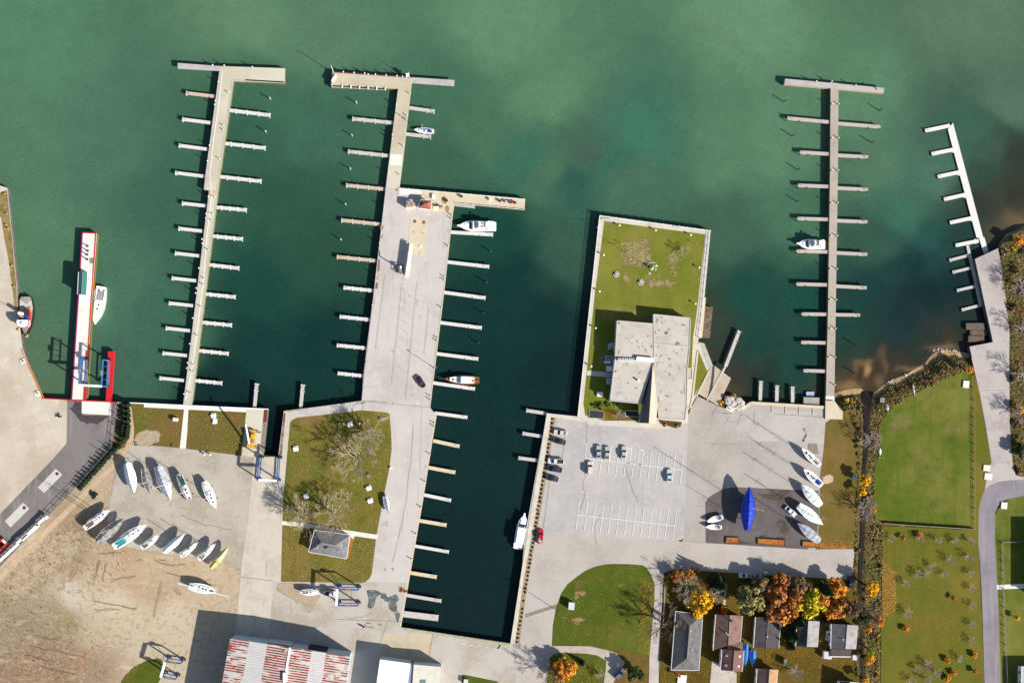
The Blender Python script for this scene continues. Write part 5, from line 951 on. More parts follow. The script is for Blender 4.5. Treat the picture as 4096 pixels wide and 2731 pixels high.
# canoes and dinghies on the right shore
for st, bw, bm, m, lb in (((3653, 1535), (3660, 1585), 8, boat_white, 'narrow white canoe lying on the scrub at the top of the field'), ((3551, 1643), (3549, 1617), 16, mat('pale_green_hull', A(200, 236, 230)), 'pale green rowboat upside down at the left edge of the field'),
                      ((3521, 1820), (3521, 1790), 12, boat_white, 'white upturned dinghy beside the ditch scrub')):
    t, L = frame(st, bw, .5, 0, 'rowboat', lb, 'small boats on the shore')
    b = MB(); rows = []
    for i in range(11):
        q = i/10; x = -L/2+L*q; w_ = bm*S/2*max(.05, math.sin(math.pi*min(.97, .03+q*.97))**.7)
        rows.append([Vector((x, w_, .12)), Vector((x, w_*.7, .4)), Vector((x, 0, .5)), Vector((x, -w_*.7, .4)), Vector((x, -w_, .12))])
    b.loft(rows, 0, True, False).build('hull', m, t, True); MB().tube((-L/2+.1, 0, .47), (L/2-.1, 0, .47), .05).build('keel_strip', wood_pale, t)

# ---------------------------------------------------------------- vehicles
def rrect(L, Wd, r, n=3, x0=0):
    pts = []
    for cx, cy, a0 in ((L/2-r, Wd/2-r, 0), (-L/2+r, Wd/2-r, 90), (-L/2+r, -Wd/2+r, 180), (L/2-r, -Wd/2+r, 270)):
        for i in range(n+1): a = R(a0+90*i/n); pts.append((x0+cx+r*math.cos(a), cy+r*math.sin(a)))
    return pts
CARP = {}
def car(name, label, pos, head, m, kind='sedan', L=4.7, Wd=1.85, group='cars in the parking lot', cat='car', load=None):
    p = P(*pos); a = P(pos[0]+head[0], pos[1]+head[1])-p
    t = thing(name, label, cat, p+Vector((0, 0, .12)), math.atan2(a.y, a.x), group)
    lo, mid, hi = rrect(L*.98, Wd*.94, .35), rrect(L, Wd, .42), rrect(L*.95, Wd*.9, .45)
    rings = [[Vector((x, y, z)) for x, y in q] for q, z in ((lo, .28), (mid, .55), (hi, .86))]
    bd = MB().loft(rings)
    bd.build('body', m, t)
    if kind == 'sedan': xa, xb, ta, tb, H1 = -L*.36, L*.2, -L*.2, L*.04, 1.42
    elif kind == 'van': xa, xb, ta, tb, H1 = -L*.46, L*.24, -L*.42, L*.1, 1.75
    else: xa, xb, ta, tb, H1 = -L*.08, L*.24, -L*.04, L*.12, 1.75
    wb, wt = Wd*.44, Wd*.36
    gl = MB().loft([[Vector((xa, wb, .84)), Vector((xb, wb*.96, .84)), Vector((xb, -wb*.96, .84)), Vector((xa, -wb, .84))], [Vector((ta, wt, H1)), Vector((tb, wt, H1)), Vector((tb, -wt, H1)), Vector((ta, -wt, H1))]]).build('cabin_glass', glass, t)
    MB().prism([(ta-.05, wt+.02), (tb+.05, wt+.02), (tb+.05, -wt-.02), (ta-.05, -wt-.02)], H1-.01, H1+.06, inset=.05).build('roof', m, gl)
    b = MB()
    for s_ in (-1, 1):
        for (xq, tq) in ((xa, ta), (xb, tb), ((xa+xb)/2, (ta+tb)/2)): b.tube((xq, s_*wb*.99, .84), (tq, s_*wt*1.02, H1), .05, n=4)
    b.build('pillar', m, gl)
    if kind == 'pickup':
        MB().prism([(-L*.46, Wd*.38), (-L*.1, Wd*.38), (-L*.1, -Wd*.38), (-L*.46, -Wd*.38)], .8, .9).build('bed_floor', black if load else mat('bed_liner', A(70, 70, 76)), t)
        b = MB()
        for s_ in (-1, 1): b.box((-L*.28, s_*Wd*.42, .98), (L*.38, .12, .3))
        b.box((-L*.475, 0, .98), (.1, Wd*.86, .3)); b.build('bed_side', m, t)
        if load:
            for k in range(9): MB().box((-L*(.14+.035*k), random.uniform(-.45, .45), 1.0), (.3, .4, .3), random.random()).build('load_box', random.choice([white_paint, boat_cream, orange_paint, white_paint]), t)
    for sx in (-1, 1):
        for sy in (-1, 1):
            x, y = sx*L*.31, sy*Wd*.44; wl = MB().tube((x, y-.11, .2), (x, y+.11, .2), .33, n=12).build('wheel', black, t); MB().tube((x, y+sy*.08, .2), (x, y+sy*.13, .2), .18, n=8).build('rim', alu, wl)
    for sy in (-1, 1):
        MB().box((L*.455, sy*Wd*.32, .72), (.18, .4, .18)).build('headlight', boat_white, t); MB().box((-L*.47, sy*Wd*.34, .75), (.12, .36, .16)).build('tail_light', red_paint, t)
        MB().box((xb-.15, sy*(Wd*.5+.06), .92), (.18, .2, .14)).build('mirror', m, t)
    return t
paint = lambda n, *c: mat('car_paint_'+n, A(*c), rough=.3, spec=.5)
Y = lambda p: C(2080, 1620, .3507, p)[0]
car('sedan', 'silver white sedan parked nose to the planter, topmost in its row', Y((460, 312)), (-152, -16), paint('silver_white', 224, 220, 214), L=4.9)
car('sedan', 'dark green sedan parked second from the top beside the planter', Y((443, 411)), (-140, -36), paint('dark_green', 44, 58, 56), L=4.8)
car('pickup_truck', 'white pickup truck parked nose to the planter', Y((405, 636)), (-160, -10), paint('white', 246, 246, 246), 'pickup', 5.6, 1.95, cat='truck')
car('pickup_truck', 'dark blue pickup truck parked nose to the planter', Y((394, 728)), (-160, -24), paint('navy', 48, 56, 88), 'pickup', 5.1, 1.85, cat='truck')
car('sedan', 'dark grey green sedan, lowest of the row facing the planter', Y((362, 832)), (-140, -32), paint('slate', 52, 62, 66), L=4.6)
car('sedan', 'left one of two silver grey sedans parked side by side', Y((892, 536)), (8, -150), paint('silver', 190, 194, 190), L=4.9)
car('sedan', 'right one of two silver grey sedans parked side by side', Y((990, 548)), (10, -150), paint('silver', 190, 194, 190), L=4.9)
car('sedan', 'beige silver sedan parked beside the striped bay', Y((1179, 540)), (12, -150), paint('beige', 206, 200, 188), L=4.7)
car('hatchback', 'white boxy wagon parked alone at the left of the marked bays', Y((792, 716)), (10, -150), paint('off_white', 232, 226, 212), 'van', 4.7, 1.85)
car('sedan', 'pale blue silver sedan parked alone at the right of the bays', Y((1696, 804)), (8, -150), paint('pale_blue', 206, 222, 228), L=4.8)
car('pickup_truck', 'red pickup truck with a loaded bed beside the planter', (2161.3, 2144), (16, -180), paint('red', 222, 24, 40), 'pickup', 5.2, 1.9, cat='truck', load=True)
car('sedan', 'dark maroon sedan alone on the wide middle pier', (1684, 1527.5), (65, 108), paint('maroon', 82, 28, 50), L=4.4)
car('sedan', 'white sedan parked at the roadside by the houses', (2978, 2299), (-148, -4), paint('white', 246, 246, 246), L=4.5, group='cars by the houses')
car('sedan', 'grey white sedan half under branches behind the white one', (3033, 2301), (-148, -6), paint('grey_white', 196, 200, 204), L=4.5, group='cars by the houses')
car('sedan', 'dark blue sedan in tree shade at the end of the road', (3401, 2327), (20, 120), paint('midnight', 34, 40, 66), L=4.6, group='cars by the houses')
car('sedan', 'white sedan parked between the covered sailboats on dark asphalt', (3160, 2044), (42, 35), paint('white', 246, 246, 246), L=4.6, group='cars by the boats')
car('pickup_truck', 'white pickup truck with open bed beside the blue boat lift', (1322, 2371), (150, 6), paint('white', 246, 246, 246), 'pickup', 4.6, 1.9, group='cars by the boats', cat='truck')
car('van', 'small white van beside the rightmost grey house', (3312, 2540), (4, -60), paint('white', 246, 246, 246), 'van', 3.6, 1.8, group='cars by the houses')
car('van', 'blue grey van in the shade of the round tree', (2478, 2692), (60, -60), paint('blue_grey', 110, 120, 150), 'van', 4.4, 1.8, group='cars by the houses')

# ---------------------------------------------------------------- lifts, crane, machines
def lift(name, label, tops, zt, m, xbeam, z0=.1, truss=False):
    """tops: picture corners of the two long top beams ((a,b),(c,d)) at height zt; xbeam joins two of them"""
    o = P(*tops[0][0], 0); t = thing(name, label, 'boat lift', o)
    for a, c in tops:
        pa, pc = P(*a, zt), P(*c, zt)
        b = MB(o); d = (pc-pa); rz = math.atan2(d.y, d.x); b.box((pa+pc)/2, (d.length, .42, .5), rz); bm = b.build('side_beam', m, t)
        if truss:
            off = truss; b = MB(o); qa, qc = pa+off, pc+off; b.box((qa+qc)/2, (d.length*.95, .3, .3), rz)
            for k in range(5): b.tube(pa+d*k/4, qa+d*k/4, .07)
            b.build('truss', blue_steel, bm)
        MB(o).box((pa+pc)/2+Vector((0, 0, .45)), (1.8, .8, .5), rz).build('winch', steel_grey, bm)
        for q in (pa, pc):
            lg = MB(o).tube((q.x, q.y, z0+.8), (q.x, q.y, zt), .28, .25, 6).build('leg', m, t)
            for s_ in (-1, 1): MB(o).tube((q.x+s_*.55-.15, q.y+.2, z0+.5), (q.x+s_*.55+.15, q.y+.2, z0+.5), .5, n=10).build('wheel', black, lg)
        MB(o).box(Vector(((pa.x+pc.x)/2, (pa.y+pc.y)/2, z0+1.1)), (d.length, .3, .3), rz).build('sill_beam', m, t)
    a, c = P(*xbeam[0], zt+.3), P(*xbeam[1], zt+.3); b = MB(o); d = c-a; b.box((a+c)/2, (d.length, .75, .6), math.atan2(d.y, d.x)); b.build('cross_beam', white_paint, t)
    for a_, c_ in ((tops[0][0], tops[1][0]), (tops[0][1], tops[1][1])):
        for u in (.3, .65):
            p, q = P(*lp(tops[0][0], tops[0][1], u), zt-.3), P(*lp(tops[1][0], tops[1][1], u), zt-.3); b = MB(o); pts = [p.lerp(q, k/8)-Vector((0, 0, 2.2*math.sin(math.pi*k/8))) for k in range(9)]
            for e, g in zip(pts, pts[1:]): b.tube(e, g, .06, n=4)
        break
    b.build('sling', steel_dark, t)
    return t
lift('boat_lift', 'pale blue boat lift straddling the slip of the red edged pier', [(C(0, 1150, .3188, (1010, 900), (990, 1205))), (C(0, 1150, .3188, (1290, 905), (1273, 1235)))], 7.2, blue_steel, C(0, 1150, .3188, (975, 1222), (1275, 1238)), .15, truss=Vector((2.2, 0, -.6)))
lift('boat_lift', 'blue boat lift standing at the end of the narrow slip', [C(480, 1560, .319, (1748, 850), (1722, 1130)), C(480, 1560, .319, (1982, 860), (1965, 1140))], 5.5, blue_paint, C(480, 1560, .319, (1735, 1125), (1965, 1135)), .1)
lift('boat_lift', 'blue boat lift parked below the lawn beside the white pickup', [C(1190, 2330, .1935, (835, 130), (1250, 145)), C(1190, 2330, .1935, (830, 465), (1240, 470))], 6.2, blue_paint, C(1190, 2330, .1935, (820, 120), (805, 470)), .1)
lift('boat_lift', 'small blue boat lift standing on dirt near the rusty shed', [C(0, 2300, .3401, (1950, 1010), (2120, 1035)), C(0, 2300, .3401, (1905, 1185), (2055, 1220))], 5.7, blue_paint, C(0, 2300, .3401, (1940, 1020), (1890, 1195)), .1)
# yellow crane
o = P(1008, 1755); t = thing('mobile_crane', 'yellow mobile crane with a white boom beside the slip', 'crane', o, R(84))
MB().prism(rrect(6.4, 2.5, .3), .7, 1.3).build('chassis', yellow_paint, t); MB().box((-2.2, .2, 1.7), (1.8, 1.8, .9)).build('engine_cover', yellow_paint, t)
cb = MB().box((1.0, -.5, 2.0), (1.6, 1.1, 1.5)).build('cab', yellow_paint, t); MB().box((1.85, -.5, 2.2), (.1, .9, .9)).build('window', glass, cb)
MB().box((0, .3, 1.6), (2.8, 1.2, .7)).build('turntable', orange_paint, t); MB().box((-.8, -.6, 1.7), (1.2, .7, .8)).build('winch', steel_grey, t)
for x in (-2.2, -.9, 1.4, 2.5):
    for s_ in (-1, 1): MB().tube((x, s_*1.05-.15, .55), (x, s_*1.05+.15, .55), .52, n=10).build('wheel', black, t)
for x in (-2.9, 2.6):
    MB().box((x, 0, .8), (.3, 5.6, .25)).build('outrigger', rust, t)
    for s_ in (-1, 1): MB().tube((x, s_*2.8, .1), (x, s_*2.8, 1.2), .12).build('outrigger_leg', steel_dark, t)
b = MB(); b.tube((-1.5, .5, 2.2), (5.2, 1.3, 8.6), .36, .24, 6); b.build('boom', white_paint, t); b = MB(); b.tube((5.2, 1.3, 8.6), (5.2, 1.3, 4), .04); b.build('hoist_cable', steel_dark, t)
# jib crane and spar rack on the middle pier
o = P(1600, 1076); t = thing('jib_crane', 'dark steel jib crane with white drum on the middle pier', 'crane', o)
b = MB()
for q in ((-1.2, -1.2), (1.2, -1.2), (1.2, 1.2), (-1.2, 1.2)): b.tube((*q, 0), (*q, 1.4), .1)
for i in range(4): q = ((-1.2, -1.2), (1.2, -1.2), (1.2, 1.2), (-1.2, 1.2)); b.tube((*q[i], 1.4), (*q[(i+1) % 4], 1.4), .1); b.tube((*q[i], .3), (*q[(i+1) % 4], .3), .1)
b.build('frame', steel_dark, t); MB().box((.3, -.8, .9), (1.2, 1.0, 1.2)).build('cabinet', steel_grey, t); MB().ball((0, .4, 1.9), .65, 10).build('drum', white_paint, t, True)
MB().tube((0, 0, 0), (0, 0, 5.2), .25, .2, 8).build('column', steel_dark, t); MB().tube((0, 0, 5.2), (.6, 1.6, 5.6), .18, .12, 6).build('jib', steel_dark, t)
a, c = P(1646, 975, 1.5), P(1627, 1112, 1.5); o = (a+c)/2; o.z = 0; d = c-a; t = thing('spar_rack', 'rack loaded with long white masts on the middle pier', 'rack', o, math.atan2(d.y, d.x)); L = d.length
for x in (-L*.32, 0, L*.32):
    for s_ in (-1, 1): MB().tube((x, s_*.6, 0), (x, s_*.6, 2.4), .09).build('post', steel_dark, t)
for zz in (1.0, 1.7, 2.4): MB().box((0, 0, zz-.12), (.2, 1.4, .12)).build('cross_arm', steel_dark, t)
k = 0
for zz in (1.0, 1.7, 2.4):
    for y in (-.45, -.15, .18, .45): k += 1; MB().tube((-L/2+random.uniform(0, .8), y, zz), (L/2-random.uniform(0, 1.2), y, zz), .13, .11, 6).build('mast', white_paint, t)
# fuel dock items
o = P(1662, 818); 
b = thing('red_box', 'x', 'x') if False else None
t = thing('fuel_cabinet', 'red white and yellow fuel cabinet beside the brown roofed kiosk', 'cabinet', P(1745, 833)); MB().box((0, 0, .6), (1.9, .9, 1.2)).build('body', white_paint, t); MB().box((1.25, .3, .5), (.6, 1.1, 1.0)).build('red_end', red_paint, t); MB().box((-1.3, .2, .5), (.6, 1.1, 1.0)).build('yellow_end', line_yellow, t); MB().box((-.2, .75, .6), (.8, .5, 1.2)).build('pump', black, t)
t = thing('flagpole', 'tall thin flagpole on the fuel dock', 'pole', P(1768, 827)); MB().tube((0, 0, 0), (0, 0, 4.9), .09, .05).build('pole', steel_dark, t); MB().tube((0, 0, 0), (0, 0, .2), .3).build('base', steel_grey, t)
for i, (q, m1, lb) in enumerate((((1846, 787), steel_dark, 'dark bin under the fuel dock railing, leftmost'), ((1960, 800), white_paint, 'white box on the fuel dock'), ((2000, 805), steel_dark, 'dark bin in the middle of the fuel dock'), ((2024, 808), line_yellow, 'cream and red box near the end of the fuel dock'), ((2040, 810), navy_cloth, 'blue box near the end of the fuel dock'), ((2047, 811), red_paint, 'red can near the end of the fuel dock'), ((2060, 812), steel_dark, 'black can nearest the end of the fuel dock'), ((1787, 804), steel_dark, 'dark bin near the corner of the fuel dock'))):
    t = thing('dock_bin', lb, 'bin', P(*q)); MB().box((0, 0, .5), (.7, .6, 1.0), .2).build('body', m1, t); MB().box((0, 0, 1.03), (.78, .68, .08), .2).build('lid', m1, t)
tag(MB(P(1732, 786)).prism(W(C(1580, 750, .2083, (712, 135), (765, 138), (760, 222), (710, 218))), .3, .75).build('deck_box', white_paint, loc=P(1732, 786)), 'white flat box on the fuel dock above the kiosk', 'box')
# red truck trailer and white barrier at the lower left
a, c = P(0, 2195, 2), P(42, 2152, 2); d = (c-a); t = thing('ladder_truck', 'red truck body with dark racks entering at the left edge', 'truck', ((a.x+c.x)/2-6, (a.y+c.y)/2-5, .15), math.atan2(d.y, d.x))
MB().prism(rrect(17, 2.5, .2), .8, 1.2).build('chassis', steel_dark, t); b = MB(); 
for s_ in (-1, 1): b.box((0, s_*1.1, 1.9), (17, .5, .9))
b.build('side_body', red_paint, t)
for k in range(7): MB().box((-7+k*2.2, 0, 2.3), (.35, 2.9, .5)).build('rack', hull_black, t)
MB().box((8.2, 0, 2.2), (.9, 1.6, .6)).build('front_box', alu, t)
for x in (-6, -4.5, 4.5, 6):
    for s_ in (-1, 1): MB().tube((x, s_*1.1-.15, .5), (x, s_*1.1+.15, .5), .5, n=10).build('wheel', black, t)
a, c = P(0, 2240, 1.6), P(185, 2070, 1.6); d = c-a; t = thing('white_rack', 'long stepped white boom on supports beside the lower left road', 'boom', ((a.x+c.x)/2, (a.y+c.y)/2, .1), math.atan2(d.y, d.x)); L = d.length
for k, (x0, x1, y, w_) in enumerate(((-.62, -.1, -.1, .8), (-.12, .1, .35, .7), (-.02, .34, .0, 1.1), (.3, .5, .3, .8))): MB().box(((x0+x1)/2*L, y, 1.6), ((x1-x0)*L, w_, .5)).build('section', white_paint, t)
for k in range(8): MB().tube((-L*.55+k*L*.148, 0, 0), (-L*.55+k*L*.148, 0, 1.4), .15).build('support', steel_dark, t)
MB().ball((L*.51, .1, 1.7), .7, 8).build('head', white_paint, t)
# small things on the lawns
def picnic(pos, rz, label):
    t = thing('picnic_table', label, 'table', P(*pos), rz, 'white picnic tables on the lawns')
    MB().prism(rrect(1.9, .95, .25), .7, .78).build('top', white_paint, t)
    for s_ in (-1, 1): MB().prism(rrect(1.75, .36, .14), .42, .48).build('bench', white_paint, t).location = (0, s_*.72, 0)
    for x in (-.6, .6):
        b = MB(); b.tube((x, -.75, 0), (x, .2, .7), .06); b.tube((x, .75, 0), (x, -.2, .7), .06); b.tube((x, -.8, .4), (x, .8, .4), .05); b.build('leg', white_paint, t)
    return t
Z1 = lambda p: C(1100, 1500, .319, p)[0]
picnic(Z1((943, 616)), 0, 'white picnic table between two benches at the top of the big lawn'); picnic(Z1((264, 920)), R(8), 'white picnic table near the left edge of the big lawn')
picnic(Z1((1178, 1412)), R(20), 'upper white picnic table at the lower right of the big lawn'); picnic(Z1((395, 1512)), R(20), 'white picnic table under bare trees at the lower left of the lawn'); picnic(C(1050, 1950, .319, (1353, 160))[0], R(15), 'lower white picnic table beside the tarped motorboat')
Z0 = lambda p: C(480, 1560, .319, p)[0]
picnic(Z0((1178, 320)), 0, 'upper one of two white picnic tables on the small left lawn'); picnic(Z0((1190, 390)), R(90), 'lower one of two white picnic tables on the small left lawn')
for q, lb in ((Z1((835, 610)), 'left wooden bench at the top of the big lawn'), (Z1((1090, 603)), 'right wooden bench at the top of the big lawn')):
    t = thing('bench', lb, 'bench', P(*q), 0, 'benches on the big lawn'); MB().box((0, 0, .45), (1.5, .5, .07)).build('seat', wood_dark, t); MB().box((0, .28, .75), (1.5, .07, .4)).build('backrest', wood_pale, t)
    for x in (-.75, .75): MB().box((x, 0, .35), (.16, .65, .7)).build('arm', white_paint, t)
for i, q in enumerate((U((750, 970))[0], U((1090, 1078))[0])):
    t = thing('hexagonal_table', ('left' if i == 0 else 'right')+' grey hexagonal picnic table on the club lawn', 'table', P(*q), .2, 'hexagonal tables on the club lawn'); hx = lambda r: [(r*math.cos(k*1.0472), r*math.sin(k*1.0472)) for k in range(6)]
    MB().prism(hx(.62), .68, .76).build('top', mat('table_grey', A(206, 202, 196)), t); b = MB()
    for k in range(6): b.prism([hx(1.15)[k], hx(1.15)[(k+1) % 6], hx(.85)[(k+1) % 6], hx(.85)[k]], .4, .47)
    b.build('bench_ring', mat('bench_ring_grey', A(222, 222, 214)), t); MB().tube((0, 0, 0), (0, 0, .7), .15).build('leg', steel_dark, t)
    b = MB()
    for k in range(6): b.tube((0, 0, .3), (*hx(1.0)[k], .42), .05)
    b.build('strut', steel_dark, t)
o = P(*U((1240, 880))[0]); t = thing('model_windmill', 'small white model windmill on the club lawn', 'ornament', o)
MB().prism([(.75*math.cos(k*1.0472+.3), .75*math.sin(k*1.0472+.3)) for k in range(6)], 0, 1.8, inset=.2).build('tower', white_paint, t); MB().tube((0, 0, 1.8), (0, 0, 2.4), .55, .1, 6).build('roof', mat('mauve_roof', A(206, 190, 196)), t)
b = MB()
for k in range(4): a = .5+k*1.5708; b.box((1.15+.1, 0, 1.9), (.08, .22, 2.6), 0, tilt=Matrix.Rotation(a, 3, 'X')) if k < 2 else None
b.box((1.2, .5, 1.9), (1.9, .14, .1), .1); b.box((1.1, .6, 1.9), (.9, .14, .1), .8); b.build('sail', white_paint, t); MB().ball((-1.3, .5, .3), .2, 8).build('yellow_lantern', yellow_paint, t)
t = thing('flagpole', 'thin flagpole beside the model windmill on the club lawn', 'pole', P(*U((1170, 850))[0])); MB().tube((0, 0, 0), (0, 0, 13), .09, .05).build('pole', white_paint, t); b = MB(); b.tube((-1.6, 0, 9), (1.6, 0, 9), .05); b.build('yard_arm', white_paint, t); MB().ball((0, 0, 13), .15, 6).build('finial', yellow_paint, t)
tag(MB(P(*U((1216, 955))[0])).prism(W(U((1200, 938), (1233, 940), (1230, 972), (1198, 970))), 0, .2).build('stone_plinth', mat('plinth', A(206, 196, 184)), loc=P(*U((1216, 955))[0])), 'small pale square plinth below the model windmill', 'plinth')
for q, lb, m1 in (((2389, 913), 'small white signpost on the club lawn near the top left', white_paint), ((2486, 978), 'tiny white post on the upper left club lawn', white_paint), ((2521, 1040), 'tiny white marker left of the model windmill', white_paint), ((2781, 978), 'small signpost on the club lawn near the top right', wood_pale)):
    t = thing('signpost', lb, 'post', P(*q)); MB().tube((0, 0, 0), (0, 0, 1.9), .06).build('post', m1, t); MB().box((0, 0, 1.9), (.5, .08, .4)).build('board', m1, t)
for q, lb, w_, d_, h_, m1 in ((Z0((703, 368)), 'grey metal bin on the small left lawn', 1.6, 1.2, 1.3, alu), (Z1((1358, 550)), 'dark and grey box at the top right corner of the big lawn', 1.4, 1.0, .9, steel_grey), (Z1((1175, 1258)), 'grey utility box on the big lawn', 1.0, .9, 1.0, steel_grey), (Z1((1455, 1162)), 'small pale box on the edge of the big lawn', .7, .6, .6, boat_cream), ((2283.5, 2419), 'green and white kiosk on the round lawn', 1.9, 2.4, 2.1, white_paint),
                          ((3416, 1906), 'pale green shed box beside the yellow ditch tree', 1.3, 1.4, 1.2, mat('pale_green_box', A(196, 222, 216))), ((3862, 1537), 'pale square slab in the top right corner of the field', 2.0, 2.4, .5, bright_con), ((3945, 1871), 'square white slab beside the jetty road', 2.2, 2.0, .4, bright_con), ((4014, 2021), 'white square pad inside the bend of the loop road', 2.0, 2.2, .5, bright_con), ((3952, 1905), 'pale concrete slab at the foot of the jetty road', 2.6, 2.2, .3, bright_con), ((3304, 2615), 'white garden shed beside the grey house porch', 2.6, 2.4, 2.0, white_paint), ((3528, 1600), 'grey bench frame on the ditch scrub', 1.5, 1.6, .5, steel_grey), ((3413, 2625), 'small white shed at the corner of the rightmost house', 1.3, 1.6, 1.6, white_paint), ((3135, 2643), 'narrow grey shed behind the dark roofed house', .8, 2.0, 1.8, steel_grey), ((1863, 2722), 'white tank beside the small lower lawn', 1.4, 1.6, 1.4, white_paint), ((2727, 2715), 'pale patio set with round green table', 3.0, 3.2, .5, bright_con)):
    t = thing('utility_box', lb, 'box', P(*q), R(-6)); MB().box((0, 0, h_/2), (w_, d_, h_)).build('body', m1, t); MB().box((0, 0, h_+.04), (w_+.12, d_+.12, .08)).build('lid', m1 if m1 is not white_paint else mat('lid_pale', A(226, 230, 230)), t)
t = thing('utility_cart', 'small dark cart with white panels on pale sand left of the road', 'cart', P(240, 1664), R(20)); MB().box((0, 0, .5), (1.3, .7, .5)).build('body', steel_dark, t); MB().box((-.75, -.25, .7), (.3, .4, .4)).build('white_panel', white_paint, t); MB().box((.55, .3, .8), (.3, .4, .3)).build('white_panel', white_paint, t); MB().tube((0, 0, .7), (0, 0, 1.6), .1).build('post', steel_dark, t)
for x in (-.45, .45): MB().tube((x, -.4, .25), (x, .4, .25), .25).build('wheel', black, t)
t = thing('water_pump', 'small dark pump unit with a hose on the lower apron', 'pump', P(1453, 2505), R(-20)); MB().box((0, 0, .55), (.9, .5, 1.1)).build('body', steel_dark, t); MB().box((-.3, -.1, 1.2), (.2, .4, .2)).build('cap', white_paint, t); MB().tube((.3, .2, .2), (3.5, .9, .1), .06).build('hose', steel_dark, t)
for i, q in enumerate(Z0(p) for p in ((1065, 805), (1138, 805))):
    t = thing('globe_lamp', ('left' if i == 0 else 'right')+' white capped post below the small left lawn', 'lamp', P(*q), 0, 'white capped posts below the left lawn'); MB().tube((0, 0, 0), (0, 0, 1.0), .25, .2).build('post', steel_dark, t); MB().ball((0, 0, 1.15), .38, 8).build('globe', white_paint, t)
t = thing('tire_pile', 'round black pile of tires on weedy ground', 'tires', P(*C(0, 1550, .3188, (1178, 1345))[0]))
for k in range(12):
    a = k*1.9; r = .25+.1*k; b = MB(); b.tube((r*math.cos(a), r*math.sin(a), .05+.12*(k % 3)), (r*math.cos(a), r*math.sin(a), .3+.12*(k % 3)), .38, n=10); b.build('tire', black, t)
for i, q in enumerate(C(0, 700, .3189, (1097, 892), (1100, 952), (1093, 1000), (1093, 1058))):
    t = thing('steel_bitt', f'dark steel bitt on the lift pier, {ordinal(i)} from the top', 'bitt', P(*q, .1), 0, 'dark bitts on the lift pier'); MB().box((0, 0, .1), (.8, .6, .2)).build('base', steel_dark, t); MB().tube((0, 0, .1), (0, 0, 1.5), .2, .16, 8).build('post', steel_dark, t); MB().tube((-.3, 0, 1.0), (.3, 0, 1.0), .08).build('pin', steel_dark, t)
for q, lb, hh in (((1148, 2070), None, 0), ((2240, 2447), 'tall thin light pole at the left edge of the round lawn', 11), ((1333, 288), 'thin leaning antenna at the left end of the middle pier head', 7.5), ((1637, 312), 'thin antenna beside the white box on the middle pier head', 6.5), ((455, 2020), None, 0), ((1775, 1470), None, 0), ((1740, 1472), 'thin tall light pole on the right edge of the middle pier', 7), ((3515, 1830), 'white pole leaning over the ditch scrub', 5)):
    if lb: t = thing('pole', lb, 'pole', P(*q)); MB().tube((0, 0, 0), (0, 0, hh), .11, .07).build('shaft', white_paint if 'antenna' in lb or 'white' in lb else steel_grey, t); MB().tube((0, 0, 0), (0, 0, .2), .3, .3, 8).build('base', steel_grey, t); (MB().box((.3, 0, hh), (.9, .25, .12)).build('lamp_arm', steel_grey, t) if 'light' in lb else None)
t = thing('cabinet', 'white square cabinet on the head of the middle pier', 'cabinet', P(*G1((1350, 328))[0])); MB().box((0, 0, .7), (1.0, .9, 1.4)).build('body', white_paint, t); MB().box((0, 0, 1.43), (1.1, 1.0, .06)).build('lid', white_paint, t)
b = None
for i, q in enumerate(C(1350, 2250, .3401, (1467, 945), (1567, 965), (1667, 970), (1760, 993), (1857, 1008), (1217, 860), (1317, 880))):
    t = thing('parking_stop', f'concrete parking stop on the lower quay, {ordinal(i) if i < 5 else ordinal(i-5)} {"in the lower row" if i < 5 else "in the upper row"}', 'stop', P(*q), R(-9), 'parking stops on the lower quay'); MB().box((0, 0, .08), (1.8, .18, .16)).build('bar', bright_con, t); MB().tube((-.7, 0, 0), (-.7, 0, .19), .04).build('pin', steel_dark, t)
a, c = C(1350, 2250, .3401, (1917, 965), (1885, 1010)); b = MB(P(*a)); b.strip(W([a, c]), .3, .2, h=.2); tag(b.build('curb_stop', steel_dark, loc=P(*a)), 'short dark kerb slanting at the end of the parking stops', 'curb')
for i, (pts, lb) in enumerate((([(2903, 2147), (2956, 2149), (2956, 2170), (2902, 2171)], 'short raised bed of orange leaves below the dark asphalt'), ([(3029, 2152), (3140, 2157.7), (3138, 2182), (3029.6, 2173.5)], 'long raised bed of orange leaves below the dark asphalt'), ([(3208.5, 2163), (3275, 2166.5), (3275, 2187), (3208.5, 2184)], 'raised bed of orange leaves nearest the grass verge'))):
    t = thing('planter', lb, 'planter', P(*pts[0])); MB(t.location).prism(W(pts), 0, .45).build('leaf_bed', leaf_litter, t); b = MB(t.location)
    for k in range(4): b.strip(W([pts[k], pts[(k+1) % 4]]), .2, .55, h=.5)
    b.build('timber_edge', wood_dark, t)
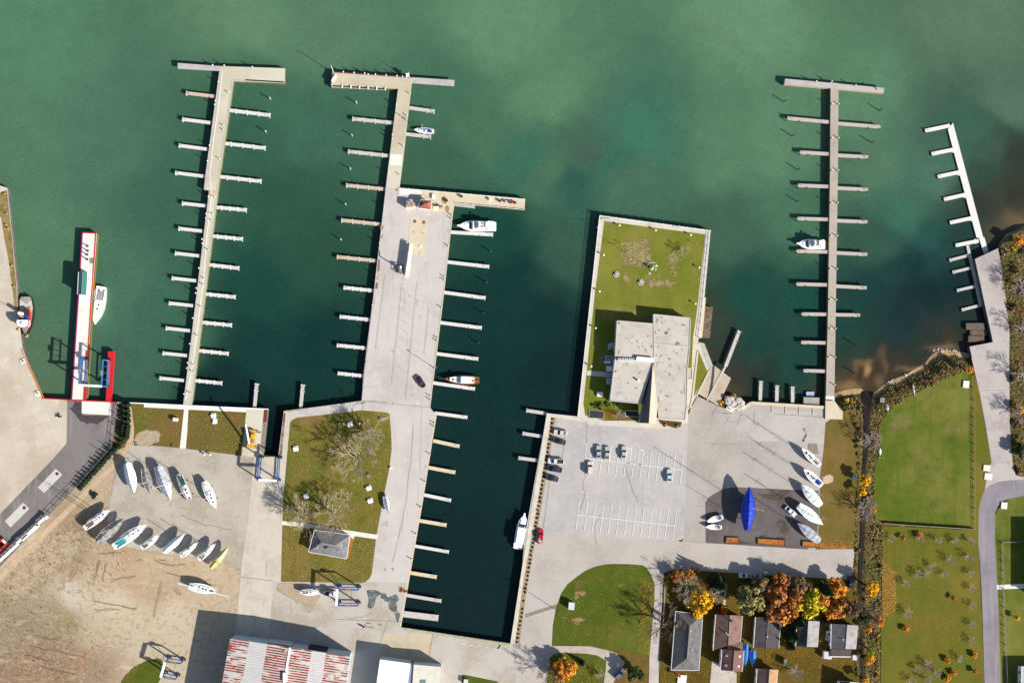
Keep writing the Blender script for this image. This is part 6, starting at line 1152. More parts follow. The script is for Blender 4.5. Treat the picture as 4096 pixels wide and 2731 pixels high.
# ---------------------------------------------------------------- buildings
def shingle(n, *c):
    d = tuple(v*.8 for v in c)
    return mat('shingles_'+n, A(*c), [(A(*d), .5, .42, .7), (A(*(min(255, v*1.1) for v in c)), 2.5, .52, .78), (A(*(v*.7 for v in c)), 5, .58, .8)])
def ctr(pts): return sum((Vector(p) for p in pts), Vector((0, 0, 0)))/len(pts)
def house(name, label, c, he, r, hr, rm, wm, gable=False, ov=.45, cat='house', chim=(), vents=(), windows=True, sky=()):
    """c: four picture corners of the eaves, end edges c0-c1 and c2-c3; r: picture ends of the ridge"""
    E = [P(*q, he) for q in c]; Rg = [P(*r[0], hr), P(*r[1], hr)]; o = ctr(E); o.z = 0; t = thing(name, label, cat, o)
    cc = ctr(E); I = [Vector((e.x, e.y, 0))-(Vector((e.x, e.y, 0))-Vector((cc.x, cc.y, 0))).normalized()*ov*1.41 for e in E]
    w = MB(o).prism(I, -.3, he-.08)
    if gable:
        for a, b_, k in ((0, 1, 0), (2, 3, 1)):
            top = Rg[k].lerp(ctr(Rg), min(.4, ov/max(1, (Rg[0]-Rg[1]).length)))-Vector((0, 0, .12))
            w.add([I[a]+Vector((0, 0, he-.1)), I[b_]+Vector((0, 0, he-.1)), top], [(0, 1, 2)])
    wo_ = w.build('wall', wm, t)
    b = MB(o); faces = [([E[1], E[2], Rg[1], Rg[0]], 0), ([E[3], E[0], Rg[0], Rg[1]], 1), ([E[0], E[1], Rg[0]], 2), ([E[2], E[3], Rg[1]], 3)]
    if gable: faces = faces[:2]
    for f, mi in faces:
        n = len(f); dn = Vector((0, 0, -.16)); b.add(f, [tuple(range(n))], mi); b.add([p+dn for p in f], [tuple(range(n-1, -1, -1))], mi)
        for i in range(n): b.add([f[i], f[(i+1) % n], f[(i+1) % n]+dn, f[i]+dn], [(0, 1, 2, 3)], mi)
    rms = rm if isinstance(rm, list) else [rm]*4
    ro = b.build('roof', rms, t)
    b = MB(o); b.tube(Rg[0]+Vector((0, 0, .02)), Rg[1]+Vector((0, 0, .02)), .1, n=5); b.build('ridge_cap', MATS.get('ridge_grey') or mat('ridge_grey', A(150, 146, 142)), ro)
    b = MB(o)
    for i in range(4):
        if gable and i in (0, 2): continue
        b.tube(E[i], E[(i+1) % 4], .09, n=5)
    b.build('gutter', white_paint, ro)
    for q, hh, sz, m in chim:
        p = P(*q, hh); ch = MB(o).box((p.x, p.y, hh-1.0), (sz, sz, 2.0)).build('chimney', m, ro); MB(o).box((p.x, p.y, hh+.05), (sz+.15, sz+.15, .1)).build('chimney_cap', steel_grey, ch)
    for q, hh in vents:
        p = P(*q, hh); MB(o).tube((p.x, p.y, hh-.7), (p.x, p.y, hh), .18, n=8).build('vent', boat_white, ro)
    for q, hh, nrm in sky:
        p = P(*q, hh); MB(o).box(p, (1.0, .8, .12), tilt=Matrix.Rotation(nrm, 3, 'Y')).build('skylight', mat('skylight_pane', A(190, 204, 216), rough=.2), ro)
    if windows:
        for i in range(4):
            a, d = I[i], I[(i+1) % 4]; ln = (d-a).length; n = max(1, int(ln/3.4)); rz = math.atan2((d-a).y, (d-a).x)
            for k in range(n):
                q = a.lerp(d, (k+.5)/n)
                if i == 2 and k == 0: dr = MB(o).box((q.x, q.y, 1.0), (1.0, .14, 2.0), rz).build('door', wood_dark, t); continue
                fr = MB(o).box((q.x, q.y, 1.6), (1.3, .12, 1.2), rz).build('window', white_paint, t); MB(o).box((q.x, q.y, 1.6), (1.1, .16, 1.0), rz).build('pane', glass, fr)
    return t
siding = mat('pale_siding', A(206, 200, 194)); siding_w = mat('white_siding', (.75, .75, .74)); brick = mat('brown_brick', A(150, 104, 84)); sh_grey = shingle('grey', 122, 118, 118); sh_dark = shingle('dark', 90, 84, 84); sh_brown = shingle('brown', 146, 114, 104); sh_red = shingle('red_brown', 138, 96, 92); sh_slate_shade = shingle('slate', 100, 100, 104); sh_pale = shingle('pale_grey', 172, 168, 170); sh_tan = shingle('tan', 198, 152, 112); sh_rest = shingle('restroom', 140, 140, 140)
T = lambda *p: C(1050, 1950, .319, *p); Ha = lambda *p: C(2580, 2200, .3388, *p); Hb = lambda *p: C(2950, 2200, .3386, *p)
house('restroom_building', 'small grey hip roofed building at the lower end of the big lawn', T((575, 802), (652, 530), (1100, 590), (1053, 890)), 2.8, T((735, 688), (925, 716)), 4.9, sh_rest, mat('tan_brick', A(196, 170, 140)), cat='building', vents=[(T((685, 755))[0], 4.4), (T((955, 800))[0], 4.2), (T((985, 725))[0], 4.4)], chim=[(T((822, 765))[0], 5.0, .9, steel_grey)])
house('bungalow', 'long grey hip roofed bungalow beside the driveway, leftmost of the houses', Ha((362, 718), (682, 757), (637, 1415), (308, 1412)), 3.0, Ha((527, 892), (495, 1278)), 5.6, sh_grey, siding, chim=[(Ha((376, 890))[0], 5.3, .9, brick)], vents=[(Ha((540, 948))[0], 5.8), (Ha((558, 1172))[0], 5.4)])
house('brown_house', 'brown gable roofed house with a lower garage, second from the left', Ha((835, 757), (1150, 772), (1126, 1080), (803, 1180)), 3.4, Ha((1003, 764), (983, 1120)), 5.4, sh_brown, siding_w, True, vents=[(Ha((962, 976))[0], 5.6), (Ha((980, 996))[0], 5.8)])
house('garage', 'reddish brown garage with four skylights at the foot of the brown house', Ha((907, 1172), (1168, 1185), (1148, 1430), (890, 1414)), 4.4, Ha((1055, 1180), (1036, 1424)), 6.2, sh_red, siding_w, True, cat='garage', sky=[(Ha((965, 1243))[0], 5.2, -.4), (Ha((955, 1358))[0], 5.2, -.4), (Ha((1118, 1250))[0], 5.2, .4), (Ha((1106, 1366))[0], 5.2, .4)])
b = MB(P(*Ha((1070, 1130))[0])); b.prism(W(Ha((995, 1085), (1160, 1085), (1150, 1190), (990, 1185)), 3.6), 0, 3.6); tag(b.build('link_building', [sh_brown], loc=P(*Ha((1070, 1130))[0])), 'flat brown roofed link between the brown house and its garage', 'building')
house('dark_house', 'square house with a dark low roof, third from the left', Hb((213, 787), (515, 797), (486, 1155), (188, 1146)), 3.2, Hb((366, 792), (338, 1150)), 4.0, sh_dark, siding, True, vents=[(Hb((356, 1020))[0], 4.4)], chim=[(Hb((515, 900))[0], 4.4, .5, white_paint)])
house('narrow_house', 'grey gable roofed house half hidden by dark spruces', Hb((700, 820), (965, 838), (943, 1142), (688, 1130)), 3.2, Hb((836, 830), (818, 1136)), 5.2, [sh_pale, sh_slate_shade, sh_slate_shade, sh_slate_shade], siding_w, True, vents=[(Hb((800, 1028))[0], 4.8)])  # west slope gets darker shingles: its shade is painted in
house('grey_house', 'pale grey gable roofed house, shade painted on one slope, rightmost beside the ditch', Hb((1108, 868), (1418, 888), (1396, 1166), (1100, 1160)), 3.4, Hb((1296, 878), (1273, 1164)), 5.2, [sh_pale, shingle('mid', 128, 126, 128), sh_slate_shade, sh_slate_shade], siding_w, True, vents=[(Hb((1250, 1055))[0], 5.2), (Hb((1262, 1078))[0], 5.0)])  # pale slope and darker slope: sun and shade painted into one roof
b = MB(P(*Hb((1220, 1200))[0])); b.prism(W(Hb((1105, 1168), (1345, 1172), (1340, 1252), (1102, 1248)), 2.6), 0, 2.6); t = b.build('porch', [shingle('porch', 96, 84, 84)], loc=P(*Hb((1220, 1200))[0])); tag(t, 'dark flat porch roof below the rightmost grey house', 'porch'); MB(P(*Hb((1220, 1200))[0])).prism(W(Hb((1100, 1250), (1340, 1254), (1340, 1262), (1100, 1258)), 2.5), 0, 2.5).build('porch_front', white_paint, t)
house('tan_house', 'tan gable roofed house with a painted shaded slope, cut by the bottom edge', Hb((232, 1398), (476, 1410), (440, 1900), (200, 1900)), 3.4, Hb((378, 1404), (345, 1900)), 5.4, [sh_tan, sh_brown, sh_brown, sh_brown], siding_w, True)  # brown on the west slope paints the shade of a tan roof
house('slate_house', 'pale blue roofed house cut by the bottom edge near the ditch', Hb((1205, 1545), (1440, 1562), (1420, 1900), (1190, 1900)), 3.4, Hb((1325, 1552), (1300, 1900)), 5.6, [shingle('blue', 166, 196, 206), sh_dark, sh_dark, sh_dark], siding_w, True)  # dark west slope has the roof's shade painted into its colour
house('far_house', 'house standing just outside the right edge of the picture', (((4150, 2120), (4400, 2120), (4400, 2400), (4150, 2400))), 5.0, ((4275, 2180), (4275, 2340)), 8.2, sh_grey, siding_w)
house('far_house', 'house beyond the lower right corner of the picture', (((4086, 2665), (4300, 2665), (4300, 2900), (4086, 2900))), 3.6, ((4190, 2720), (4190, 2850)), 5.6, mat('pale_metal_roof', A(240, 238, 236)), siding_w)
# club house
club = thing('clubhouse', 'sprawling flat roofed clubhouse with a tall wedge roof on the club point', 'clubhouse', P(2600, 1450)); o = club.location
roofm = mat('club_roof', A(218, 209, 197), [(A(204, 194, 182), .12, .42, .68), (A(226, 219, 210), .5, .5, .75), (A(110, 102, 96), .55, .62, .70), (A(168, 160, 152), .3, .6, .74)]); wallm = mat('club_wall', A(190, 180, 162))
for pts, h in ((((660, 250), (1100, 288), (1107, 745), (1085, 752), (637, 682)), 4.9), (((638, 690), (1088, 752), (938, 1246), (575, 1212)), 4.7), (((1098, 173), (1540, 218), (1532, 562), (1105, 526), (1100, 290)), 3.8), (((1106, 530), (1532, 568), (1508, 820), (1505, 950), (1495, 1310), (1475, 1442), (1165, 1422), (1142, 1266), (1108, 1000), (1108, 745)), 3.7), (((1509, 822), (1565, 828), (1563, 952), (1506, 950)), 3.0)):
    bl = MB(o).prism(W(V(*pts), h), -.3, h-.12, 0, 0).build('wall', wallm, club); MB(o).prism(W(V(*pts), h), h-.118, h).build('roof', roofm, bl)
    b = MB(o); q = V(*pts)
    for i in range(len(q)): b.strip(W([q[i], q[(i+1) % len(q)]], h), .3, h+.14, h=.2)
    b.build('parapet', mat('parapet_cap', A(216, 210, 202)), bl)
ap = P(*V((1092, 752))[0], 5.0); ri = P(*V((1042, 1484))[0], 8.0); le = P(*V((928, 1480))[0], 3.6); re = P(*V((1130, 1490))[0], 4.6); rm_ = P(*V((1145, 1266))[0], 4.2)
b = MB(o); b.add([ap, le, ri], [(0, 1, 2)], 0).add([ap, ri, re, rm_], [(0, 1, 2, 3)], 1).add([le, Vector((le.x, le.y, 0)), Vector((re.x, re.y, 0)), re, ri], [(0, 1, 2, 3, 4)], 2); b.add([le, ap, Vector((ap.x, ap.y, 3)), Vector((le.x, le.y, 0))], [(0, 1, 2, 3)], 2)
b.build('wedge_roof', [shingle('wedge_painted_shade', 118, 116, 124), mat('wedge_tan', A(218, 196, 176), [(A(204, 180, 160), 1, .45, .7)]), wallm], club)  # west face turned from the sun: its shade is painted as darker shingles
for x, y, a_, b_, rot, hz_ in ((1250, 395, 26, 22, 0, 3.8), (1140, 245, 8, 40, .2, 3.8), (1190, 205, 26, 7, .3, 3.8), (1455, 300, 34, 8, .2, 3.8), (1120, 385, 8, 30, -.4, 3.8), (1165, 362, 26, 5, .2, 3.8), (1285, 350, 12, 20, .5, 3.8), (1155, 560, 7, 22, 0, 3.7), (1440, 595, 7, 18, 0, 3.7), (1290, 705, 22, 16, .4, 3.7), (1385, 525, 40, 20, 0, 3.8), (1220, 535, 60, 8, .1, 3.8), (680, 625, 10, 34, .2, 4.9), (900, 500, 8, 34, -.6, 4.9), (800, 490, 4, 26, .5, 4.9), (840, 520, 12, 8, 0, 4.9), (1070, 560, 12, 20, 0, 4.9), (1005, 615, 8, 18, 0, 4.9), (680, 275, 14, 22, .4, 4.9), (1480, 800, 6, 24, 0, 3.7), (1410, 820, 5, 30, -.5, 3.7), (1255, 1155, 28, 7, .3, 3.7), (1470, 1080, 6, 90, 0, 3.7), (1160, 1190, 8, 40, 0, 3.7), (980, 1010, 7, 26, .2, 4.7), (675, 945, 10, 10, 0, 4.7), (1500, 350, 5, 50, 0, 3.8)):
    MB(o).sheet(W(V(*[(x+(a_*math.cos(q*.5236)*math.cos(rot)-b_*math.sin(q*.5236)*math.sin(rot))*random.uniform(.6, 1.25), y+(a_*math.cos(q*.5236)*math.sin(rot)+b_*math.sin(q*.5236)*math.cos(rot))*random.uniform(.6, 1.25)) for q in range(12)]), hz_), hz_+.012).build('water_stain', mat('roof_stain', A(132, 124, 118), [(A(176, 168, 160), 1.2, .42, .6), (A(96, 90, 86), 2.2, .5, .7)]), club)
for x in (685, 730, 774, 818, 860):
    p = P(*V((x, 716))[0], 5.5); a = MB(o).box((p.x, p.y, 5.1), (.85, .85, .8)).build('vent_unit', boat_white, club); MB(o).tube((p.x, p.y, 5.5), (p.x, p.y, 5.54), .28, n=10).build('fan', steel_dark, a)
b = MB(o); b.prism(W(V((900, 680), (1100, 698), (1098, 744), (885, 728)), 6.0), 4.7, 5.9); b.build('roof_unit', boat_white, club)
p = P(*V((918, 968))[0], 5.6); MB(o).tube((p.x, p.y, 4.7), (p.x, p.y, 5.9), .36, n=10).build('flue', boat_white, club)
b = MB(o); b.strip(W(V((640, 686), (885, 706)), 4.95), .4, 5.1, h=.4); b.build('dark_parapet', mat('parapet_painted_shade', A(90, 82, 76)), club)  # shading edge at the roof step, painted as a dark strip
for i in range(5):
    q = lp(V((645, 330))[0], V((580, 1180))[0], (i+.5)/5); p = P(*q, 2.2); fr = MB(o).box((p.x-.05, p.y, 1.7), (.3, 1.8, 1.4)).build('window', white_paint, club); MB(o).box((p.x-.1, p.y, 1.7), (.3, 1.5, 1.1)).build('pane', glass, fr)
for pts, h, nm, m, lb in ((((525, 795), (612, 800), (610, 862), (522, 858)), 1.5, 'cooling_unit', alu, 'square rooftop style cooling unit on the ground left of the clubhouse'), (((552, 530), (577, 532), (573, 594), (547, 592)), .5, 'bench', mat('shade_bench', A(190, 198, 214)), 'left pale bench in the shade left of the clubhouse'), (((577, 515), (626, 520), (623, 594), (600, 592)), .5, 'bench', MATS['shade_bench'], 'right pale bench in the shade left of the clubhouse'), (((515, 675), (598, 680), (594, 722), (512, 720)), 1.0, 'covered_grill', mat('grill_cover', A(150, 158, 176)), 'grey covered grill in the shade left of the clubhouse'), (((500, 735), (575, 738), (578, 768), (502, 762)), .8, 'upturned_boat', boat_white, 'small upturned white boat in the shade left of the clubhouse'), (((417, 1108), (480, 1112), (486, 1165), (415, 1162)), .9, 'garden_table', boat_white, 'white garden table at the lower left of the clubhouse'), (((530, 945), (580, 950), (580, 1018), (530, 1010)), 1.6, 'steel_shed', MATS['shade_bench'], 'small grey shed against the left wall of the clubhouse'), (((320, 1322), (500, 1340), (495, 1428), (318, 1420)), .35, 'dark_enclosure', steel_dark, 'black lidded enclosure at the lower left corner of the club point'), (((750, 1330), (915, 1340), (912, 1410), (752, 1400)), .9, 'entrance_sign', mat('sign_dark', A(70, 66, 64)), 'dark sign bed with white trim beside the wedge roof')):
    q = V(*pts); t = thing(nm, lb, nm.split('_')[-1], P(*q[0])); bo = MB(t.location).prism(W(q), 0, h, inset=.05).build('body', m, t)
    b = MB(t.location)
    for i in range(4): b.strip(W([q[i], q[(i+1) % 4]]), .12, h+.06, h=.1)
    b.build('rim', white_paint if nm != 'dark_enclosure' else tan_con, t)
    if nm == 'cooling_unit': p = P(*V((583, 828))[0], 1.5); MB(t.location).tube((p.x, p.y, 1.5), (p.x, p.y, 1.65), .75, n=14).build('fan', boat_white, t)
# rusty shed
shed = thing('rusty_shed', 'huge corrugated shed with a rust streaked roof at the bottom edge', 'shed', P(1150, 2700)); o = shed.location
def rs(x, y): return C(700, 2250, .3067, (x, y))[0]
TL, TR, BL, BR = rs(720, 985), rs(2282, 1220), (836, 3000), (1350, 3000)
def roofpt(u, v, dz=0):
    a = lp(TL, TR, u); c = lp(BL, BR, u); h = 9.3+.9*(1-abs(u-.5)*2)+dz; return P(*lp(a, c, v), h)
MB(o).prism([roofpt(u, v) for u, v in ((.004, .006), (.996, .006), (.996, .99), (.004, .99))], -.2, 9.2).build('wall', mat('blue_grey_siding', A(206, 224, 236), wave=('X', .6, A(180, 200, 214), .5, .9)), shed)
clean = mat('corrugated_zinc', A(230, 226, 222), [(A(214, 210, 208), .3, .42, .7), (A(238, 236, 234), (.4, 3, 0.09), .5, .75)], rough=.5, spec=.4, wave=('Y', .37, A(206, 202, 200), .5, .9), gate=(.155, .1, .1, .1, .3))
rusty = lambda k, lo, hi: mat('rusty_corrugated_'+k, A(228, 221, 214), [(A(212, 206, 202), .3, .42, .7), (A(186, 92, 52), .45, .56, .68), (A(150, 66, 38), .9, .62, .72)], rough=.6, wave=('Y', .37, A(152, 56, 26), .24, .56), gate=(.155, .16, .55, lo, hi))
us = [0, .16, .31, .5, .68, .8, 1]; ms = [rusty('a', .42, .5), clean, rusty('b', .34, .44), rusty('c', .38, .48), clean, rusty('d', .36, .46)]
for i in range(6):
    u0, u1 = us[i], us[i+1]; b = MB(o); q = [roofpt(u0, 0), roofpt(u1, 0), roofpt(u1, 1), roofpt(u0, 1)]; dn = Vector((0, 0, -.1)); b.add(q, [(3, 2, 1, 0)]); b.add([p+dn for p in q], [(0, 1, 2, 3)]); b.add([q[0], q[1], q[1]+dn, q[0]+dn], [(0, 1, 2, 3)])
    b.build('roof_panel', ms[i], shed)
b = MB(o); b.box((roofpt(.5, .4)+roofpt(.5, 0))/2, (.7, (roofpt(.5, 0)-roofpt(.5, .4)).length, .35), math.atan2((roofpt(.5, .4)-roofpt(.5, 0)).x, -(roofpt(.5, .4)-roofpt(.5, 0)).y)); b.build('ridge_vent', white_paint, shed)
p = rs(1435, 1490); p = P(*p, 10.6); b = MB(o); b.box((p.x, p.y, 10.5), (1.4, 3.2, .9)); b.build('roof_hatch', white_paint, shed)
for x0, x1, m, h in ((.30, .5, mat('door_pale', A(212, 208, 214)), 7.6), (.64, .8, black, 7.0)):  # black panel paints the darkness of the open doorway
    a, c = roofpt(x0, .004), roofpt(x1, .004); b = MB(o); d = c-a; b.box(((a.x+c.x)/2, (a.y+c.y)/2+.12, h/2), (math.hypot(d.x, d.y), .2, h), math.atan2(d.y, d.x)); b.build('door', m, shed)
# white building
wb = thing('white_building', 'two bright white flat roofed buildings joined by a valley at the bottom edge', 'building', P(1640, 2720)); o = wb.location
for pts, h, m in (([(1520, 2636), (1642.5, 2653), (1604, 2900), (1482, 2900)], 6.2, mat('white_membrane', (.82, .82, .82), [((.7, .72, .76), .3, .6, .75)])), ([(1655.4, 2656.4), (1764, 2665.6), (1742, 2900), (1637, 2900)], 5.5, mat('cream_membrane', A(244, 238, 224), [(A(232, 224, 208), .4, .45, .7)])), ([(1641, 2660), (1657, 2661), (1640, 2900), (1604, 2900)], 5.0, mat('valley_grey', A(150, 160, 178)))):
    bl = MB(o).prism(W(pts, h), -.2, h-.1).build('wall', mat('white_wall', A(226, 228, 232)), wb); MB(o).prism(W(pts, h), h-.098, h).build('roof', m, bl)
MB(o).prism(W(C(1350, 2250, .3401, (975, 1375), (1040, 1375), (1035, 1412), (970, 1412)), 5.6), 5.4, 5.65).build('skylight', mat('teal_light', A(120, 156, 150)), wb)
for x0, x1, yy in ((1566, 1592, 2642), (1612, 1640, 2650)):
    a, c = P(x0, yy, 3), P(x1, yy+3, 3); MB(o).box(((a.x+c.x)/2, (a.y+c.y)/2+.25, 2), ((c-a).length, .2, 4)).build('door', steel_dark, wb)
# small pier buildings
house('green_hut', 'green metal roofed hut standing on the red edged lift pier', ((314, 1087.5), (350.8, 1089), (346, 1178.4), (309.3, 1176.8)), 2.9, ((330, 1088), (325.5, 1177.5)), 3.5, [mat('green_metal', A(72, 136, 122)), mat('green_metal_shade', A(66, 116, 122)), MATS.get('green_metal', concrete), concrete], siding_w, True, .2, 'hut', windows=True)  # the second green is a shaded copy, painting the west slope darker
house('kiosk', 'small kiosk with a red brown hip roof on the fuel dock', C(1580, 750, .2083, (432, 392), (497, 236), (708, 250), (690, 430)), 2.8, C(1580, 750, .2083, (560, 315), (603, 318)), 4.0, [shingle('kiosk', 188, 112, 92), shingle('kiosk', 188, 112, 92), shingle('kiosk', 188, 112, 92), shingle('kiosk', 188, 112, 92)], siding_w, False, .4, 'kiosk')
t = thing('flat_hut', 'low tan flat roofed hut left of the red brown kiosk', 'hut', P(1641, 818)); hp = C(1580, 750, .2083, (215, 265), (350, 268), (385, 305), (383, 345), (348, 380), (210, 378))
MB(t.location).prism(W(hp, 2.3), -.1, 2.2).build('wall', siding_w, t); rf_ = MB(t.location).prism(W(hp, 2.35), 2.2, 2.38).build('roof', mat('tan_roof', A(196, 164, 140)), t)
for q in C(1580, 750, .2083, (245, 318), (325, 322)): p = P(*q, 2.4); MB(t.location).tube((p.x, p.y, 2.3), (p.x, p.y, 2.65), .25, n=8).build('vent', steel_grey, rf_)
MB(t.location).prism(W(C(1580, 750, .2083, (225, 228), (330, 236), (330, 266), (225, 262)), 1.2), 0, 1.2).build('ice_chest', white_paint, t)
tag(MB(P(1675, 808)).prism(W(C(1580, 750, .2083, (440, 265), (482, 262), (482, 308), (440, 310)), 1.4), 0, 1.4).build('machine', mat('pale_machine', A(196, 216, 226)), loc=P(1675, 808)), 'pale blue vending machine left of the red brown kiosk', 'machine')

# ---------------------------------------------------------------- fences and hedges
def fence(name, label, pts, h, m, step=3.0, panel=True, th=.12):
    r = thing(name, label, 'fence', P(*pts[0])); o = r.location; b = MB(o)
    for a, c in zip(pts, pts[1:]):
        a, c = P(*a), P(*c); d = c-a; rz = math.atan2(d.y, d.x); md = (a+c)/2
        if panel: b.box((md.x, md.y, h*.5), (d.length, th, h*.95), rz)
        else:
            for hh in (h, h*.55, .15): b.box((md.x, md.y, hh), (d.length, .07, .07), rz)
    b.build('panel' if panel else 'rail', m, r); b = 0
    for a, c in zip(pts, pts[1:]):
        a, c = P(*a), P(*c); n = max(1, int((c-a).length/step))
        for i in range(n): q = a.lerp(c, i/n); MB(o).box((q.x, q.y, h*.53), (th+.08, th+.08, h*1.06)).build('post', m, r)
    return r
fence('fence', 'pale board fence with a long shadow between the two right fields', [(3533, 2091), (3600, 2096), (3895, 2115)], 1.4, wood_pale, 2.4)
fence('fence', 'thin rust coloured fence along the right edge of the field', [(3888, 1500), (3893, 1600), (3895, 1950), (3896, 2114)], 1.0, mat('rusty_fence', A(176, 140, 100)), 3.0, False)
fence('fence', 'grey security fence between the black road and the hedge', [(472, 1611), (461, 1700), (450, 1786), (380, 1864), (303, 1950), (204, 2053), (0, 2268)], 1.8, steel_grey, 3.0, False)
fence('fence', 'thin pale fence along the right side of the loop road', [(4006, 2170), (4015, 2500), (4028, 2800)], 1.1, steel_grey, 3.0, False)
fence('fence', 'thin pale fence running right from the loop road', [(4004, 2168), (4100, 2163), (4400, 2150)], 1.1, steel_grey, 3.0, False)
fence('fence', 'thin pale fence between the driveway and the long bungalow', [(2659, 2340), (2655, 2420), (2650, 2500)], 1.0, siding, 2.5, False)
LF = {}
def leafmats(n, *cols): LF[n] = [mat(f'leaf_{n}_{i}', tuple(min(.8, v*(1.0 if n in ('dark', 'black', 'green') else 1.32)) for v in A(*c)), rough=.8, spec=.15) for i, c in enumerate(cols)]
leafmats('yellow', (236, 178, 24), (214, 146, 22), (250, 206, 60)); leafmats('lemon', (206, 190, 30), (170, 156, 24), (228, 208, 60)); leafmats('orange', (228, 146, 42), (196, 114, 40), (246, 176, 62))
leafmats('rust', (190, 116, 54), (152, 94, 54), (216, 150, 72)); leafmats('olive', (146, 134, 76), (116, 110, 60), (168, 156, 96)); leafmats('sage', (116, 112, 56), (92, 92, 46), (138, 130, 72)); leafmats('green', (62, 82, 40), (44, 62, 34), (84, 104, 48)); leafmats('dark', (36, 54, 36), (26, 42, 30), (54, 74, 44))
leafmats('brown', (134, 108, 74), (112, 88, 60), (152, 124, 88)); leafmats('lime', (128, 150, 40), (98, 124, 34), (150, 170, 60)); leafmats('grey', (128, 110, 98), (104, 90, 80), (148, 128, 114)); leafmats('russet', (132, 86, 52), (110, 72, 46), (150, 102, 62)); leafmats('gold', (178, 140, 50), (150, 116, 42), (200, 160, 66)); leafmats('hedge', (72, 88, 36), (46, 62, 28), (100, 112, 50)); leafmats('black', (36, 36, 30), (26, 28, 24), (52, 50, 40))
bark = mat('pale_bark', A(204, 188, 156), [(A(178, 160, 130), 2, .45, .7)]); bark_d = mat('brown_bark', A(120, 104, 92)); bark_g = mat('grey_bark', A(206, 188, 180))
NP = np.random.default_rng(11)
def quads(c, nrm, sz):
    """leaf quads at points c with normals nrm"""
    n = len(c); u = np.cross(nrm, NP.normal(size=(n, 3))); u /= np.linalg.norm(u, axis=1, keepdims=True)+1e-9; v = np.cross(nrm, u)
    v /= np.linalg.norm(v, axis=1, keepdims=True)+1e-9; s_ = sz[:, None]; a = NP.uniform(.6, 1.1, (n, 1))
    pts = np.stack([c-u*s_-v*s_*a, c+u*s_-v*s_*a*.7, c+u*s_*.8+v*s_*a, c-u*s_*.7+v*s_*a*.9], 1)
    return pts.reshape(-1, 3), np.arange(n*4).reshape(-1, 4)
def meshdata(name, pts, faces, mi, mats):
    me = bpy.data.meshes.new(name); me.from_pydata(pts.tolist(), [], faces.tolist())
    for m in mats: me.materials.append(m)
    me.polygons.foreach_set('material_index', mi); me.update(); return me
def crown_me(name, n, clumps, leaf, flat=.75, spread=.26, mats=None):
    """crown of leaf clumps about the origin, radius 1"""
    cc = NP.normal(size=(clumps, 3)); cc /= np.linalg.norm(cc, axis=1, keepdims=True); cc *= NP.uniform(.35, .82, (clumps, 1)); cc[:, 2] = np.abs(cc[:, 2])*flat*1.1-.25
    k = NP.integers(0, clumps, n); d = NP.normal(size=(n, 3)); d /= np.linalg.norm(d, axis=1, keepdims=True); r = NP.uniform(.45, 1.1, (clumps,))[k]*spread*NP.uniform(.5, 1.15, n)
    c = cc[k]+d*r[:, None]; nr = d+NP.normal(scale=.7, size=(n, 3)); nr[:, 2] += .5; nr /= np.linalg.norm(nr, axis=1, keepdims=True)
    p, f = quads(c, nr, NP.uniform(.6, 1.3, n)*leaf); ck = NP.integers(0, 3, clumps)
    mi = np.where(NP.random(n) < .6, ck[k], NP.integers(0, 3, n)); return meshdata(name, p, f, mi, mats or LF['green'])
def spruce_me(name, n, leaf):
    h = NP.random(n)**.75; ang = NP.uniform(0, 6.283, n); lay = np.floor(h*11)/11; rr = (1-h)*(.55+.45*NP.random(n))*(1+.18*np.sin(ang*7+lay*40)); c = np.stack([rr*np.cos(ang), rr*np.sin(ang), h*2.6+.1-.15*rr], 1)
    nr = np.stack([np.cos(ang)*.6, np.sin(ang)*.6, np.full(n, .8)], 1)+NP.normal(scale=.35, size=(n, 3)); nr /= np.linalg.norm(nr, axis=1, keepdims=True)
    p, f = quads(c, nr, NP.uniform(.6, 1.3, n)*leaf); return meshdata(name, p, f, NP.integers(0, 3, n), LF['dark'])
def bare_me(name, depth, seed, m, spread=.62, n0=5):
    """leafless branching crown, height 1, trunk included up to 0.3"""
    rg = random.Random(seed); b = MB()
    def grow(p, d, ln, r, k):
        q = p+d*ln; b.tube(p, q, r, r*.68, 4 if r > .006 else 3, cap=False)
        if k == 0: return
        for i in range(rg.choice((2, 3, 3)) if k > 1 else 5):
            ax = d.orthogonal().normalized(); ax.rotate(Matrix.Rotation(rg.uniform(0, 6.28), 3, d)); nd = d.copy(); nd.rotate(Matrix.Rotation(rg.uniform(.25, .75), 3, ax)); nd.z += .06; nd.normalize()
            st = p.lerp(q, rg.uniform(.55, 1)); grow(st, nd, ln*rg.uniform(.66, .88), max(r*.6, .0015), k-1)
    for i in range(n0):
        a = 6.283*i/n0+rg.uniform(-.4, .4); el = rg.uniform(.5, 1.25); d = Vector((math.cos(a)*math.cos(el), math.sin(a)*math.cos(el), math.sin(el)*.9)).normalized()
        grow(Vector((0, 0, rg.uniform(.16, .3))), d, rg.uniform(.19, .25), .015, depth)
    me = bpy.data.meshes.new(name); me.from_pydata(b.v, [], b.f); me.materials.append(m); me.update(); return me
CROWN = [crown_me('crown', 3000, 26, .06) for _ in range(3)]; SHRUB = [crown_me('foliage', 260, 9, .15, .6, .34) for _ in range(4)]; SPRUCE = [spruce_me('crown', 1500, .09) for _ in range(2)]
CONE = [spruce_me('foliage', 260, .17)]; BARE = [bare_me('crown', 5, s_, bark, n0=7) for s_ in (1, 2, 3)]; SBARE = [bare_me('crown', 4, s_, bark_g, n0=7) for s_ in (5, 6)]; DBARE = [bare_me('crown', 5, 9, bark_d)]
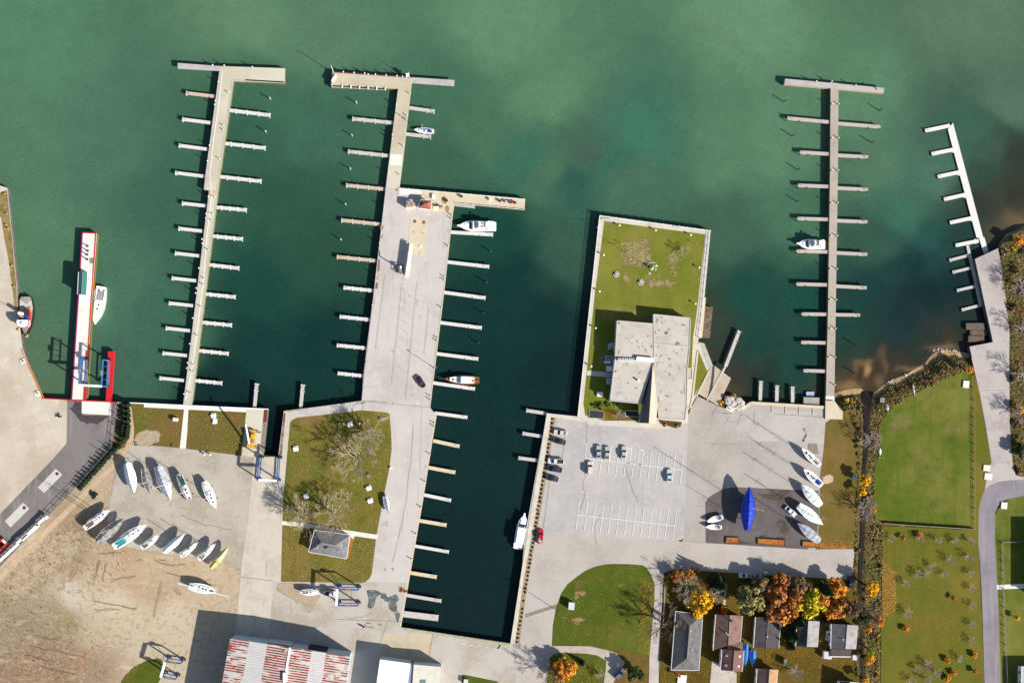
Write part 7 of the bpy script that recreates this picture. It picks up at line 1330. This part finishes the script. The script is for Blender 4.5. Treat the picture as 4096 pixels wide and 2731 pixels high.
def trunk_me(r, h, m):
    b = MB(); b.tube((0, 0, -.2), (.03*h, .02*h, h*.55), r, r*.75, 7); b.tube((.03*h, .02*h, h*.55), (0, 0, h), r*.75, r*.4, 7); b.tube((.02*h, 0, h*.6), (.3*h, .1*h, h*1.05), r*.5, r*.2, 5); b.tube((.02*h, 0, h*.65), (-.25*h, .18*h, h*1.1), r*.5, r*.2, 5); b.tube((0, 0, h*.6), (.02*h, -.3*h, h*1.05), r*.45, r*.2, 5)
    me = bpy.data.meshes.new('trunk'); me.from_pydata(b.v, [], b.f); me.materials.append(m); me.update(); return me
TR, TRB, TRG = trunk_me(.035, .42, bark_d), trunk_me(.034, .3, bark), trunk_me(.03, .25, bark_g)
def child(name, me, parent, loc=(0, 0, 0), sc=(1, 1, 1), rz=0, ms=None):
    o = bpy.data.objects.new(name, me); COL.objects.link(o); o.parent = parent; o.location = loc; o.scale = sc; o.rotation_euler = (0, 0, rz)
    if ms:
        for i, m in enumerate(ms): o.material_slots[i].link = 'OBJECT'; o.material_slots[i].material = m
    return o
def leafy(pos, rpx, col, label, hgt=None, group='autumn trees by the houses', name='tree', flat=.95):
    rr = rpx*S; hgt = hgt or rr*2.0; zc = hgt-rr*.75; p = P(*pos, zc); p.z = 0; t = thing(name, label, 'tree', p, 0, group)
    child('trunk', TR, t, sc=(zc/.42,)*3); child('crown', random.choice(CROWN), t, (0, 0, zc), (rr, rr*random.uniform(.9, 1.1), rr*flat), random.uniform(0, 6), LF[col]); return t
def spruce(pos, rpx, label, hgt, group='evergreens by the houses', col='dark'):
    rr = rpx*S; p = P(*pos, hgt*.4); p.z = 0; t = thing('spruce_tree', label, 'tree', p, 0, group); child('trunk', TR, t, sc=(hgt*.9,)*3); child('crown', random.choice(SPRUCE), t, (0, 0, .3), (rr, rr, hgt/2.7), random.uniform(0, 6), LF[col]); return t
def bare(pos, hgt, label, group='bare trees', me=None, wide=1.0, tr=None, rz=None):
    p = P(*pos); t = thing('bare_tree', label, 'tree', p, 0, group); child('trunk', tr or TRB, t, sc=(hgt,)*3); child('crown', me or random.choice(BARE), t, (0, 0, 0), (hgt*wide, hgt*wide, hgt), random.uniform(0, 6) if rz is None else rz); return t
B1 = 'big bare trees on the lawn'
bare((1484, 1744), 11, 'pale bare tree at the top right of the big lawn', B1, BARE[0], 1.35); bare((1428, 1832), 12, 'pale bare tree in the middle of the big lawn', B1, BARE[1], 1.4)
bare((1335, 2052), 11, 'pale bare tree just above the small hip roofed building', B1, BARE[2], 1.35); bare((1212, 2058), 11, 'pale bare tree at the lower left edge of the big lawn', B1, BARE[0], 1.4, rz=2)
bare((2745, 2345), 10, 'bare grey tree beside the top of the driveway', 'bare trees by the houses', BARE[1], 1.0); bare((2655, 2494), 13, 'bare dark tree over the left edge of the long bungalow', 'bare trees by the houses', DBARE[0], 1.1, TRG)
bare((2190, 2682), 11, 'bare tree on the lower lawn casting twig shadows on the road', 'bare trees by the houses', DBARE[0], .9, TRG); bare((2728, 1006), 4.5, 'small bare reddish tree on the club lawn', 'small bare trees on the club point', SBARE[0], 1.1, TRG); bare((2472, 1662), 4, 'bare shrubby tree in the bed below the clubhouse', 'small bare trees on the club point', SBARE[1], 1.3, TRG)
bare((3470, 1752), 7, 'grey bare tree over the upper ditch', 'bare trees along the ditch', SBARE[0], 1.2, TRG); bare((3447, 2040), 8, 'grey pink bare tree over the middle of the ditch', 'bare trees along the ditch', SBARE[1], 1.3, TRG); bare((3441, 2437), 11, 'dense grey purple bare tree right of the orange trees', 'bare trees along the ditch', DBARE[0], 1.1, TRG)
bare((3175, 2680), 6, 'bare tree on the leaf strewn lower yard', 'bare trees by the houses', SBARE[0], 1.1, TRG); bare((2400, 2696), 4, 'small grey bare tree on the lower lawn', 'bare trees by the houses', SBARE[1], 1.2, TRG); bare((2860, 2372), 7, 'bare grey tree in the middle of the yellow maple', 'bare trees by the houses', SBARE[0], 1.0, TRG); bare((3150, 2330), 9, 'thin bare tree behind the rusty orange tree', 'bare trees by the houses', DBARE[0], 1.0, TRG)
leafy((2796, 2412), 64, 'yellow', 'bright yellow orange maple above the long bungalow', 9); leafy((3011, 2394), 72, 'olive', 'broad olive tan tree below the two white sedans', 11); leafy((3040, 2340), 48, 'brown', 'dark brown thin tree under the grey white sedan', 8)
leafy((3133, 2422), 82, 'rust', 'rusty orange tree between the olive and the yellow tree', 11); leafy((3250, 2418), 72, 'lemon', 'bright lemon yellow tree above the narrow house', 10); leafy((3350, 2352), 50, 'orange', 'orange tree at the end of the road', 8); leafy((3350, 2428), 56, 'rust', 'reddish brown tree above the rightmost grey house', 8); leafy((3320, 2458), 26, 'orange', 'small orange tree at the left foot of the reddish one', 6)
leafy((3120, 2330), 46, 'rust', 'dark russet tree along the road behind the rusty one', 8); leafy((3210, 2340), 48, 'brown', 'brown thin crowned tree along the road', 8); leafy((3492, 2355), 36, 'yellow', 'golden yellow tree right of the ditch', 8, 'trees along the ditch'); leafy((3519, 2484), 27, 'orange', 'small orange tree right of the ditch', 6, 'trees along the ditch'); leafy((3478, 2634), 26, 'yellow', 'low golden tree near the lower ditch', 5, 'trees along the ditch'); leafy((3487, 2602), 22, 'lime', 'lime green shrubby tree near the lower ditch', 5, 'trees along the ditch'); leafy((3458, 2484), 30, 'green', 'dark green tree beside the grey purple bare one', 6, 'trees along the ditch'); leafy((3478, 2512), 20, 'orange', 'orange bush tree below the dark green one', 4, 'trees along the ditch'); leafy((3465, 2722), 18, 'yellow', 'yellow tree at the lower end of the ditch', 5, 'trees along the ditch')
leafy((3460, 1920), 30, 'yellow', 'golden yellow tree at the upper ditch beside the pale green box', 6, 'trees along the ditch'); leafy((3450, 1965), 22, 'yellow', 'low golden tree just below the upper golden one', 4.5, 'trees along the ditch'); leafy((3492, 2040), 16, 'orange', 'narrow orange tree on the field side of the ditch', 4, 'trees along the ditch'); leafy((3880, 1480), 20, 'orange', 'small orange tree at the top of the field fence', 5, 'trees along the shore')
leafy((2262, 2668), 52, 'orange', 'orange maple on the lower lawn left of the gravel drive', 8); leafy((2240, 2700), 34, 'rust', 'russet tree at the lower left of the orange maple', 6); leafy((2541, 2694), 42, 'green', 'round dark green tree below the curved gravel drive', 7); leafy((2712, 2700), 14, 'rust', 'small russet tree below the long bungalow', 3)
for q, r_p, h_, lb in (((2882, 2342), 38, 10, 'dark spruce right of the yellow maple'), ((2868, 2318), 30, 9, 'dark spruce at the roadside above the yellow maple'), ((3305, 2366), 36, 10, 'dark spruce between lemon and orange trees'), ((3195, 2490), 36, 10, 'tall dark spruce left of the narrow house'), ((3175, 2545), 34, 9, 'dark spruce between the dark house and the narrow house'), ((3165, 2585), 22, 7, 'lowest dark spruce below the dark roofed house gap'), ((3302, 2484), 18, 6, 'small spruce left of the rightmost grey house'), ((2330, 2652), 16, 4, 'small dark conifer on the lower lawn'), ((2995, 2400), 26, 7, 'blue green spruce under the olive tree'), ((2915, 2475), 20, 6, 'dark spruce at the top of the brown house roof')): spruce(q, r_p, lb, h_)
leafy((2704, 2302), 30, 'rust', 'orange brown tree at the left end of the row along the road', 5); leafy((2760, 2292), 28, 'rust', 'low russet tree at the roadside left of the spruces', 4); leafy((2792, 2278), 12, 'orange', 'small bright orange bush tree at the roadside', 2.5); leafy((2898, 2440), 20, 'orange', 'small orange tree on the path above the brown house', 3)
leafy((3085, 2372), 34, 'rust', 'dark russet tree between the olive and rusty trees', 7); leafy((3195, 2385), 40, 'rust', 'russet tree behind the lemon yellow one', 8); leafy((3410, 2440), 34, 'brown', 'brown tree above the right corner of the grey house', 7)
leafy((3300, 2400), 30, 'orange', 'orange tree squeezed between the lemon and reddish trees', 8)
k = 0
for pts in (((506, 1616), (506, 1700), (500, 1745)), ((500, 1750), (478, 1788), (455, 1806)), ((450, 1812), (325, 1952))):
    n = {0: 9, 1: 5, 2: 13}[k]
    for i in range(n):
        u = i/max(1, n-1)*(len(pts)-1); j = min(int(u), len(pts)-2); q = lp(pts[j], pts[j+1], u-j)
        for sd in ((-8, 0), (8, 3)) if k == 0 else ((-2, -2),):
            t = thing('hedge_conifer', ['pointed conifer in the double hedge below the lift pier', 'pointed conifer in the bend of the hedge', 'pointed conifer in the slanting hedge beside the black road'][k], 'conifer', P(q[0]+sd[0], q[1]+sd[1]), 0, ['conifers of the double hedge', 'conifers in the hedge bend', 'conifers of the slanting hedge'][k])
            child('foliage', CONE[0], t, sc=(1.15, 1.15, random.uniform(.8, 1.15)), rz=random.uniform(0, 6), ms=LF['dark'])
    k += 1
def shrub(pos, r, col, label, group, h=.9, z=0):
    z = z or zland(*pos); t = thing('shrub', label, 'shrub', P(*pos, z), 0, group); child('foliage', random.choice(SHRUB), t, (0, 0, r*h*.4), (r, r, r*h), random.uniform(0, 6), LF[col]); child('stem', TRG, t, sc=(r*1.2,)*3); return t
n = 55
for i in range(n):
    q = lp((2211, 1676), (2068, 2565), i/(n-1))
    if 46 > i > 42 and i % 2: continue
    shrub((q[0]+.5, q[1]), .62, 'black', f'round dark clipped shrub, {ordinal(i)} from the top of the planter row', 'clipped shrubs in the long planter', 1.0)
def inpoly(x, y, pts):
    c = False; j = len(pts)-1
    for i in range(len(pts)):
        if (pts[i][1] > y) != (pts[j][1] > y) and x < (pts[j][0]-pts[i][0])*(y-pts[i][1])/(pts[j][1]-pts[i][1])+pts[i][0]: c = not c
        j = i
    return c
def rnd(pts):
    xs = [p[0] for p in pts]; ys = [p[1] for p in pts]
    while 1:
        x, y = random.uniform(min(xs), max(xs)), random.uniform(min(ys), max(ys))
        if inpoly(x, y, pts): return x, y
DW = [(3385, 1590), (3430, 1580), (3448, 1640), (3452, 1800), (3440, 1900), (3436, 2100), (3428, 2330), (3434, 2731), (3424, 2731), (3415, 2340), (3425, 2050), (3432, 1850), (3420, 1700), (3390, 1640), (3360, 1620)]
DE = [(3495, 1600), (3545, 1570), (3560, 1640), (3520, 1700), (3510, 1790), (3498, 1900), (3500, 2090), (3530, 2110), (3524, 2330), (3518, 2731), (3460, 2731), (3456, 2330), (3466, 2100), (3466, 1900), (3478, 1760), (3486, 1660)]
SH = [(3500, 1596), (3560, 1550), (3625, 1524), (3712, 1474), (3745, 1436), (3780, 1422), (3850, 1430), (3872, 1470), (3850, 1484), (3728, 1538), (3632, 1587), (3560, 1640)]
ES = [(4042, 1336), (4010, 1180), (3998, 1000), (4040, 955), (4100, 925), (4180, 930), (4180, 1900), (4096, 1905), (4064, 1880), (4052, 1700), (4042, 1430)]
for poly, nn, cols, where, gp in ((DW, 30, ('brown', 'sage', 'brown', 'sage', 'green', 'gold'), 'on the left bank of the ditch', 'left bank shrubs'), (DE, 50, ('brown', 'russet', 'sage', 'brown', 'gold', 'brown', 'grey'), 'on the field side of the ditch', 'right bank shrubs'), (SH, 40, ('brown', 'sage', 'brown', 'sage', 'russet'), 'in the shore scrub above the field', 'shore scrub shrubs'), (ES, 56, ('brown', 'sage', 'olive', 'green', 'russet', 'grey', 'brown', 'gold'), 'in the thicket right of the jetty', 'right thicket shrubs')):
    for i in range(nn):
        cl = random.choice(cols); adj = {'brown': 'dry brown', 'olive': 'olive green', 'green': 'dark green', 'lemon': 'yellow green', 'rust': 'rust coloured', 'orange': 'orange', 'grey': 'bare grey', 'sage': 'dull olive', 'russet': 'russet', 'gold': 'golden'}[cl]
        shrub(rnd(poly), random.uniform(.5, 1.3) if poly is not ES else random.uniform(.7, 2.2), cl, f'{adj} shrub {where}', f'{adj} {gp}', random.uniform(.7, 1.3))
for q, h_, lb in (((4075, 1150), 9, 'bare tree in the upper right thicket'), ((4085, 1500), 9, 'bare tree in the middle of the right thicket'), ((4070, 1660), 8, 'bare tree in the lower right thicket'), ((4080, 1320), 8, 'bare tree behind the jetty')): bare(q, h_, lb, 'bare trees in the right thicket', SBARE[0], 1.1, TRG)
leafy((4075, 965), 24, 'orange', 'orange bush tree at the top of the right thicket', 4, 'trees along the shore'); leafy((4080, 1800), 36, 'green', 'green tree at the lower end of the right thicket', 5, 'trees along the shore'); leafy((4085, 1640), 18, 'yellow', 'yellow bush tree in the right thicket', 4, 'trees along the shore')
for q, r_p, col, lb in (((2400, 1622), 20, 'hedge', 'clipped green hedge left of the clubhouse bed'), ((2375, 1625), 16, 'hedge', 'left end of the green hedge below the clubhouse'), ((2430, 1618), 18, 'hedge', 'right end of the green hedge below the clubhouse'), ((2462, 1612), 14, 'green', 'dark green shrub against the lower clubhouse wall'), ((1610, 2357), 12, 'rust', 'dry russet shrub beside the dock on the left channel bank'), ((1622, 2362), 9, 'brown', 'small brown shrub beside the russet one on the channel bank'), ((3385, 1600), 16, 'lemon', 'yellow green bush at the foot of the plank pier'), ((690, 1780), 9, 'brown', 'dark brown bush at the lower edge of the left lawn'), ((2905, 1590), 14, 'rust', 'rust coloured bush above the white rocks'), ((2880, 1612), 12, 'orange', 'orange leaved bush left of the white rocks'), ((2930, 1585), 12, 'olive', 'olive bush between ramp and white rocks'), ((2660, 1700), 12, 'rust', 'reddish shrub in the bed below the right clubhouse wing'), ((2710, 1705), 12, 'olive', 'olive shrub at the right end of that bed')): shrub(q, r_p*S, col, lb, None, .8)
# white rocks by the ramp
for i in range(26):
    q = rnd([(2893, 1600), (2905, 1587), (2935, 1592), (2965, 1600), (2970, 1630), (2950, 1640), (2915, 1622)]); r = random.uniform(.7, 1.5); b = MB(); b.ball((0, 0, r*.2), r, 7, sq=(1, random.uniform(.7, 1), .5))
    for v in b.v: v *= random.uniform(.88, 1.1)
    tag(b.build('rock', mat('white_rock', A(220, 209, 200), [(A(192, 180, 170), .8, .45, .7)]), loc=P(*q)), 'pale boulder in the heap beside the boat ramp', 'rock', 'boulders beside the boat ramp')
for i in range(30):
    q = lp((3540, 1535), (3660, 1483), random.random()) if i < 16 else lp((3730, 1400), (3850, 1402), random.random()); r = random.uniform(.25, .5); b = MB(); b.ball((0, 0, 0), r, 6, sq=(1, .8, .6)); tag(b.build('rock', MATS['white_rock'], loc=P(q[0]+random.uniform(-8, 8), q[1]+random.uniform(-6, 6), -1.9)), 'small pale rock along the '+('beach' if i < 16 else 'upper right shore'), 'rock', 'rocks along the '+('beach' if i < 16 else 'upper right shore'))
t = thing('white_barge', 'white slab lying beside the boulders at the ramp', 'slab', P(2918, 1636)); MB().box((0, 0, .3), (2.6, 1.1, .5), R(-28)).build('body', white_paint, t); MB().box((-.2, .1, .58), (1.6, .5, .06), R(-28)).build('grating', steel_grey, t)
# orchard of small bare trees
ORCH = [(3558, 2150, 'grey'), (3614, 2150, 'rust'), (3676, 2150, 'grey'), (3744, 2157, 'grey'), (3816, 2162, 'grey'), (3876, 2164, 'grey'), (3870, 2222, 'grey'), (3796, 2236, 'grey'), (3724, 2262, 'grey'), (3668, 2294, 'grey'), (3704, 2296, 'grey'), (3772, 2292, 'grey'), (3878, 2292, 'grey'), (3616, 2332, 'grey'), (3882, 2352, 'grey'), (3816, 2392, 'rust'), (3882, 2418, 'grey'), (3626, 2450, 'grey'), (3884, 2496, 'grey'), (3624, 2516, 'orange'), (3882, 2558, 'grey'), (3898, 2620, 'orange'), (3790, 2640, 'orange'), (3836, 2628, 'grey'), (3664, 2672, 'grey'), (3706, 2654, 'grey'), (3740, 2684, 'grey'), (3816, 2690, 'orange'), (3900, 2684, 'rust'), (3640, 2714, 'grey'), (3700, 2712, 'grey'), (3790, 2712, 'orange'), (3680, 2140, 'orange')]
for x, y, cl in ORCH:
    if cl == 'grey': bare((x, y), random.uniform(2.6, 3.4), 'small bare grey tree on the lower right lawn', 'small bare trees on the lower right lawn', random.choice(SBARE), 1.25, TRG)
    else: leafy((x, y), 13 if cl == 'rust' else 16, cl, f'small {"orange" if cl == "orange" else "russet"} leaved tree on the lower right lawn', 2.3, f'small {cl} trees on the lower right lawn')
leafy((4070, 2470), 14, 'yellow', 'small yellow tree right of the loop road', 3, 'trees right of the loop road')
# ---------------------------------------------------------------- leaves and undergrowth
def scatter(name, zones, sz, mats, label, tilt=.25, z=.24, hz=.02):
    C_ = []
    for poly, n in zones:
        for _ in range(n): x, y = rnd(poly); zl = zland(x, y); p = P(x, y, zl); C_.append((p.x, p.y, zl+z+random.uniform(0, hz)))
    c = np.array(C_); n = len(c); nr = NP.normal(scale=tilt, size=(n, 3)); nr[:, 2] += 1; nr /= np.linalg.norm(nr, axis=1, keepdims=True); p, f = quads(c, nr, NP.uniform(.6, 1.3, n)*sz)
    o = bpy.data.objects.new(name, meshdata(name, p, f, NP.integers(0, len(mats), n), mats)); COL.objects.link(o); return tag(o, label, 'leaves' if 'leav' in name else 'undergrowth', kind='stuff')
BIG = [(1165, 1690), (1310, 1660), (1440, 1643), (1555, 1660), (1565, 1797), (1538, 1960), (1505, 2140), (1486, 2294), (1449, 2328), (1127, 2323), (1134, 2000)]
RND = [(2211, 2570), (2213, 2502), (2246, 2372), (2309, 2307), (2380, 2266), (2570, 2261), (2617, 2335), (2597, 2618)]
HY = [(2700, 2290), (3400, 2320), (3436, 2420), (3430, 2731), (2640, 2731), (2655, 2420)]
lf_t = [mat('dry_leaf_tan', A(206, 170, 118)), mat('dry_leaf_brown', A(160, 112, 76)), mat('dry_leaf_pale', A(226, 204, 158))]; lf_o = [mat('dry_leaf_orange', A(222, 150, 48)), mat('dry_leaf_gold', A(236, 184, 70)), MATS['dry_leaf_brown']]
scatter('fallen_leaves', [(BIG, 5200), ([(1130, 2110), (1400, 2150), (1500, 2160), (1486, 2294), (1449, 2328), (1127, 2323)], 1700), ([(755, 1650), (985, 1660), (966, 1820), (745, 1792)], 900), ([(530, 1620), (735, 1640), (719, 1790), (560, 1775)], 400)], .075, lf_t, 'tan fallen leaves strewn over the left lawns')
scatter('fallen_leaves', [(RND, 700), ([(2560, 2300), (2617, 2335), (2598, 2620), (2550, 2600)], 900), (HY, 5200), ([(2205, 2625), (2400, 2640), (2414, 2731), (2180, 2731)], 900), ([(3525, 2240), (3580, 2280), (3585, 2440), (3530, 2470)], 3000), ([(3530, 2110), (3890, 2125), (3930, 2731), (3525, 2731)], 1200), ([(3290, 2160), (3410, 2150), (3420, 2195), (3290, 2194)], 500)], .085, lf_o, 'golden fallen leaves over the yards and right lawns')
scatter('undergrowth', [(DW, 900), (DE, 1700), (SH, 1500), (ES, 2800)], .2, LF['brown']+LF['sage'], 'brown and olive undergrowth along ditch and shore', .5, .25, .3)
scatter('weeds', [([(0, 2310), (130, 2200), (290, 2080), (330, 2100), (340, 2160), (270, 2240), (190, 2330), (60, 2420), (0, 2440)], 500), ([(330, 2080), (420, 2000), (440, 2040), (390, 2170), (520, 2200), (500, 2320), (330, 2400), (150, 2480), (60, 2420)], 500), ([(0, 2400), (200, 2420), (330, 2500), (440, 2560), (430, 2731), (0, 2731)], 900)], .12, [mat('dry_weed', A(112, 92, 60)), mat('green_weed', A(104, 106, 52)), mat('brown_weed', A(96, 70, 48))], 'dry weeds scattered over the bare dirt', .5, .22, .15)
